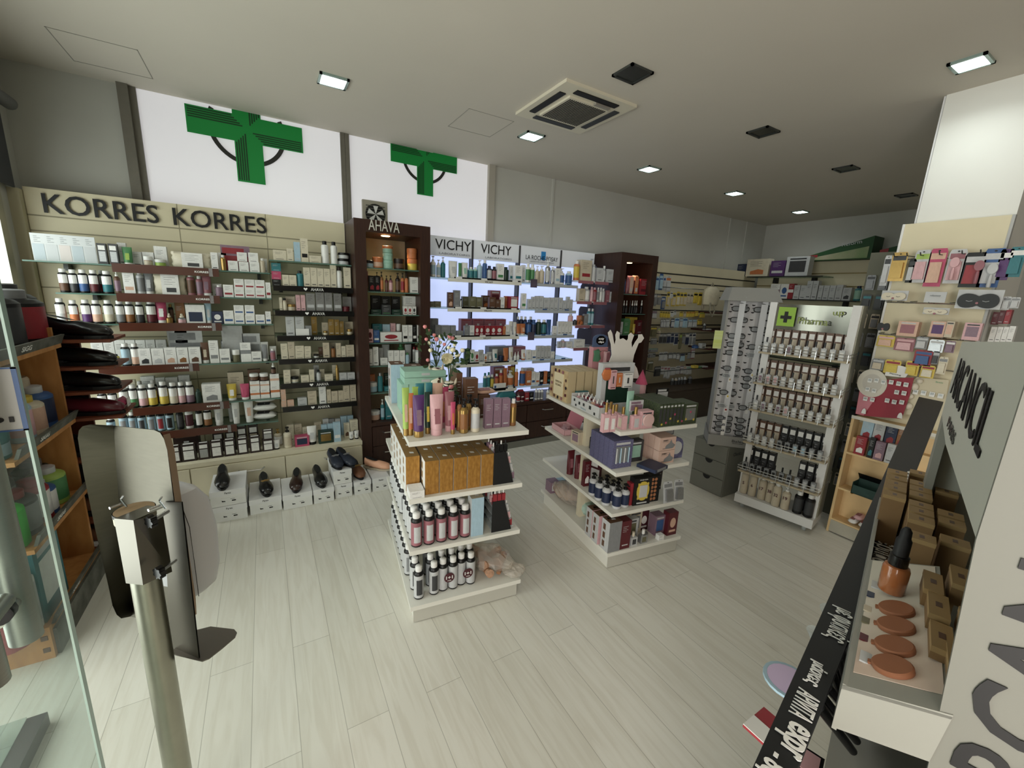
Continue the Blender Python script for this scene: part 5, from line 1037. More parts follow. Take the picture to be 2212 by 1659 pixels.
class Gon:
    def __init__(s,O,deg,W,L,zs,lb,tag_):
        s.O=O; s.a=math.radians(deg); s.tag=tag_; s.c,s.s=math.cos(s.a),math.sin(s.a)
        g=empty('display_gondola',(O[0],O[1],0),s.a,lb,'gondola'); s.root=g
        MB().box(.02,W-.02,.02,L-.02,0,.085).build('plinth',M_whitelam,g); MB().box(.015,W-.015,.013,.016,.004,.08).build('plinth_panel',mat('plinth_line','B9B8AE',.4),g)
        for k,z in enumerate(zs):
            ww=W if k in(0,len(zs)-1) else W-.02
            MB().box(0,ww,0,L,z-.022,z).build('shelf',M_whitelam,g)
        MB().box(.06,W-.06,L*.5-.02,L*.5+.02,.085,zs[-1]-.02).build('spine_panel',M_lam,g)
        MB().box(.03,.06,.1,.14,.085,zs[-1]-.02).build('upright',M_whitelam,g) if False else None
    def w(s,x,y,z): return (s.O[0]+x*s.c-y*s.s, s.O[1]+x*s.s+y*s.c, z)
    def put(s,kind,cs,x,y,z,w,d,h,lb,group=None,rot=0,tilt=None):
        lb=fixlabel(lb); LBL[lb]=1
        o=item(kind,cs,s.w(x,y,z),s.a+rot,w,d,h,lb,group)
        if tilt: o.rotation_euler=(tilt[0],tilt[1],s.a+rot)
        return o
    def row(s,where,off,z,T,st,**k):
        e=(s.c,s.s); return row(where,(s.O[0]-e[1]*off,s.O[1]+e[0]*off),s.a,z,T,st,**k)
G1=Gon((.485,1.633),-7,.565,.82,[.10,.393,.647,.916],'white four-shelf floor gondola nearer the door with toiletries, vases and gold cartons','near gondola')
G2=Gon((1.602,1.510),-7.5,.555,.85,[.107,.36,.608,.846],'white four-shelf floor gondola farther right with gift sets and white crown card','far gondola')
ZP1=(820,680,.18081); T1='top shelf of near gondola'
G1.row(T1,.035,.916,ZP1,'tu 410 550 975 pu mv go;tu 618 780 968 pk rs pk;pu 968 1075 1005 go am bk;pu 1110 1214 1005 cr lg bk',left='along front edge')
G1.row(T1,.075,.916,ZP1,'tu 278 362 880 lm pe go;tu 335 415 945 og pe go;tu 545 620 930 dn ye go;tu 790 905 930 rs pk pk;pu 930 1000 960 am go bk;pu 1030 1110 950 go am bk;ct 1262 1356 1010 mv;ct 1362 1456 1004 mv;ct 1462 1560 1004 mv;bo 1574 1646 1012 am go wh',left='in second line')
G1.row(T1,.13,.916,ZP1,'tu 400 500 870 lm ye go;tu 440 545 830 tl lb go;tu 560 640 820 tl lb go;tu 640 770 830 pe lb go;tu 700 840 880 hp og pk;pu 890 950 950 bk go bk;pu 1060 1130 950 db am bk',left='in third line')
o=G1.put('tu',('hp','og','go'),.205,.05,.916,.022,.022,.15,'slim hot pink and orange tube between two pink tubes, top of near gondola'); 
# mint gift boxes
for k in range(6): G1.put('bk',('mi','mi','lg'),.055+k*.038,.50,.916,.035,.16,.155,'upright mint green box, '+ordw(k+1)+' from left under the lying mint boxes on near gondola','upright mint boxes')
for k in range(2): G1.put('bk',('mi','mi','lg'),.16,.49,1.072+k*.034,.215,.15,.032,('lower','upper')[k]+' mint green box lying flat on upright mint boxes, near gondola','lying mint boxes')
G1.put('gc',('lb','lg','br'),.05,.70,.916,.07,.12,.22,'tall pale blue box behind mint boxes at back left of near gondola')
G1.put('gc',('be','pe','br'),.15,.72,.916,.09,.1,.2,'beige and peach box behind mint boxes on near gondola')
M_br=mat('bronze_card','8A5D38',.4,.3)
for k,(x,y,w,d,h,lb) in enumerate(((.30,.34,.03,.13,.235,'tall bronze slim box standing behind pump bottles, left of bronze carton'),(.345,.24,.065,.05,.215,'bronze carton behind black pump bottles on near gondola'),(.425,.27,.06,.05,.12,'orange brown lying pack behind mauve cartons'))):
    G1.put('ct',('br','go'),x,y,.916,w,d,h,lb+'')
G1.put('pl',('pe','rs'),.44,.30,1.03,.12,.09,.03,'orange patterned flat pack on top of mauve cartons group')
# animal head vases and flowers
def animal_vase(kind,x,y,h,lb):
    g=empty(kind+'_vase',G1.w(x,y,.916),G1.a-.3,lb,'vase','animal head vases')
    zebra=kind=='zebra'
    m=bpy.data.materials.new(kind+'_pattern'); m.use_nodes=True; nt=m.node_tree; b_=nt.nodes['Principled BSDF']; b_.inputs['Roughness'].default_value=.35
    tc=nt.nodes.new('ShaderNodeTexCoord'); t=nt.nodes.new('ShaderNodeTexWave' if zebra else 'ShaderNodeTexVoronoi'); nt.links.new(tc.outputs['Object'],t.inputs['Vector'])
    r=nt.nodes.new('ShaderNodeValToRGB'); r.color_ramp.interpolation='CONSTANT'
    if zebra: t.inputs['Scale'].default_value=26; t.inputs['Distortion'].default_value=3; t.bands_direction='Z'
    else: t.inputs['Scale'].default_value=34
    r.color_ramp.elements[0].color=lin('E6DFCC'); r.color_ramp.elements[1].position=.5 if zebra else .42; r.color_ramp.elements[1].color=lin('15110E' if zebra else '4A2A16')
    if not zebra: r.color_ramp.elements[0].color=lin('4A2A16'); r.color_ramp.elements[1].color=lin('E6DFCC')
    nt.links.new(t.outputs['Fac' if zebra else 'Distance'],r.inputs[0]); nt.links.new(r.outputs[0],b_.inputs['Base Color'])
    def ring(cx,cy,cz,rx,ry,tl=0,n=16):
        return [(cx+rx*math.cos(2*PI*k/n),cy+ry*math.sin(2*PI*k/n)*math.cos(tl),cz+ry*math.sin(2*PI*k/n)*math.sin(tl)) for k in range(n)]
    b=MB(); b.loft([ring(0,0,0,.04,.04),ring(0,.004,h*.25,.036,.04),ring(0,.0,h*.55,.03,.036),ring(0,-.004,h*.8,.03,.034),ring(0,.004,h*1.0,.026,.026),ring(0,.006,h*1.02,.02,.02)])
    b.build('neck',m,g)
    b=MB(); b.loft([ring(0,.01,h*.86,.024,.026,1.1),ring(0,-.03,h*.84,.028,.028,1.2),ring(0,-.055,h*.74,.022,.022,1.0),ring(0,-.075,h*.64,.019,.018,.9),ring(0,-.083,h*.60,.010,.010,.9)])
    b.build('head',m,g)
    MB().lathe([(0,-.012),(.014,-.008),(.017,0),(.012,.010),(0,.013)],12,c=(0,-.08,h*.61)).build('muzzle',pm('bk') if zebra else pm('be'),g)
    for s in (-1,1):
        MB().loft([ring(s*.022,.0,h*.92,.006,.009),ring(s*.032,.0,h*1.0,.009,.012),ring(s*.036,.002,h*1.12,.002,.003)]).build('ear',pm('be'),g)
        MB().lathe([(0,-.005),(.005,0),(0,.005)],8,c=(s*.022,-.045,h*.82)).build('eye',M_blk,g)
    return g
zv=animal_vase('zebra',.245,.27,.19,'black and white zebra head vase with flowers, behind pink tubes'); gv=animal_vase('giraffe',.225,.46,.225,'brown spotted giraffe head vase behind the zebra vase'); animal_vase('zebra',.30,.40,.15,'second striped vase partly hidden behind the zebra head and bronze box')
M_leaf=mat('leaf_green','33492B',.55,noise=.25,nscale=12); M_petw=mat('petal_ivory','D9D4B4',.6,noise=.06,nscale=20); M_petp=mat('petal_pink','CF8484',.6,noise=.1,nscale=20)
def bouquet(vase,base,fl,lb):
    g=empty('flower_bouquet',base,0,lb,'flowers','artificial bouquets'); B=Vector(base)
    for (px,py,dep,r,col,rose) in fl:
        P=at_y(px,py,B.y+dep)-B
        b=MB(); mid=Vector((P.x*.4,P.y*.4,P.z*.55)); b.tube([(0,0,0),mid,P],.0018,5); b.build('stem',M_leaf,g)
        b=MB()
        if rose:
            for k,(rr,tz) in enumerate(((1,0),(.82,.12),(.62,.2),(.42,.26),(.2,.3))):
                n=14; ph=k*.7
                a_=[(P.x+r*rr*math.cos(2*PI*i/n+ph)*(1+.08*math.sin(3*2*PI*i/n+k)),P.y-r*tz*1.6,P.z+r*rr*math.sin(2*PI*i/n+ph)*(1+.08*math.cos(2*2*PI*i/n+k))) for i in range(n)]
                c_=[(P.x+(x-P.x)*.62,y+r*.28,P.z+(z-P.z)*.62) for x,y,z in a_]
                b.add(a_+c_,[(i,(i+1)%n,n+(i+1)%n,n+i) for i in range(n)],0,True); b.add(c_,[tuple(range(n))],0)
        else:
            b.lathe([(0,-r),(r*.7,-r*.6),(r,0),(r*.85,r*.55),(r*.45,r*.85),(r*.3,r*.7)],10,c=tuple(P),cap=False); b.lathe([(0,-r*.5),(r*.6,0),(r*.5,r*.75),(0,r*.8)],8,c=tuple(P))
        b.build('bloom',M_petw if col=='w' else (M_petp if col=='p' else M_petp),g)
    random.seed(11); b=MB()
    for k in range(46):
        f_=random.choice(fl); P=at_y(f_[0]+random.uniform(-22,22),f_[1]+random.uniform(-6,38),B.y+f_[2]+random.uniform(-.03,.03))-B
        L_=random.uniform(.018,.034); a1=random.uniform(0,2*PI); tl=random.uniform(-.6,.6)
        u=Vector((math.cos(a1)*math.cos(tl),math.sin(a1)*math.cos(tl)*.5,math.sin(a1)*.8+tl*.3)).normalized(); v=u.cross(Vector((.2,-1,.3))).normalized()
        b.add([P-u*L_*.5,P-u*L_*.15+v*L_*.26,P+u*L_*.2+v*L_*.22,P+u*L_*.55,P+u*L_*.2-v*L_*.22,P-u*L_*.15-v*L_*.26],[(0,1,2,3,4,5)])
    b.build('leaves',M_leaf,g)
vb=G1.w(.225,.46,1.15); zb=G1.w(.245,.27,1.11)
bouquet(gv,vb,[(918,706,0,.011,'p',0),(926,715,.02,.011,'p',0),(938,724,0,.010,'p',0),(921,733,-.01,.010,'p',0),(943,733,0,.013,'p',0),(928,741,.01,.011,'w',0),(951,727,0,.011,'w',0),(971,727,0,.012,'p',0),(978,731,0,.012,'p',0),(930,757,0,.012,'w',0),(951,740,.01,.010,'w',0),(924,778,-.01,.010,'p',0),(960,744,.0,.01,'p',0)],'taller bouquet of small pink and ivory buds in the giraffe vase')
bouquet(zv,zb,[(966,775,-.03,.030,'w',1),(978,756,0,.014,'w',0),(988,768,0,.014,'w',0),(999,757,0,.012,'w',0),(987,778,0,.012,'w',0),(969,751,0,.009,'w',0),(975,836,-.05,.012,'p',0),(982,745,0,.009,'w',0)],'lower bouquet with one large ivory rose in the zebra vase')
# shelf with gold gift cartons
r_names=['front','second','third','rear']
for r_ in range(4):
    for c_ in range(5):
        if r_==3 and c_>2: continue
        x=.105+c_*.066; y=.03+r_*.105
        o=G1.put('gc',('go','wh','#8A6C3E'),x,y+.045,.647,.062,.098,.158 if r_ else .16,'gold gift carton, '+ordw(c_+1)+' from left in '+r_names[r_]+' row of near gondola','gold gift cartons')
        o.material_slots[0].material=M_gold
for r_ in range(5):
    o=G1.put('gc',('go','wh','#8A6C3E'),.032,.14+r_*.1,.647,.062,.098,.165,'gold gift carton at left edge of near gondola, '+ordw(r_+1)+' from front','left edge gold cartons'); o.material_slots[0].material=M_gold
G1.put('ct',('wh','wh'),.035,.045,.647,.065,.08,.035,'low white box at front left corner below gold cartons')
def polish_stand(x,y,z,lb,white):
    g=empty('polish_stand',G1.w(x,y,z),G1.a+PI/2,lb,'display stand','black nail polish stands')
    b=MB(); b.add([(0,-.10,0),(0,.10,0),(0,-.10,.02),(0,-.02,.19),(0,.06,.19),(0,.10,.19)],[]) 
    # side profile in local x (depth), extruded along y
    pr=[(-.0,0),(.16,0),(.16,.2),(.085,.2)] ; 
    b=MB(); b.prism([(.0,0),(.13,0),(.13,.19),(.075,.19)],.006,y=0); b.prism([(.0,0),(.13,0),(.13,.19),(.075,.19)],.006,y=-.13)
    b.add([(.0,0,0),(.0,-.124,0),(.075,-.124,.19),(.075,0,.19)],[(0,1,2,3)])
    b.tmap(lambda X,Y,Z:(X-.02,Y+.06,Z)); b.build('stand_body',M_blkm,g)
    for k in range(4):
        t=k/3.5; MB().box(-.045+.072*t,-.02+.072*t,-.058,.058,.035+.045*k,.04+.045*k).build('step',M_clear,g)
    return g
def polish(P,c,capc,lb,grp):
    o=item('sq',(c,c,capc),P,G1.a,.018,.02,.055,fixlabel(lb),grp,cat='nail polish'); o.name='nail_polish'; return o
for (z,cs,cap,nm) in ((.647,('mv','lg','pk'),'wh','black stand'),(.393,('rd','pk','lg'),'wh','lower black stand')):
    g=empty('polish_stand',G1.w(.40,.02,z),G1.a,'black wedge stand of nail polish, '+('under the top shelf' if z>.5 else 'on the third shelf')+' of near gondola','display stand','black nail polish stands')
    b=MB(); b.prism([(0,0),(.105,0),(.062,.165),(0,.165)],.004); b.build('side_panel',M_blkm,g)
    b=MB(); b.prism([(0,0),(.105,0),(.062,.165),(0,.165)],.004,y=.14); b.build('side_panel',M_blkm,g)
    st=MB()
    for k in range(4): st.box(.0,.118-.012*k,.004,.14,.01+.042*k,.014+.042*k)
    st.build('step',M_clear,g)
    n=0
    for k in range(4):
        for j in range(4):
            n+=1; x=.40+.105-.012*k; y=.04+.033*j
            if k==3: x=.415+.0; 
            polish(G1.w(x,y,z+.014+.042*k),cs[(k+j)%3],cap,'small nail polish, '+ordw(j+1)+' from front on '+('bottom','second','third','top')[k]+' step of '+nm,'nail polishes on '+nm)
    for j in range(3): polish(G1.w(.415+.022*j,.03,z+.165),('bk','bk','bk')[j] if z>.5 else 'rd','bk' if z>.5 and j!=1 else 'wh','nail polish on top of '+nm+', '+ordw(j+1)+' from left','nail polishes on '+nm)
# third shelf: dark bottles with white caps
n=0
for c_ in range(5):
    for r_ in range(5):
        if r_==4 and c_>3: continue
        x=.038+c_*.058; y=.045+r_*.058
        G1.put('wb',('#C98A78' if False else ('rs' if r_==0 else 'lg'),'lg'),x,y,.393,.05,.05,.165,'dark white-capped bottle, '+ordw(c_+1)+' from left, '+ordw(r_+1)+' row, third shelf, near gondola','white-capped bottles third shelf')
for r_ in range(7): G1.put('wb',('lg','gy'),.032,.36+r_*.06,.393,.05,.05,.165,'white-capped bottle at left edge of third shelf, near gondola, '+ordw(r_+1)+' going back','left edge bottles third shelf')
G1.put('gc',('lb','lg','be'),.325,.05,.393,.062,.06,.20,'light blue carton with pink stripe beside lower black stand')
# base: bottles and bag
bs=[(.05,.06,'l'),(.045,.13,'l'),(.052,.19,'l'),(.125,.065,'l'),(.122,.13,'d'),(.125,.22,'d'),(.172,.075,'w'),(.222,.072,'w'),(.268,.085,'w'),(.315,.075,'w'),(.18,.14,'d'),(.232,.14,'d'),(.285,.15,'d'),(.33,.15,'d'),(.20,.25,'d'),(.26,.26,'d')]
for k,(x,y,c_) in enumerate(bs): G1.put('wb',({'l':'lg','w':'lg','d':'gy'}[c_],'dg' if c_!='w' else 'lg'),x,y,.10,.047,.047,.17,('pale' if c_!='d' else 'dark')+' white-capped bottle on base of near gondola, '+ordw(k+1)+' counted from front left','white-capped bottles on base')
for r_ in range(9): G1.put('wb',('lg','gy'),.035,.25+r_*.06,.10,.047,.047,.17,'white-capped bottle along left edge of gondola base, '+ordw(r_+1)+' going back','left edge bottles on base')
for k,x in enumerate((.197,.292)):
    o=MB(); o.lathe([(0,0),(.026,0),(.026,.0015),(0,.0015)],20); o.tmap(lambda X,Y,Z:(X,Z,Y)); q=o.build('offer_sticker',pm('bu'),None,loc=G1.w(x,.046,.175),rot=G1.a); tag(q,'round burgundy 1+1 sticker joining two bottles, '+('left','right')[k]+' one','sticker','offer stickers')
    text('1+1',pm('wh'),(0,-.001,.002),(1,0,0),(0,0,1),.034,.017,q,bold=.03); text('FREE',pm('wh'),(0,-.001,-.015),(1,0,0),(0,0,1),.018,.005,q)
bag=empty('plastic_bag',G1.w(.45,.15,.10),G1.a,'clear plastic bag of wooden brushes lying at right end of near gondola base','bag')
def crumple(name,m,par,rx,ry,rz,seed,c=(0,0,0),amp=.18):
    random.seed(seed); R=[]
    N=9
    for i in range(N+1):
        t=i/N; k2=math.sin(PI*min(max(t,.04),.96))**.55
        R.append([(c[0]+(t-.5)*2*rx+random.uniform(-1,1)*rx*.05,c[1]+ry*k2*math.cos(2*PI*j/14)*(1+random.uniform(-amp,amp)),max(.001,c[2]+rz+rz*k2*math.sin(2*PI*j/14)*(1+random.uniform(-amp,amp)))) for j in range(14)])
    b=MB(); b.loft(R,sm=False); return b.build(name,m,par)
crumple('bag_film',M_bag,bag,.13,.09,.06,3,(0.0,0,0)).rotation_euler=(0,0,-.9)
o=crumple('bag_film_end',M_bag,bag,.06,.05,.025,5,(0,0,0)); o.location=(.10,-.10,0)
random.seed(8)
for k in range(7):
    b=MB(); b.lathe([(.012,-.05),(.016,-.02),(.014,.02),(.02,.05),(.0,.055)],10); q=empty('wooden_brush',G1.w(.40+.03*(k%4),.10+.05*(k%3),.135+.02*(k//4)),(1.3,random.uniform(-.3,.3),k*.8),'wooden brush inside clear bag, '+ordw(k+1)+' from left','brush','wooden brushes in bag'); b.build('handle',mat('brush_wood','9A6E50',.5,noise=.1),q)
    MB().lathe([(.019,.05),(.021,.075)],10).build('bristles',mat('bristle_tan','B08A70',.8,noise=.3,nscale=60),q)
# ---- second gondola
T2='top shelf of far gondola'; ZQ1=(1150,680,.18086); ZQ2=(1150,900,.17179); ZQ3=(1150,1080,.17179)
M_art=mat('cream_pattern_card','CDB98C',.5,c2='8E6A4A',nscale=18)
for k in range(4):
    g=empty('gift_box',G2.w(.045+k*.064,.72-.0*k,.846),G2.a,(('patterned cream gift box with text panel facing the door','plain side of second cream gift box','third large cream gift box','fourth large cream gift box, beside white crown')[k])+' on far gondola','gift box','large cream gift boxes')
    MB().box(-.028,.028,-.125,.125,0,.215).build('box_body',mat('cream_card','B7A785',.5),g)
    if k==0:
        f=MB(); f.quad((-.029,.12,.003),(-.029,-.12,.003),(-.029,-.12,.212),(-.029,.12,.212)); f.build('printed_face',M_art,g)
        f=MB().box(-.032,-.029,-.065,.065,.03,.185).build('text_panel',mat('cream_card_light','D6C9A6',.5),g)
        random.seed(2)
        for q,(yy,zz) in enumerate(((-.1,.05),(-.1,.1),(-.095,.15),(-.05,.198),(0,.2),(.05,.198),(.1,.15),(.095,.1),(.1,.05),(0,.015),(.05,.016),(-.05,.016))):
            b=MB(); b.lathe([(0,0),(.011,0),(.011,.002),(0,.002)],10); b.tmap(lambda X,Y,Z:(-.031-Z,X,Y)); b.build('dot_motif',pm(('dr','db','br','rs')[q%4]),g,loc=(0,yy,zz))
        text('EXPERTS IN',mat('print_brown','7A6A50',.5),(-.033,0,.125),(0,-1,0),(0,0,1),.085,.014,g); text('ELEGANCE',mat('print_brown','7A6A50',.5),(-.033,0,.103),(0,-1,0),(0,0,1),.08,.014,g)
# white crown card
p=G2.w(.30,.45,.846); g=empty('crown_card',p,G2.a,'large white crown-shaped card rising behind the boxes on far gondola','card')
def pxpoly(pts,T,yoff): # points of a card standing in the gondola's cross plane
    P=[]; n=(-G2.s,G2.c); l=n[0]*p[0]+n[1]*p[1]+yoff
    for x,y in pts:
        q=at_n(T[0]+x*T[2],T[1]+y*T[2],n,l); dx,dy=q.x-p[0],q.y-p[1]; P.append((dx*G2.c+dy*G2.s,q.z-p[2]))
    return P
cr=[(920,560),(950,480),(940,350),(915,270),(905,215),(935,180),(955,220),(975,330),(985,360),(1000,300),(995,240),(1015,195),(1045,215),(1040,270),(1045,295),(1085,280),(1130,310),(1145,290),(1150,240),(1180,215),(1215,245),(1195,300),(1185,330),(1190,400),(1235,320),(1265,280),(1270,235),(1310,232),(1335,280),(1300,330),(1270,340),(1215,480),(1200,560),(1250,640),(1280,760),(940,760)]
b=MB(); b.prism(pxpoly(cr,ZQ1,0),.004); b.build('crown_shape',mat('card_white','D2CFC8',.6),g)
G2.row(T2,.33,.846,ZQ1,'gb 815 1200 580 lg dn',left='behind polish tray',dd=.05)
G2.row(T2,.30,.846,ZQ1,'pl= 845 965 640 790 og rd;bk= 1010 1075 700 860 og pe;bk= 1090 1200 700 870 wh dg;bk= 935 1005 665 890 pk dr',left='on the dark picture box',dd=.02)
# castle box and towers
g=empty('castle_box',G2.w(.40,.40,.846),G2.a,'pink and grey castle shaped gift box with two red roofed towers, back of far gondola','gift box')
MB().box(-.09,.03,-.02,.08,0,.16).build('castle_wall',mat('castle_grey','A8A9AC',.5),g)
for x,h,r_ in ((.055,.16,.032),(-.16,.20,.018)):
    t=MB().lathe([(r_,0),(r_,h)],14,c=(x,.0,0)).build('tower',pm('pk'),g); MB().lathe([(r_*1.25,h),(0,h+r_*3)],14,c=(x,0,0)).build('roof',pm('hp'),t)
    MB().prism([(x-.010,.03),(x+.010,.03),(x+.010,.06),(x,.07),(x-.010,.06)],.002,y=-r_-.002).build('door',pm('bu'),t)
for k in range(5): MB().box(.085+k*.02,.098+k*.02,0,.03,0,.055+.02*(k%2)).build('battlement',pm('pk'),g)
# pink hair clip stand with slate header
hp=empty('clip_stand',G2.w(.33,.72,.846),G2.a,'pink hook stand for hair clips with rounded slate blue header','display stand')
MB().box(-.055,.07,0,.05,.18,.36).build('board',mat('board_blush','B98489',.5),hp); MB().box(-.05,.065,.01,.04,0,.18).build('stem',mat('board_blush','B98489',.5),hp); MB().box(-.09,.10,-.02,.08,0,.01).build('foot',pm('dg'),hp)
hd=MB().prism([(-.055,.36),(.07,.36),(.07,.42)]+[(.0075+.0625*math.cos(t*PI/8),.42+.03*math.sin(t*PI/8)) for t in range(1,8)]+[(-.055,.42)],.008,y=.01).build('header',mat('header_slate','4A5A78',.5),hp)
bb=MB(); bb.prism([(.008+.04*math.cos(t*PI/8)*(1+.05*(t%2)),.407+.032*math.sin(t*PI/8)*(1+.05*(t%2))) for t in range(16)],.002,y=.005); bb.build('cloud',M_blk,hd)
text('cuty',M_inkw,(.008,.003,.417),(1,0,0),(0,0,1),.045,.018,hd,bold=.03); text('clips',M_inkw,(.008,.003,.395),(1,0,0),(0,0,1),.048,.018,hd,bold=.03)
b=MB(); 
for x,z in ((-.03,.335),(.02,.335),(.05,.35)): b.tube([(x,0,z),(x,-.06,z+.002),(x,-.065,z+.008)],.002,5)
b.build('hook',M_chrome,hp)
for k in range(6):
    o=MB().box(-.022,.022,-.001,.001,-.075,0).build('hair_grip_card',mat('grip_green','4E7A5E',.5)); q=G2.w(.285-.004*k,.70-.009*k,1.19); o.location=q; o.rotation_euler=(0,-.35+.09*k,G2.a); tag(o,'green striped hair grip card, '+ordw(k+1)+' from back on left hook of pink stand','card','green hair grip cards')
G2.put('pc',('pk','rs'),.37,.69,1.08,.05,.04,.1,'small clear pink bag hanging on the front of the pink clip stand')
# polish tray
Lw,Lz=.24,.846
tr=empty('polish_tray',G2.w(.02,.23,.846),G2.a,'white printed counter tray of nail polishes along left edge of far gondola','tray')
MB().box(0,.13,0,.32,0,.004).build('tray_floor',M_whitelam,tr); b=MB(); b.box(0,.003,0,.32,0,.07); b.box(.127,.13,0,.32,0,.07); b.box(0,.13,0,.003,0,.07); b.box(0,.13,.317,.32,0,.085); b.build('tray_side',mat('tray_card','C3C4C2',.5),tr)
MB().box(.004,.126,.004,.316,.040,.043).build('insert',mat('tray_insert','8D8D90',.5),tr)
for k,(yy,zz,s) in enumerate(((.28,.05,.008),(.22,.042,.009),(.17,.045,.009),(.10,.045,.011),(.05,.02,.008),(.26,.02,.007))):
    MB().box(-.0015,0,yy-s,yy+s,zz-s,zz+s).build('print_mark',M_lens,tr)
text('beauty',mat('print_bluegrey','9DB2BA',.5),(-.002,.17,.018),(0,-1,0),(0,0,1),.06,.016,tr)
random.seed(21); cc=['rd','lg','pk','rs','mv','dr','pe','lg']
for i in range(7):
    for j in range(3):
        o=item('sq',(cc[(i*3+j)%8],cc[(i*3+j)%8],'wh'),G2.w(.045+.036*j,.255+.041*i,.889),G2.a,.022,.024,.052,fixlabel('small nail polish with white cap, '+ordw(i+1)+' from front, '+('left','middle','right')[j]+' line of printed tray'),'nail polishes in printed tray',cat='nail polish'); o.name='nail_polish'
for k in range(3): G2.put('bo',('gy','lg','gy'),.16+.03*k,.42+.01*k,.846,.03,.03,.12,'clear grey bottle, '+ordw(k+1)+' from left behind the nail polish tray','grey bottles behind tray')
for k in range(3): G2.put('ct',('tl','gy'),.09+.03*k,.585,.846,.027,.03,.085,'dark teal small carton, '+ordw(k+1)+' from left beside the cream gift box','teal cartons')
G2.row(T2,.012,.846,ZQ1,'sq 862 940 1060 pk wh go;sq 945 1010 1085 pk wh go',left='of pink shower gels')
for k,(x,y,w) in enumerate(((.03,.155,.04),(.03,.105,.04),(.035,.05,.045),(.105,.03,.05))):
    o=G2.put('sq',('pk','cr' if k<3 else 'lg','go'),x+.01,y,.846,w,.045,.125,'pink bottle with gold cap, '+ordw(k+1)+' from back beside front corner of far gondola','pink gold-capped bottles',rot=-PI/2 if k<3 else 0)
G2.put('gb',('pk','lg'),.185,.04,.846,.085,.05,.10,'pink windowed gift box with round cushion pack, front of far gondola')
g=empty('cushion_pack',G2.w(.19,.012,.85),G2.a,'round pale compact standing in pink open box, front of far gondola','compact'); b=MB(); b.lathe([(0,0),(.036,0),(.038,.004),(.036,.01),(0,.012)],20); b.tmap(lambda X,Y,Z:(X,-Z,Y)); b.build('disc',mat('disc_blush','C9A9A6',.4),g,loc=(0,0,.045)); 
G2.put('fl',('lg','mv'),.165,.09,.93,.09,.01,.06,'grey pink header card behind the pink gift box'); G2.put('tu',('mi','lg','mi'),.15,.13,.846,.05,.04,.19,'mint green foil tube behind pink gift box, far gondola')
M_jun=mat('jungle_pattern','1E2926',.5,c2='4A5436',nscale=22); M_junp=pm('hp')
for k in range(7):
    o=G2.put('gb',('dn','dg'),.275+.026*k,.13,.846,.022,.24,.135,'dark tropical patterned gift box, '+ordw(k+1)+' from left on far gondola','tropical gift boxes'); o.material_slots[0].material=M_jun
o=G2.put('gb',('dn','sv'),.50,.07,.846,.105,.12,.125,'wider tropical patterned box with clear window at right end of far gondola'); o.material_slots[0].material=M_jun
G2.put('fl',('bk','lg'),.47,.22,.96,.09,.01,.055,'black header card rising behind the right tropical gift box')
random.seed(31)
for k in range(9):
    b=MB(); r_=.009
    b.prism([(r_*(1 if t%2 else .45)*math.cos(t*PI/5),r_*(1 if t%2 else .45)*math.sin(t*PI/5)) for t in range(10)],.001); q=b.build('flower_print',M_junp if k%2 else pm('ye'),G2.root); q.location=(.29+.03*k,-.0 if False else .0085,.86+.08*random.random())
# second shelf
ob=empty('pink_open_box',G2.w(.06,.70,.608),G2.a-.0,'pink hinged gift box lying open at far left of second shelf, far gondola','gift box')
b=MB(); b.box(0,.12,-.08,.10,0,.003); b.box(0,.003,-.08,.10,0,.04); b.box(.117,.12,-.08,.10,0,.04); b.box(0,.12,-.08,-.077,0,.04); b.box(0,.12,.097,.10,0,.04); b.tmap(lambda x,y,z:(x-.03,y,z)); b.build('tray_body',pm('pk'),ob)
b=MB(); b.add([(.09,-.08,.04),(.09,.10,.04),(.13,.10,.15),(.13,-.08,.15)],[(0,1,2,3)]); b.build('open_lid',mat('lid_pink','B8727C',.5),ob)
for k in range(3): G2.put('ct',('pk','mv'),.06+.03*k,.67+.04*k,.612,.05,.05,.025,'small pink pack inside the open pink box, '+ordw(k+1)+' from front','packs in pink box',rot=.5*k)
G2.put('gb',('be','mv'),.045,.475,.608,.075,.05,.085,'beige windowed box standing on edge beside open pink box',rot=-PI/2+.2)
for k,(x,y) in enumerate(((.12,.42),(.10,.36),(.16,.50))): G2.put('dr',('bk','dg','go'),x,y,.608,.075,.05,.12,'black rounded perfume bottle with gold neck, '+ordw(k+1)+' from left in dark corner','black perfume bottles')
G2.put('ct',('gy','nv'),.055,.285,.608,.03,.045,.075,'small slate blue tag card leaning on black perfume bottles',rot=-.8)
M_nav=mat('navy_pattern','34344C',.5,c2='77769A',nscale=30)
for k in range(5):
    o=G2.put('gb',('nv','sv'),.075,.075+.045*k,.608,.135,.042,.165,'navy patterned slim gift box, '+ordw(k+1)+' from front at corner of second shelf','navy gift boxes'); o.material_slots[0].material=M_nav
for k in range(4):
    MB().tube([(.03+.028*k,-.0,.64),(.03+.028*k,.0,.73)],.004,6).build('brush_print',pm('lb') if k%2 else pm('lg'),G2.root,loc=(0,.048,0))
G2.put('gb',('dg','mi'),.205,.13,.608,.12,.05,.13,'dark patterned box with large pale mirror window on second shelf, far gondola')
G2.put('gb',('nv','gy'),.25,.0,.609,.13,.12,.02,'dark glossy box overhanging front edge of second shelf, far gondola',rot=.3)
M_pkp=mat('blush_line_card','CDB0A2',.5)
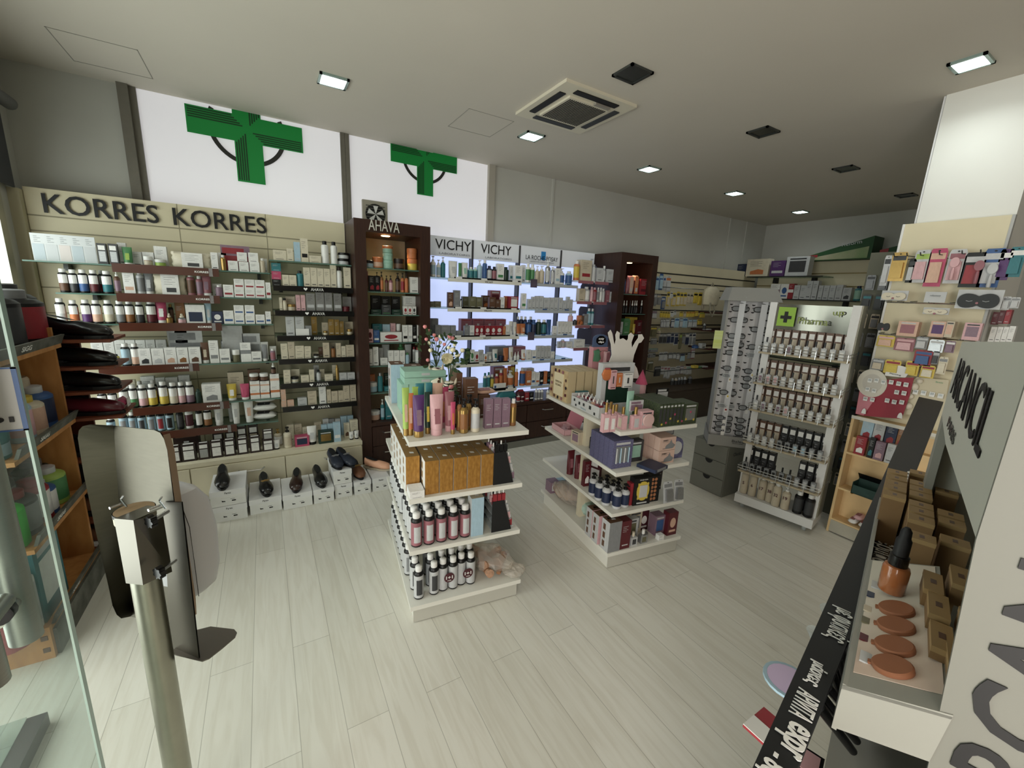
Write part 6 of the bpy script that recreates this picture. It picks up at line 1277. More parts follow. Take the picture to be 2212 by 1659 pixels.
for k in range(2):
    for j in range(3):
        o=G2.put('ct',('be','dg'),.375,.05+.05*j,.608+.082*k,.12,.045,.08,('lower','upper')[k]+' blush outline-patterned box, '+ordw(j+1)+' from front, second shelf of far gondola','blush outline boxes'); o.material_slots[0].material=M_pkp
        if j==0:
            b=MB(); b.prism([(-.03,.012),(.03,.012),(.045,.03),(.02,.045),(.012,.065),(0,.045),(-.025,.03)],.001); b.build('grey_motif',pm('gy'),G2.root,loc=(.385,.024,.608+.082*k))
            text('SWEET',M_ink,(.355,.0245,.608+.082*k+.062),(1,0,0),(0,0,1),.035,.007,G2.root)
g=empty('round_gift_box',G2.w(.49,.07,.608),G2.a,'round-topped navy and white character-free gift tin at right of second shelf','gift box')
b=MB(); b.prism([(-.055,0),(.055,0),(.055,.08)]+[(.055*math.cos(t*PI/10),.08+.055*math.sin(t*PI/10)) for t in range(1,10)]+[(-.055,.08)],.04); b.build('box_body',M_nav,g)
MB().lathe([(0,0),(.042,0),(.042,.002),(0,.002)],20).tmap(lambda X,Y,Z:(X,-Z-.001,Y+.07)).build('round_window',pm('lg'),g)
g['label']='round-topped navy gift box with pale circular window at right of second shelf'
G2.put('fl',('nv','lg'),.47,.14,.74,.10,.01,.06,'navy header card standing behind the round-topped gift box')
# third shelf
for k,(x,y,h) in enumerate(((.05,.545,.17),(.065,.47,.165),(.10,.44,.15))):
    G2.put('tu',('dr','rs','dr'),x,y,.36,.055,.05,h,'dark red rounded pack, '+ordw(k+1)+' from back on third shelf of far gondola','dark red packs')
G2.put('cp',('dr','wh'),.055,.36,.36,.045,.03,.17,'red pack with black and white face drawing panel, third shelf of far gondola'); G2.put('fl',('bu','wh'),.13,.38,.36,.1,.02,.17,'dark burgundy folder leaning at middle of third shelf',rot=-1.2)
for k,(x,y) in enumerate(((.035,.11),(.07,.055),(.125,.055),(.03,.175),(.085,.12),(.13,.13),(.09,.19),(.03,.24))):
    G2.put('pu',('lg','nv','bk'),x,y,.36,.052,.052,.145,'white lotion bottle with navy label and black pump, '+ordw(k+1)+' counting from front, far gondola','navy-labelled pump bottles')
g=empty('frame_box',G2.w(.235,.035,.36),G2.a-.05,'black box with yellow scalloped picture frame on third shelf of far gondola','gift box')
MB().box(-.06,.06,0,.05,0,.17).build('box_body',M_blkm,g); MB().box(-.078,-.06,.01,.05,0,.14).build('red_side',pm('rd'),g)
b=MB(); pts=[]
for k in range(40):
    t=2*PI*k/40; x,z=.040*math.copysign(abs(math.cos(t))**.5,math.cos(t)),.056*math.copysign(abs(math.sin(t))**.5,math.sin(t)); r_=1+.08*math.cos(8*t); pts.append((x*r_,.09+z*r_))
b.prism(pts,.004,y=-.005); b.build('scalloped_frame',pm('ye'),g); MB().box(-.026,.026,-.008,-.004,.052,.128).build('frame_window',pm('lg'),g); text('FRIENDS',pm('wh'),(0,-.002,.16),(1,0,0),(0,0,1),.055,.007,g); MB().box(-.035,.035,-.003,0,.01,.018).build('caption_bar',pm('lg'),g)
g=empty('palette',G2.w(.325,.045,.36),G2.a-.05,'black make-up palette with two columns of round nude pans, third shelf','palette'); MB().box(-.03,.045,0,.02,0,.165).build('case',M_blkm,g)
for c_ in range(2):
    for r_ in range(6):
        b=MB(); b.lathe([(0,0),(.010,0),(.010,.001),(0,.001)],12); b.tmap(lambda X,Y,Z:(X,-Z-.001,Y)); b.build('pan',mat('pan_nude','A8714E',.6),g,loc=(-.012+.024*c_,0,.02+.025*r_))
for k in range(2): G2.put('bl',('lg','gy','sv'),.41+.075*k,-.0,.362,.07,.04,.13,('left','right')[k]+' clear bagged accessory leaning over front of third shelf, far gondola','clear bagged accessories',tilt=(-.18,.1*k))
for k in range(4): G2.put('ct',('db','gy'),.36+.04*k,.13+.02*k,.36,.036,.06,.135,'dark carton in shade, '+ordw(k+1)+' from left at back right of third shelf','shaded dark cartons')
# base
for k,(x,y) in enumerate(((.035,.20),(.035,.13))): G2.put('gc',('pk','lg','br'),x,y,.107,.085,.062,.185,('rear','middle')[k]+' grey pink tall gift box with black bow at left of far gondola base','tall bow gift boxes')
o=G2.put('gc',('gy','lg','br'),.045,.045,.107,.085,.075,.19,'front tall grey gift box with doll-like drawing at corner of far gondola base')
G2.put('ct',('dr','pk'),.125,.04,.107,.07,.06,.18,'tall crimson gift box beside the grey gift box on base')
for k in range(3): b=MB(); b.tube([(-.02,0,.0),(-.035,-.01,.012),(0,0,.002),(.03,-.01,.014),(.02,0,0)],.004,6); q=b.build('bow',M_blk,G2.root,loc=(.04,.05+.07*k,.300 if k==0 else .296))
G2.put('gb',('lg','ol'),.22,.12,.107,.12,.07,.13,'pale olive gift carton behind perfume bottles on far gondola base'); G2.put('gb',('be','gy'),.29,.16,.107,.1,.07,.15,'larger pale carton at middle back of far gondola base')
G2.put('sq',('lg','dg','cr'),.20,.03,.107,.045,.04,.085,'short clear perfume bottle beside crimson box'); G2.put('sq',('sv','ol','wh'),.275,.03,.107,.05,.04,.085,'square clear perfume bottle with dark swirl label, front of base'); G2.put('ja',('gy','gy','gy'),.32,.06,.107,.03,.03,.04,'tiny grey jar behind the square perfume bottle')
G2.put('ct',('wh','dg'),.40,.02,.107,.04,.03,.035,'tiny white box at front edge of far gondola base'); G2.put('gb',('mv','bl'),.43,.09,.107,.075,.06,.13,'lilac patterned hanging box at right of far gondola base'); G2.put('cx',('dr','pe'),.505,.055,.107,.075,.05,.155,'dark red arched box with round line drawing, right end of base'); G2.put('cx',('bu','wh'),.37,.16,.107,.07,.05,.13,'burgundy box with white print behind lilac box')
G2.put('gb',('mv','lg'),.07,.80,.107,.075,.08,.085,'small purple windowed box at far left corner of gondola base'); G2.put('cp',('lb','rd'),.16,.82,.107,.1,.05,.075,'light blue low box beside purple windowed box on base')
b2=empty('plastic_bag',G2.w(.12,.60,.107),G2.a,'large clear bag with brown and mint items on left side of far gondola base','bag')
o=crumple('bag_film',M_bag,b2,.16,.10,.075,13); o.rotation_euler=(0,0,1.9)
o=crumple('brown_filling',mat('filling_brown','8A6650',.7,c2='B9A89A',nscale=9),b2,.12,.07,.05,17); o.rotation_euler=(0,0,1.9); o.location=(-.01,.06,0)
o=crumple('mint_cloth',mat('mint_cloth','A3BCB0',.8,noise=.1),b2,.10,.07,.055,19); o.rotation_euler=(0,0,1.4); o.location=(.02,-.17,0)
# ------------------------------------------------------------------ shoe boxes and shoes
def shoe(P,rot,c,lb,grp,hw=None,L=.25,style='loafer',sole='bk',tilt=0):
    g=empty('shoe',P,(tilt,0,rot),lb,'shoe',grp); m=mat('leather_'+c.strip('#'),PAL[c][1] if c in PAL else c[1:],.28 if c in('bk','bu','db') else .6,coat=.3)
    def ring(y,w,z0,z1,n=16):
        return [(w*math.cos(2*PI*k/n),y,z0+(z1-z0)*(.5+.5*math.sin(2*PI*k/n))) for k in range(n)]
    H=[(-.125,.010,.02,.03),(-.115,.028,.012,.045),(-.09,.040,.010,.056),(-.05,.045,.010,.064),(-.01,.040,.011,.072),(.03,.033,.013,.070),(.07,.031,.02,.080),(.105,.029,.022,.092),(.12,.020,.024,.094),(.125,.010,.03,.085)]
    b=MB(); b.loft([ring(y*L/.25,w,z0,z1) for y,w,z0,z1 in H]); b.build('upper',m,g)
    b=MB(); pts=[(.035*math.cos(t*PI/8)*.8,.055+.055*math.sin(t*PI/8)) for t in range(16)]; b.add([(x*.75,y,.0) for x,y in pts],[tuple(range(16))])
    b.v=[(x,y,.074+.022*max(0,(y-.01)/.1)) for x,y,z in b.v]; b.build('opening',M_blkm if c!='#C9A0A0' else pm('db'),g)
    b=MB(); o_=[(.046*math.cos(t)*(.8+.2*math.sin(-t+.0)*0+(.0)),.127*math.sin(t)) for t in [2*PI*k/24 for k in range(24)]]
    b.slab([(x*(1.0 if y<0 else .78),y*L/.25) for x,y in o_],.0,.014); b.slab([(x*.7,y) for x,y in o_ if y>.035]+[],0,.022); b.build('sole',pm(sole),g)
    if hw: 
        b=MB(); b.tube([(-.026,-.018,.079),(0,-.02,.084),(.026,-.018,.079)],.003,6); b.tube([(-.02,-.026,.076),(0,-.028,.081),(.02,-.026,.076)],.002,6); b.build('buckle',pm(hw),g)
    return g
def shoebox(x0,x1,y,z,lb,grp='white shoe boxes by the cabinet',dep=.30,h=.108,logo=True,P=None,rot=0):
    w=x1-x0; g=empty('shoe_box',P or ((x0+x1)/2,y,z),rot,lb,'shoe box',grp)
    MB().box(-w/2+.003,w/2-.003,.003,dep,0,h-.01).build('box_body',pm('wh'),g); MB().box(-w/2,w/2,0,dep+.002,h-.036,h).build('lid',mat('lid_white','DCDCDC',.5),g)
    if logo:
        text('Parex',M_lens,(0,-.0015,h-.018),(1,0,0),(0,0,1),.035,.012,g)
        MB().box(-.04,.05,-.0012+.003,.003,.02,.055).build('label',pm('wh'),g)
        MB().prism([(-.036,.03),(-.016,.03),(-.02,.036),(-.03,.037),(-.036,.042)],.0012,y=0.001).build('shoe_icon',M_blk,g); MB().box(.018,.04,.001,.003,.028,.036).build('barcode',M_blk,g); lines_=MB(); lines_.box(.01,.035,.001,.0025,.043,.045); lines_.build('label_print',M_lens,g)
    return g
shoebox(-.392,-.195,3.045,0,'lower white shoe box of the pair at left end of the row'); shoebox(-.392,-.195,3.045,.11,'upper white shoe box of the left pair, carrying a black patent shoe')
shoebox(-.185,.008,3.06,0,'white shoe box with black dot, second stack from left on floor'); shoebox(.012,.20,3.04,0,'white shoe box under the dark brown loafer'); shoebox(.205,.345,3.04,0,'white shoe box under the small black loafer')
shoebox(.35,.475,3.06,0,'lower white shoe box under two navy loafers'); shoebox(.345,.475,3.06,.11,'upper white shoe box under two navy loafers'); shoebox(.485,.61,3.05,0,'white shoe box under the brown loafer with gold bar'); shoebox(.62,.75,3.05,0,'white shoe box carrying pink ribbon flat beside gondola')
SG='single shoes on shoe boxes'
shoe((-.325,3.17,.22),.05,'bk','black patent loafer on upper box at left end of shoe row',SG); shoe((-.085,3.19,.11),.1,'bk','black patent loafer with gold and white strap, second from left',SG,hw='go'); shoe((.11,3.17,.11),-.1,'db','dark brown loafer in middle of shoe row',SG)
shoe((.262,3.17,.11),.1,'bk','slim black patent loafer left of stacked navy pair',SG); shoe((.378,3.19,.22),.15,'#1A2130','left navy suede loafer with silver bar on upper box',SG,hw='sv'); shoe((.455,3.19,.22),.3,'#1A2130','right navy suede loafer with silver bar on upper box',SG,hw='sv')
shoe((.535,3.19,.11),.1,'br','brown loafer with gold bar beside the navy loafers',SG,hw='go'); shoe((.70,3.22,.11),.9,'pe','blush pink flat with ribbon, partly behind near gondola',SG,L=.22,sole='be')
# ------------------------------------------------------------------ wooden bottle unit at left and shoe shelves behind it
M_camo=mat('camouflage_lip','3E4038',.5,c2='6F7068',nscale=14)
wu=empty('wooden_shelf_unit',(-.846,2.15,0),0,'plywood display unit of children drinking bottles behind the glass door, at far left','shelving')
b=MB(); b.box(-.33,.0,.0,.02,0,.145); b.box(-.33,-.02,.60,.62,0,1.30); b.box(-.33,-.31,0,.62,0,1.32); b.box(-.33,-.12,.0,.016,.145,1.28); b.build('carcass',M_wood,wu)
LZ=[(1.225,1.268),(.852,.893),(.485,.53),(.125,.165)]
for z0,z1 in LZ:
    MB().box(-.33,.0,.02,.62,z0-.018,z0).build('shelf',M_wood,wu)
    l=MB(); l.add([(.0,.05,z0),(.0,.63,z0),(.015,.63,z1),(.015,.05,z1),(-.012,.05,z0),(-.012,.63,z0),(.003,.63,z1),(.003,.05,z1)],[(0,1,2,3),(7,6,5,4),(0,3,7,4),(1,5,6,2),(3,2,6,7),(0,4,5,1)]); l.build('lip',M_camo,wu)
    text('SIGG',M_inkw,(.0075,.27,(z0+z1)/2),(0,1,0),(.3,0,1),.085,.022,wu,bold=.02)
MB().box(0,.012,.02,.62,.0,.12).build('kick_panel',M_camo,wu)
for z in (.035,.09): MB().box(-.03,-.01,-.003,.0,z,z+.02).build('cam_fitting',pm('br'),wu)
def sb(P,w,h,c,c2,cap,lb,kind='bo'): return item(kind,(c,c2,cap),P,PI/2,w,w,h,fixlabel(lb),'drinking bottles on wooden unit',cat='drinking bottle')
ZT=(0,600,.2410); ZU=(0,960,.2410); WO=(-.875,0)
row('top shelf of plywood bottle unit',WO,PI/2,1.225,ZT,'bo 0 60 250 rs dg wh;bo 85 300 95 bk dg gy;bo 300 500 110 bk rd gy;bo> 230 440 60 bk bk dg',left='from door side')
row('second shelf of plywood bottle unit',WO,PI/2,.852,ZT,'ja 0 150 1360 tl lb tl;bo 255 335 1060 lb pk gy;bo 340 465 1050 cr pe ye;bo 430 540 960 bl nv lg;ja> 230 340 890 am bk be',left='from door side')
R_=row('third shelf of plywood bottle unit',WO,PI/2,.485,ZU,'bo 130 325 480 #38B83C #38B83C bk;bo 270 420 390 dg gy rd;bo 400 500 290 rd wh rd;bo 450 560 310 bl wh lg;bo 545 645 180 lm gn lg;bo> 70 230 200 dg gy gy;bo> 420 520 120 dn gy gy',left='from door side')
MB().lathe([(.030,0),(.036,.004),(.032,.03),(.0,.042)],16).build('football_cap',mat('football','E4E4E4',.4,c2='101010',nscale=26),R_[0][0],loc=(0,0,R_[0][4]*.86))
row('lowest shelf of plywood bottle unit',WO,PI/2,.125,ZU,'bo 235 410 1060 wh lg sv;bo 200 350 1250 rd rd rd;gb 350 560 830 tl wh;bo> 330 430 1020 nv bl nv',left='from door side')
MBx=MB(); P=[]
for k in range(24):
    t=2*PI*k/24; P.append((0,.035*math.cos(t),.022*math.sin(t)))
o=MB(); o.tube(P,.006,6,closed=True); q=o.build('bag_handle',M_blk,None); q.location=(-.93,2.50,1.475); tag(q,'oval black carrying handle above the black bottle, top of wooden unit','handle')
# shoe shelves
M_rw=mat('reddish_wood','7A3E22',.5,c2='5E2C18',nscale=10,stretch=(1,4,1))
su=empty('shoe_rack',(-1.17,2.80,0),0,'reddish wooden shoe rack behind the bottle unit with dark shoes on its boards','rack')
b=MB(); b.box(0,.02,0,.30,0,1.3); b.box(0,.30,.28,.30,0,1.25) ; b.build('frame',M_rw,su)
for z in (1.235,1.10,.975,.84,.62,.45,.28,.1): MB().box(0,.49,.0,.28,z-.014,z).build('shelf_board',M_rw,su)
for k,(z,c,lb) in enumerate(((1.235,'bk','black lace-up shoe on top board of shoe rack'),(1.10,'bk','black suede shoe on second board of shoe rack'),(.975,'bk','black shoe with dark bow on third board of shoe rack'),(.84,'bu','glossy burgundy loafer on fourth board of shoe rack'),(.62,'bk','black strap shoe on fifth board of shoe rack'),(.45,'bk','black shoe low on shoe rack, behind steel plate'),(.28,'br','tan brown shoe on seventh board of shoe rack'),(.1,'br','brown sneaker with white sole on lowest board of shoe rack'))):
    s_=shoe((-.81,2.87,z),PI/2-.15,c,lb,'shoes on the shoe rack',L=.27,sole='wh' if k==7 else 'bk'); s_.scale=(1,1,1.25); shoe((-.99,2.93,z),PI/2+.1,c if k<6 else 'db',lb.replace('shoe on','rear shoe on').replace('loafer on','rear loafer on').replace('shoe low','rear shoe low').replace('sneaker with','rear sneaker with'),'shoes on the shoe rack',L=.26)
item('pc',('hp','wh'),(-.72,2.98,.845),PI/2,.1,.06,.05,'pink and white packet at end of fourth shoe board',None)
# ------------------------------------------------------------------ hand sanitiser stand
n=Vector((.76,.65,0)).normalized(); w_=Vector((-n.y,n.x,0)); LP=.577
def sp(px,py,off=0):
    q=at_n(px,py,(n.x,n.y),LP+off); return q
ss=empty('sanitizer_stand',(-.28,1.13,0),0,'stainless steel hand sanitiser stand on round pole, seen from behind','stand')
R0=Vector((-.28,1.13,0))
MB().lathe([(.0275,.0),(.0275,1.03)],24,c=(0,0,0)).build('pole',M_gal,ss)
MB().lathe([(.17,0),(.17,.008),(.16,.012)],32).build('base_plate',M_gal,ss)
# cap disc on the pole top
MB().lathe([(.034,1.022),(.036,1.024),(.036,1.042),(.034,1.044)],24).build('pole_flange',mat('cream_disc','B9B4A0',.5),ss); MB().lathe([(.0365,1.040),(.0365,1.0475)],24,cap=False).build('ring_gasket',M_blkm,ss); MB().lathe([(0,1.048),(.035,1.048)],24,cap=False).build('cap_disc',mat('brown_disc','8E7556',.5),ss)
outL=[(168,932),(170,924),(177,919),(190,917)]; 
def plate(name,pts,th,off,m,curve=None):
    P=[sp(x,y,off) for x,y in pts]; b=MB(); k=len(P)
    u=[((p-R0).dot(w_),p.z) for p in P]
    A=[R0+w_*a+n*(LP+off-R0.dot(n)) for a,_ in u]; A=[Vector((a.x,a.y,z)) for a,(_,z) in zip(A,u)]
    if curve: A=[a-n*curve(uu) for a,(uu,_) in zip(A,u)]
    B_=[a+n*th for a in A]; L_=lambda v:tuple(Vector(v)-R0)
    b.add([L_(a) for a in A],[tuple(range(k))]); b.add([L_(a) for a in B_],[tuple(range(k))[::-1]]); b.add([L_(a) for a in A]+[L_(a) for a in B_],[(i,k+i,k+(i+1)%k,(i+1)%k) for i in range(k)]); return b.build(name,m,ss)
rowsP=[((194,917),(246,920),(333,929)),((178,921),(246,928),(346,935)),((170,930),(247,942),(354,948)),((168,947),(249,975),(361,972)),((180,1020),(255,1060),(375,1080)),((205,1140),(265,1165),(392,1200)),((235,1270),(277,1280),(408,1302)),((243,1308),(282,1308),(412,1332)),((252,1328),(286,1322),(405,1349)),((262,1336),(281,1332),(390,1353))]
def loc3(x,y,off): return Vector(sp(x,y,off))-R0
for nm_,ia,ib,oa,ob_ in (('left_flange',0,1,-.045,0),('back_plate',1,2,0,0)):
    b=MB(); k=len(rowsP); A=[tuple(loc3(*r_[ia],oa)) for r_ in rowsP]; B_=[tuple(loc3(*r_[ib],ob_)) for r_ in rowsP]
    b.add(A+B_,[(i,i+1,k+i+1,k+i) for i in range(k-1)],0,True); A2=[tuple(Vector(a)+n*.002) for a in A]; B2=[tuple(Vector(a)+n*.002) for a in B_]
    b.add(A2+B2,[(k+i,k+i+1,i+1,i) for i in range(k-1)],0,True); b.build(nm_,M_steel,ss)
# right rim, bent forward
b=MB(); rim=[(352,940),(362,975),(378,1085),(396,1210),(410,1300),(412,1335)]
A=[sp(x,y,0) for x,y in rim]; B_=[a+n*.014 for a in A]; k=len(A); b.add([tuple(a-R0) for a in A]+[tuple(a-R0) for a in B_],[(i,i+1,k+i+1,k+i) for i in range(k-1)]); b.build('right_rim',mat('rim_bronze','9A8470',.35,.6),ss)
# drip arm and tray
def zt(px,py,z): q=at_z(px,py,z); return q-R0
b=MB(); arm=[sp(352,1085,-.004),sp(392,1085,-.004),sp(430,1425,-.004),sp(370,1413,-.004)]
b.add([tuple(a-R0) for a in arm],[(0,1,2,3)]); b.add([tuple(a+n*.003-R0) for a in arm],[(3,2,1,0)]); b.build('drip_arm',mat('steel_dark_reflection','5B564C',.35,.9),ss)  # the strut's dark reflection is put into its steel colour
zt_=arm[2].z; tp=[(368,1413),(437,1430),(452,1424),(480,1402),(508,1378),(512,1368),(506,1361),(455,1355),(420,1364),(395,1385)]
b=MB(); T_=[zt(x,y,zt_) for x,y in tp]; b.slab([(q.x,q.y) for q in T_],zt_-.0,zt_+.003); b.build('drip_tray',mat('tray_bronze','6E6860',.4,.7),ss)
# clamp box on camera side
b=MB(); q0=sp(246,1120,-.03);
c0,c1,c2,c3=[sp(x,y,-.095)-R0 for x,y in ((246,1120),(288,1124),(309,1264),(272,1260))]
d0,d1,d2,d3=[sp(x,y,-.022)-R0 for x,y in ((292,1120),(352,1110),(372,1235),(312,1262))]
b.add([tuple(c0),tuple(c1),tuple(c2),tuple(c3)],[(0,1,2,3)]); b.add([tuple(c1),tuple(d1),tuple(d2),tuple(c2)],[(0,1,2,3)],1); b.add([tuple(c0),tuple(c1),tuple(c1+n*.06),tuple(c0+n*.06)],[(0,1,2,3)]); b.build('clamp_box',[mat('steel_rough','77736A',.35,1),mat('steel_smooth','77736A',.22,1)],ss)  # both faces share one steel colour; the side face is only smoother
for px,py in ((327,1126),(345,1236)):
    q=sp(px,py,-.075)-R0; b=MB(); pr=[(.012*(1+.18*math.cos(7*t)),t) for t in [2*PI*k/28 for k in range(28)]]
    b.slab([(r*math.cos(t),r*math.sin(t)) for r,t in pr],-.006,.006); o=b.build('clamp_knob',M_blk,ss); o.location=q; o.rotation_euler=(PI/2,0,math.atan2(n.y,n.x)-PI/2)
    MB().tube([tuple(q),tuple(q+n*.04-w_*-.012)],.004,6).build('clamp_screw',M_chrome,ss)
for px,py in ((263,1088),(346,1092)):
    q=sp(px,py,-.06)-R0; b=MB(); b.tube([tuple(q-w_*.0),tuple(q-n*.022)],.0035,6); b.tube([tuple(q+Vector((0,0,.012))),tuple(q+Vector((0,0,.022))-w_*.01)],.0018,5); b.tube([tuple(q+Vector((0,0,.010))),tuple(q+Vector((0,0,-.004))-w_*.016)],.002,5); b.build('wing_screw',M_chrome,ss)
# white dispenser on the far side
q=sp(400,1160,.02)-R0; ang=math.atan2(n.y,n.x)-PI/2
b=MB(); R_=[]
for z,sx,sy,oy in ((0,.030,.030,.0),(.02,.048,.046,0),(.07,.056,.056,0),(.16,.058,.058,0),(.24,.055,.052,-.004),(.275,.046,.04,-.012),(.285,.03,.025,-.018)):
    ring=[]
    for k in range(24):
        t=2*PI*k/24; c_,s_=math.cos(t),math.sin(t); ring.append((sx*math.copysign(abs(c_)**.5,c_),oy+sy*math.copysign(abs(s_)**.5,s_),z))
    R_.append(ring)
b.loft(R_); o=b.build('dispenser_body',mat('dispenser_white','CFCFD2',.35),ss); pd=at_z(424,1175,1.02)
D0=sp(392,1172,.062)-R0; o.location=(D0.x,D0.y,D0.z-.148); o.rotation_euler=(0,0,ang); o.scale=(1.15,1.15,1.1)
b=MB(); b.tube([(x*1.01,(y-.004),z) for x,y,z in [(.0595,-.012,.02),(.0605,-.012,.1),(.060,-.012,.2),(.052,-.018,.262)]],.0008,4); s_=b.build('seam',M_lens,o)
# ------------------------------------------------------------------ glass entrance door leaf
YG=.72; KD2=YG/.55
gd=MB().box(-1.15,-.2645,YG,YG+.010,.02,2.2).build('door_1',M_doorglass); structure(gd)
MB().box(-.2655,-.2630,YG-.0005,YG+.0105,.02,2.2).build('door_edge',mat('glass_edge_bright','A9C4BC',.15,.1),gd)
MB().box(-1.2,-1.15,YG-.02,YG+.03,0,2.2).build('door_stile',M_alu,gd)
for yy,x,zb,zt2 in ((YG+.06,-.331,1.032,1.66),(YG-.06,-.318,1.062,1.7)):
    h=MB(); h.tube([(x,yy,zb),(x,yy,zt2)],.0175,20); h.tube([(x,yy,zb+.07),(x,YG+.005,zb+.07)],.010,14); o=h.build('pull_handle',M_alu,gd)
MB().tube([(-.325,YG-.002,1.115),(-.325,YG+.012,1.115)],.0145,14).build('gasket',M_blkm,gd)
st=MB().box(-.55,0,-.002,0,0,.135).build('door_sticker',mat('sticker_silver','A9ABAA',.5)); p=at_y(60,928,YG-.001); st.location=(p.x+.002,YG-.001,p.z-.0); tag(st,'grey security sticker with blue border stuck on glass door','sticker')
q0=at_y(41,792,YG-.001); hh=q0.z-p.z; st.scale=(KD2,1,hh/.135)
for a in ((-.55,0,0,.0035),(-.55,0,.1315,.135),(-.0035,0,0,.135)): MB().box(a[0],a[1],-.0027,-.002,a[2],a[3]).build('border',pm('bl'),st)
text('RECORDING',pm('bl'),(-.092,-.0028,.112),(1,0,0),(0,0,1),.155,.024,st,bold=.03); text('YOU ARE',M_ink,(-.055,-.0028,.066),(1,0,0),(0,0,1),.055,.007,st,bold=.03); text('ON CCTV',M_ink,(-.055,-.0028,.055),(1,0,0),(0,0,1),.055,.007,st,bold=.03)
text('210 438.7701',M_ink,(-.058,-.0028,.026),(1,0,0),(0,0,1),.10,.012,st,bold=.03)
# low glass topped floor plate near the door
fp=[at_z(x,y,.05) for x,y in ((-60,1592),(58,1552),(0,1659),(-120,1690))]
g=MB(); g.slab([(q.x,q.y) for q in fp],.05,.056); o=g.build('glass_plinth',M_doorglass); tag(o,'low glass-topped plate with grey metal edge on floor by the door','plinth')
b=MB(); a_,c_=fp[1],fp[2]; dd_=(c_-a_); dd_.normalize(); e_=Vector((-dd_.y,dd_.x,0)); L2=a_+dd_*.9
b.slab([(a_.x,a_.y),(a_.x+e_.x*.05,a_.y+e_.y*.05),(L2.x+e_.x*.05,L2.y+e_.y*.05),(L2.x,L2.y)],.0,.05); b.build('metal_edge',mat('edge_grey','5A5A5C',.4,.6),o)
# ------------------------------------------------------------------ black header shelf and white make-up stand at right
aB=math.radians(12.6); dB=Vector((math.cos(aB),math.sin(aB),0)); nB=Vector((-dB.y,dB.x,0))
_a,_c=at_z(1724,1656,1.1),at_z(2038,868,1.1); RE0=(_a.x-(_c.x-_a.x)*.07,_a.y-(_c.y-_a.y)*.07)
bb=empty('black_counter',(0,0,0),0,'long narrow black counter top with white handwritten style lettering running away at right','counter')
MB().slab([RE0,(.25,.113),(3.017,.74),(2.989,.637)],1.085,1.10).build('top_board',M_blackboard,bb)
MB().slab([(.42,.0),(.44,.05),(1.05,.19),(1.05,.12)],.0,.90).build('body',M_blkm,bb)  # black block added to keep the gap under the board dark
for x_,y_ in ((1.9,.46),(2.93,.68)): MB().box(x_-.02,x_+.02,y_-.02,y_+.02,0,1.085).build('leg',M_blkm,bb)  # made-up legs; the rest stays open so light reaches the floor
def btxt(s,px,py,w,h,b_=False): q=at_z(px,py,1.101); text(s,M_inkw,(q.x,q.y,1.1015),-dB,-nB,w,h,bb,bold=b_)
btxt('Όμορφη',1972,1040,.20,.055); btxt('επιδερμίδα',1912,1180,.17,.04); btxt('με φυσικές',1815,1350,.085,.035); btxt('μάσκες',1762,1456,.045,.020,.015); btxt('APIVITA',1738,1524,.045,.022); btxt('expr',1708,1592,.045,.028,.02); btxt('- 8ς',1672,1654,.03,.026,.02)
for k,(px,py,c,lb) in enumerate(((1690,1475,'lb','round pale blue and lilac packet edge showing beside black counter'),(1650,1575,'rd','red and white packet edge showing lower beside black counter'))):
    q=at_z(px+14,py,1.0); o=empty('packet',(q.x,q.y,q.z),0,lb,'packet'); b=MB(); b.lathe([(0,0),(.034,0),(.034,.004),(0,.004)],20) if k==0 else b.box(-.03,.02,-.02,.02,0,.004); b.build('packet_body',pm(c),o)
    (MB().lathe([(0,.0045),(.029,.0045)],20,cap=False) if k==0 else MB().box(-.03,-.005,-.02,.02,.004,.005)).build('print',mat('lilac_print','C9B6D6',.4) if k==0 else pm('wh'),o)
aA=math.radians(15.5); dA=Vector((math.cos(aA),math.sin(aA),0)); nA=Vector((-dA.y,dA.x,0)); FL=-.0755; ES=.535
ma=empty('makeup_stand',(0,0,0),aA,'tall white make-up display stand with big black lettering, close at right','display stand')
M_as=mat('stand_offwhite','BDBDB3',.4,noise=.01,nscale=3); M_trayw=mat('tray_white_shaded','8F8F87',.4)  # tray white lowered; the shade on it is put into the colour
def apoly(name,pts,m,par=ma,th=.012,y=FL):
    b=MB(); n_=len(pts); A=[(x,y,z) for x,z in pts]; B2=[(x,y-th,z) for x,z in pts]
    b.add(A,[tuple(range(n_))[::-1]]); b.add(B2,[tuple(range(n_))]); b.add(A+B2,[(k,(k+1)%n_,n_+(k+1)%n_,n_+k) for k in range(n_)]); return b.build(name,m,par)
apoly('header_panel',[(ES+.006,1.53),(1.206,1.4956),(1.206,1.345),(.985,1.334),(ES+.006,1.352)],M_as)
apoly('far_post',[(1.152,1.345),(1.206,1.345),(1.206,.0),(1.152,0)],M_trayw)
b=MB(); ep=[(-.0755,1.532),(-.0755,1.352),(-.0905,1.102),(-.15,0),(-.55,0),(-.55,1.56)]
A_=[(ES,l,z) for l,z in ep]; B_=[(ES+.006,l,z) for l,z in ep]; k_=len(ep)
b.add(A_,[tuple(range(k_))]); b.add(B_,[tuple(range(k_))[::-1]]); b.add(A_+B_,[(k,k_+k,k_+(k+1)%k_,(k+1)%k_) for k in range(k_)]); b.build('end_panel',mat('stand_end_shaded','77776F',.5),ma)  # same pale plastic as the header, with shade put into its grey
MB().box(ES+.01,1.19,-.42,-.40,0,1.33).build('back_wall',mat('inner_shadow','57564F',.6),ma); MB().box(1.18,1.2,-.40,-.09,0,1.33).build('inner_side',M_as,ma); MB().box(ES+.008,1.2,-.42,-.0885,1.40,1.48).build('top_box',M_as,ma)
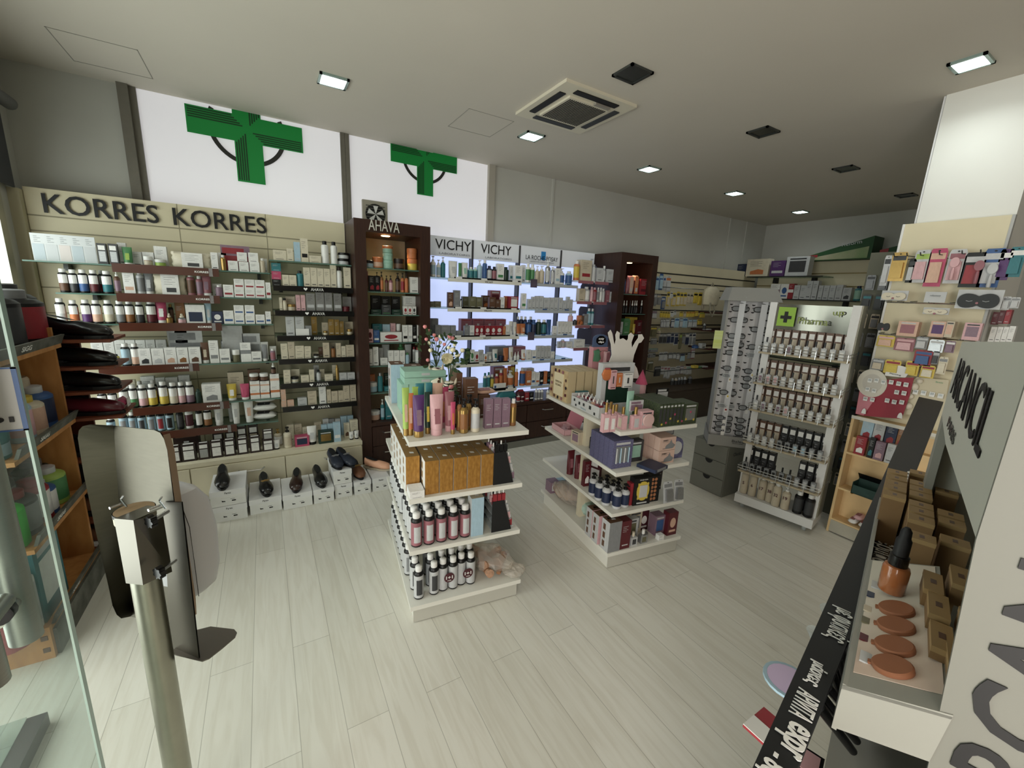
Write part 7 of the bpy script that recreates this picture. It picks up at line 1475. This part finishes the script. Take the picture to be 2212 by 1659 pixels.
text('ARCANCIL',M_ink,(.888,FL+.0012,1.436),(-1,0,0),(0,0,1),.50,.070,ma); text('PARIS',M_lens,(.955,FL+.0012,1.366),(-1,0,0),(0,0,1),.15,.018,ma)
text('ARCANCIL',M_ink,(ES-.0012,-.1345,1.268),(0,0,1),(0,1,0),.42,.066,ma,bold=.012)
# sloping tester tray and shelves
def tz(l): return 1.1445-.37*(l+.0155)
tr=MB()
def slope(b,s0,s1,l0,l1,dz=0,th=.005): b.add([(s0,l0,tz(l0)+dz),(s1,l0,tz(l0)+dz),(s1,l1,tz(l1)+dz),(s0,l1,tz(l1)+dz),(s0,l0,tz(l0)+dz-th),(s1,l0,tz(l0)+dz-th),(s1,l1,tz(l1)+dz-th),(s0,l1,tz(l1)+dz-th)],[(3,2,1,0),(4,5,6,7),(0,1,5,4),(1,2,6,5),(2,3,7,6),(3,0,4,7)])
slope(tr,ES-.001,.86,-.0155,-.095); tr.box(.86,1.18,-.020,-.0155,1.06,1.146); tr.box(ES,.86,-.020,-.0155,1.085,1.146)
tr.add([(ES-.001,-.0155,1.1445),(ES-.001,-.0155,1.087),(ES-.001,-.09,1.112),(ES-.001,-.095,1.172),(ES+.003,-.0155,1.1445),(ES+.003,-.0155,1.087),(ES+.003,-.09,1.112),(ES+.003,-.095,1.172)],[(0,1,2,3),(7,6,5,4),(0,4,5,1),(3,2,6,7),(0,3,7,4)]); tr.build('upper_tray',M_trayw,ma)
cd_=MB(); slope(cd_,.56,.855,-.022,-.09,.0012,.0008); cd_.build('tester_card',mat('tester_card_print','CFCBBE',.5,c2='C79C88',nscale=4),ma)
MB().box(.86,1.18,-.40,-.016,1.05,1.056).build('shelf',M_trayw,ma); MB().box(.45,1.15,-.40,-.02,.985,.991).build('lower_tray',M_trayw,ma)
for k,(s,l) in enumerate(((.583,-.053),(.623,-.0535),(.667,-.0535),(.708,-.053))):
    q=dA*s+nA*l; g=empty('powder_tester',(q.x,q.y,tz(l)+.0015),(-.354,0,aA),'round bronze powder tester disc, '+ordw(k+1)+' from nearest on white make-up tray','powder','bronze powder testers'); MB().lathe([(.0185,0),(.0185,.004),(.017,.0055),(0,.0055)],28).build('powder_pan',mat('powder_bronze','8C5A3E',.65,noise=.04,nscale=30),g); MB().box(-.003,.003,.0175,.0215,0,.003).build('hinge_tab',mat('powder_bronze','8C5A3E'),g)
for k,(s,l,c) in enumerate(((.63,-.026,'dr'),(.67,-.025,'ol'),(.70,-.025,'be'),(.74,-.026,'nv'))): MB().box(s-.007,s+.007,l-.004,l+.004,tz(l)+.0012,tz(l)+.003).build('print_mark',pm(c),ma)
for s in (.59,.77): MB().box(s-.01,s+.01,-.036,-.025,tz(-.03)+.001,tz(-.03)+.0032).build('price_label',pm('lg'),ma)
M_kraft=mat('kraft_shaded','7E6240',.65,noise=.05,nscale=15)  # kraft darkened; the end panel's shade is put into the card colour
def kraft(s,l,z,w,d,h,lb):
    q=dA*s+nA*l; g=empty('kraft_carton',(q.x,q.y,z),aA,fixlabel(lb),'carton','kraft cartons on make-up stand')
    MB().box(-d/2,d/2,-w/2,w/2,0,h-.006).build('carton_body',M_kraft,g); t=MB(); t.box(-d/2-.0004,d/2+.0004,-w/2-.0004,w/2+.0004,h-.007,h); t.build('lid_flap',mat('kraft_light','9C8158',.65,noise=.04,nscale=15),g); MB().box(-.006,.006,-.003,.003,h,h+.0003).build('stamp',pm('br'),g); return g
for j,(l,ss_) in enumerate(((-.034,(1.063,1.105,1.137,1.178,1.221)),(-.071,(.89,.97,1.009,1.044,1.101,1.138,1.177,1.256)),(-.109,(.913,.996,1.034,1.169,1.286)))):
    for k,s in enumerate(ss_): kraft(s,l,1.056,.032,.030,.144,'kraft make-up carton, '+ordw(k+1)+' from nearest in '+('left','middle','right')[j]+' line of white stand')
for k,(s,l,h) in enumerate(((.755,-.082,.025),(.77,-.106,.03),(.70,-.086,.022),(.64,-.088,.016),(.665,-.11,.025),(.60,-.10,.014))): kraft(s,l,tz(l)+.002,.018,.055,h,'small low kraft box, '+ordw(k+1)+' on the white make-up tray beside powder discs')
q=dA*.755+nA*-.045; g=empty('foundation_bottle',(q.x,q.y,tz(-.045)+.005),aA,'glass foundation bottle with tall black dropper standing on make-up tray','bottle')
MB().lathe([(.0135,0),(.015,.002),(.015,.036),(.0135,.040),(.009,.042)],24).build('glass_body',mat('foundation','9C5F38',.2,coat=.6),g); MB().lathe([(.0105,.041),(.0108,.042),(.0108,.056),(.0095,.057)],20).build('collar',M_blk,g); MB().lathe([(.0085,.057),(.0085,.080),(.0065,.084),(.006,.094),(.003,.099),(0,.100)],16).build('dropper',M_blkm,g)
# pens hanging at the left of the stand
for k,(x0,y0,x1,y1,clear) in enumerate(((1793,1340,1835,1450,1),(1800,1365,1840,1470,1),(1766,1389,1812,1500,1),(1784,1412,1822,1530,1),(1806,1413,1838,1530,1),(1785,1482,1868,1580,0),(1772,1500,1850,1600,0),(1768,1525,1842,1622,0))):
    q=at_z(x0,y0,1.075); e2=at_z(x1,y1,1.0); g=empty('makeup_pen',tuple(q),0,'black make-up pen, '+ordw(k+1)+' from far end of the bundle between counter and white stand','pen','black make-up pens')
    v=e2-q; MB().tube([(0,0,0),tuple(v)],[.0062,.005],14).build('barrel',M_blk,g); u_=v.normalized(); MB().tube([tuple(-u_*.024),(0,0,0)],.0066,14).build('cap',M_clear if clear else M_blkm,g)
for k in range(4):
    q=dA*.60+nA*(.006); g=empty('eyeshadow_palette',(q.x-.012*k,q.y-.006,.955-.02*k),aA,'small dark palette with pink and peach pans, '+ordw(k+1)+' from top below pens','palette','palettes below pens'); MB().box(-.02,.02,-.02,.02,0,.006).build('case',M_blk,g); MB().box(-.016,.016,-.016,.016,.006,.007).build('pans',pm(('pk','mv','pe','pe')[k]),g)
for k,(s,l,c) in enumerate(((.50,-.045,'be'),(.50,-.07,'be'),(.54,-.03,'gn'),(.47,-.05,'br'))):
    q=dA*s+nA*l; g=empty('kraft_carton',(q.x,q.y,.991),aA+.1*k,'small box on the lower white tray, '+('left','right','front','rear')[k]+' one','carton','boxes on the lower tray'); MB().box(-.025,.025,-.009,.009,0,.018 if c!='gn' else .002).build('carton_body',pm(c),g)
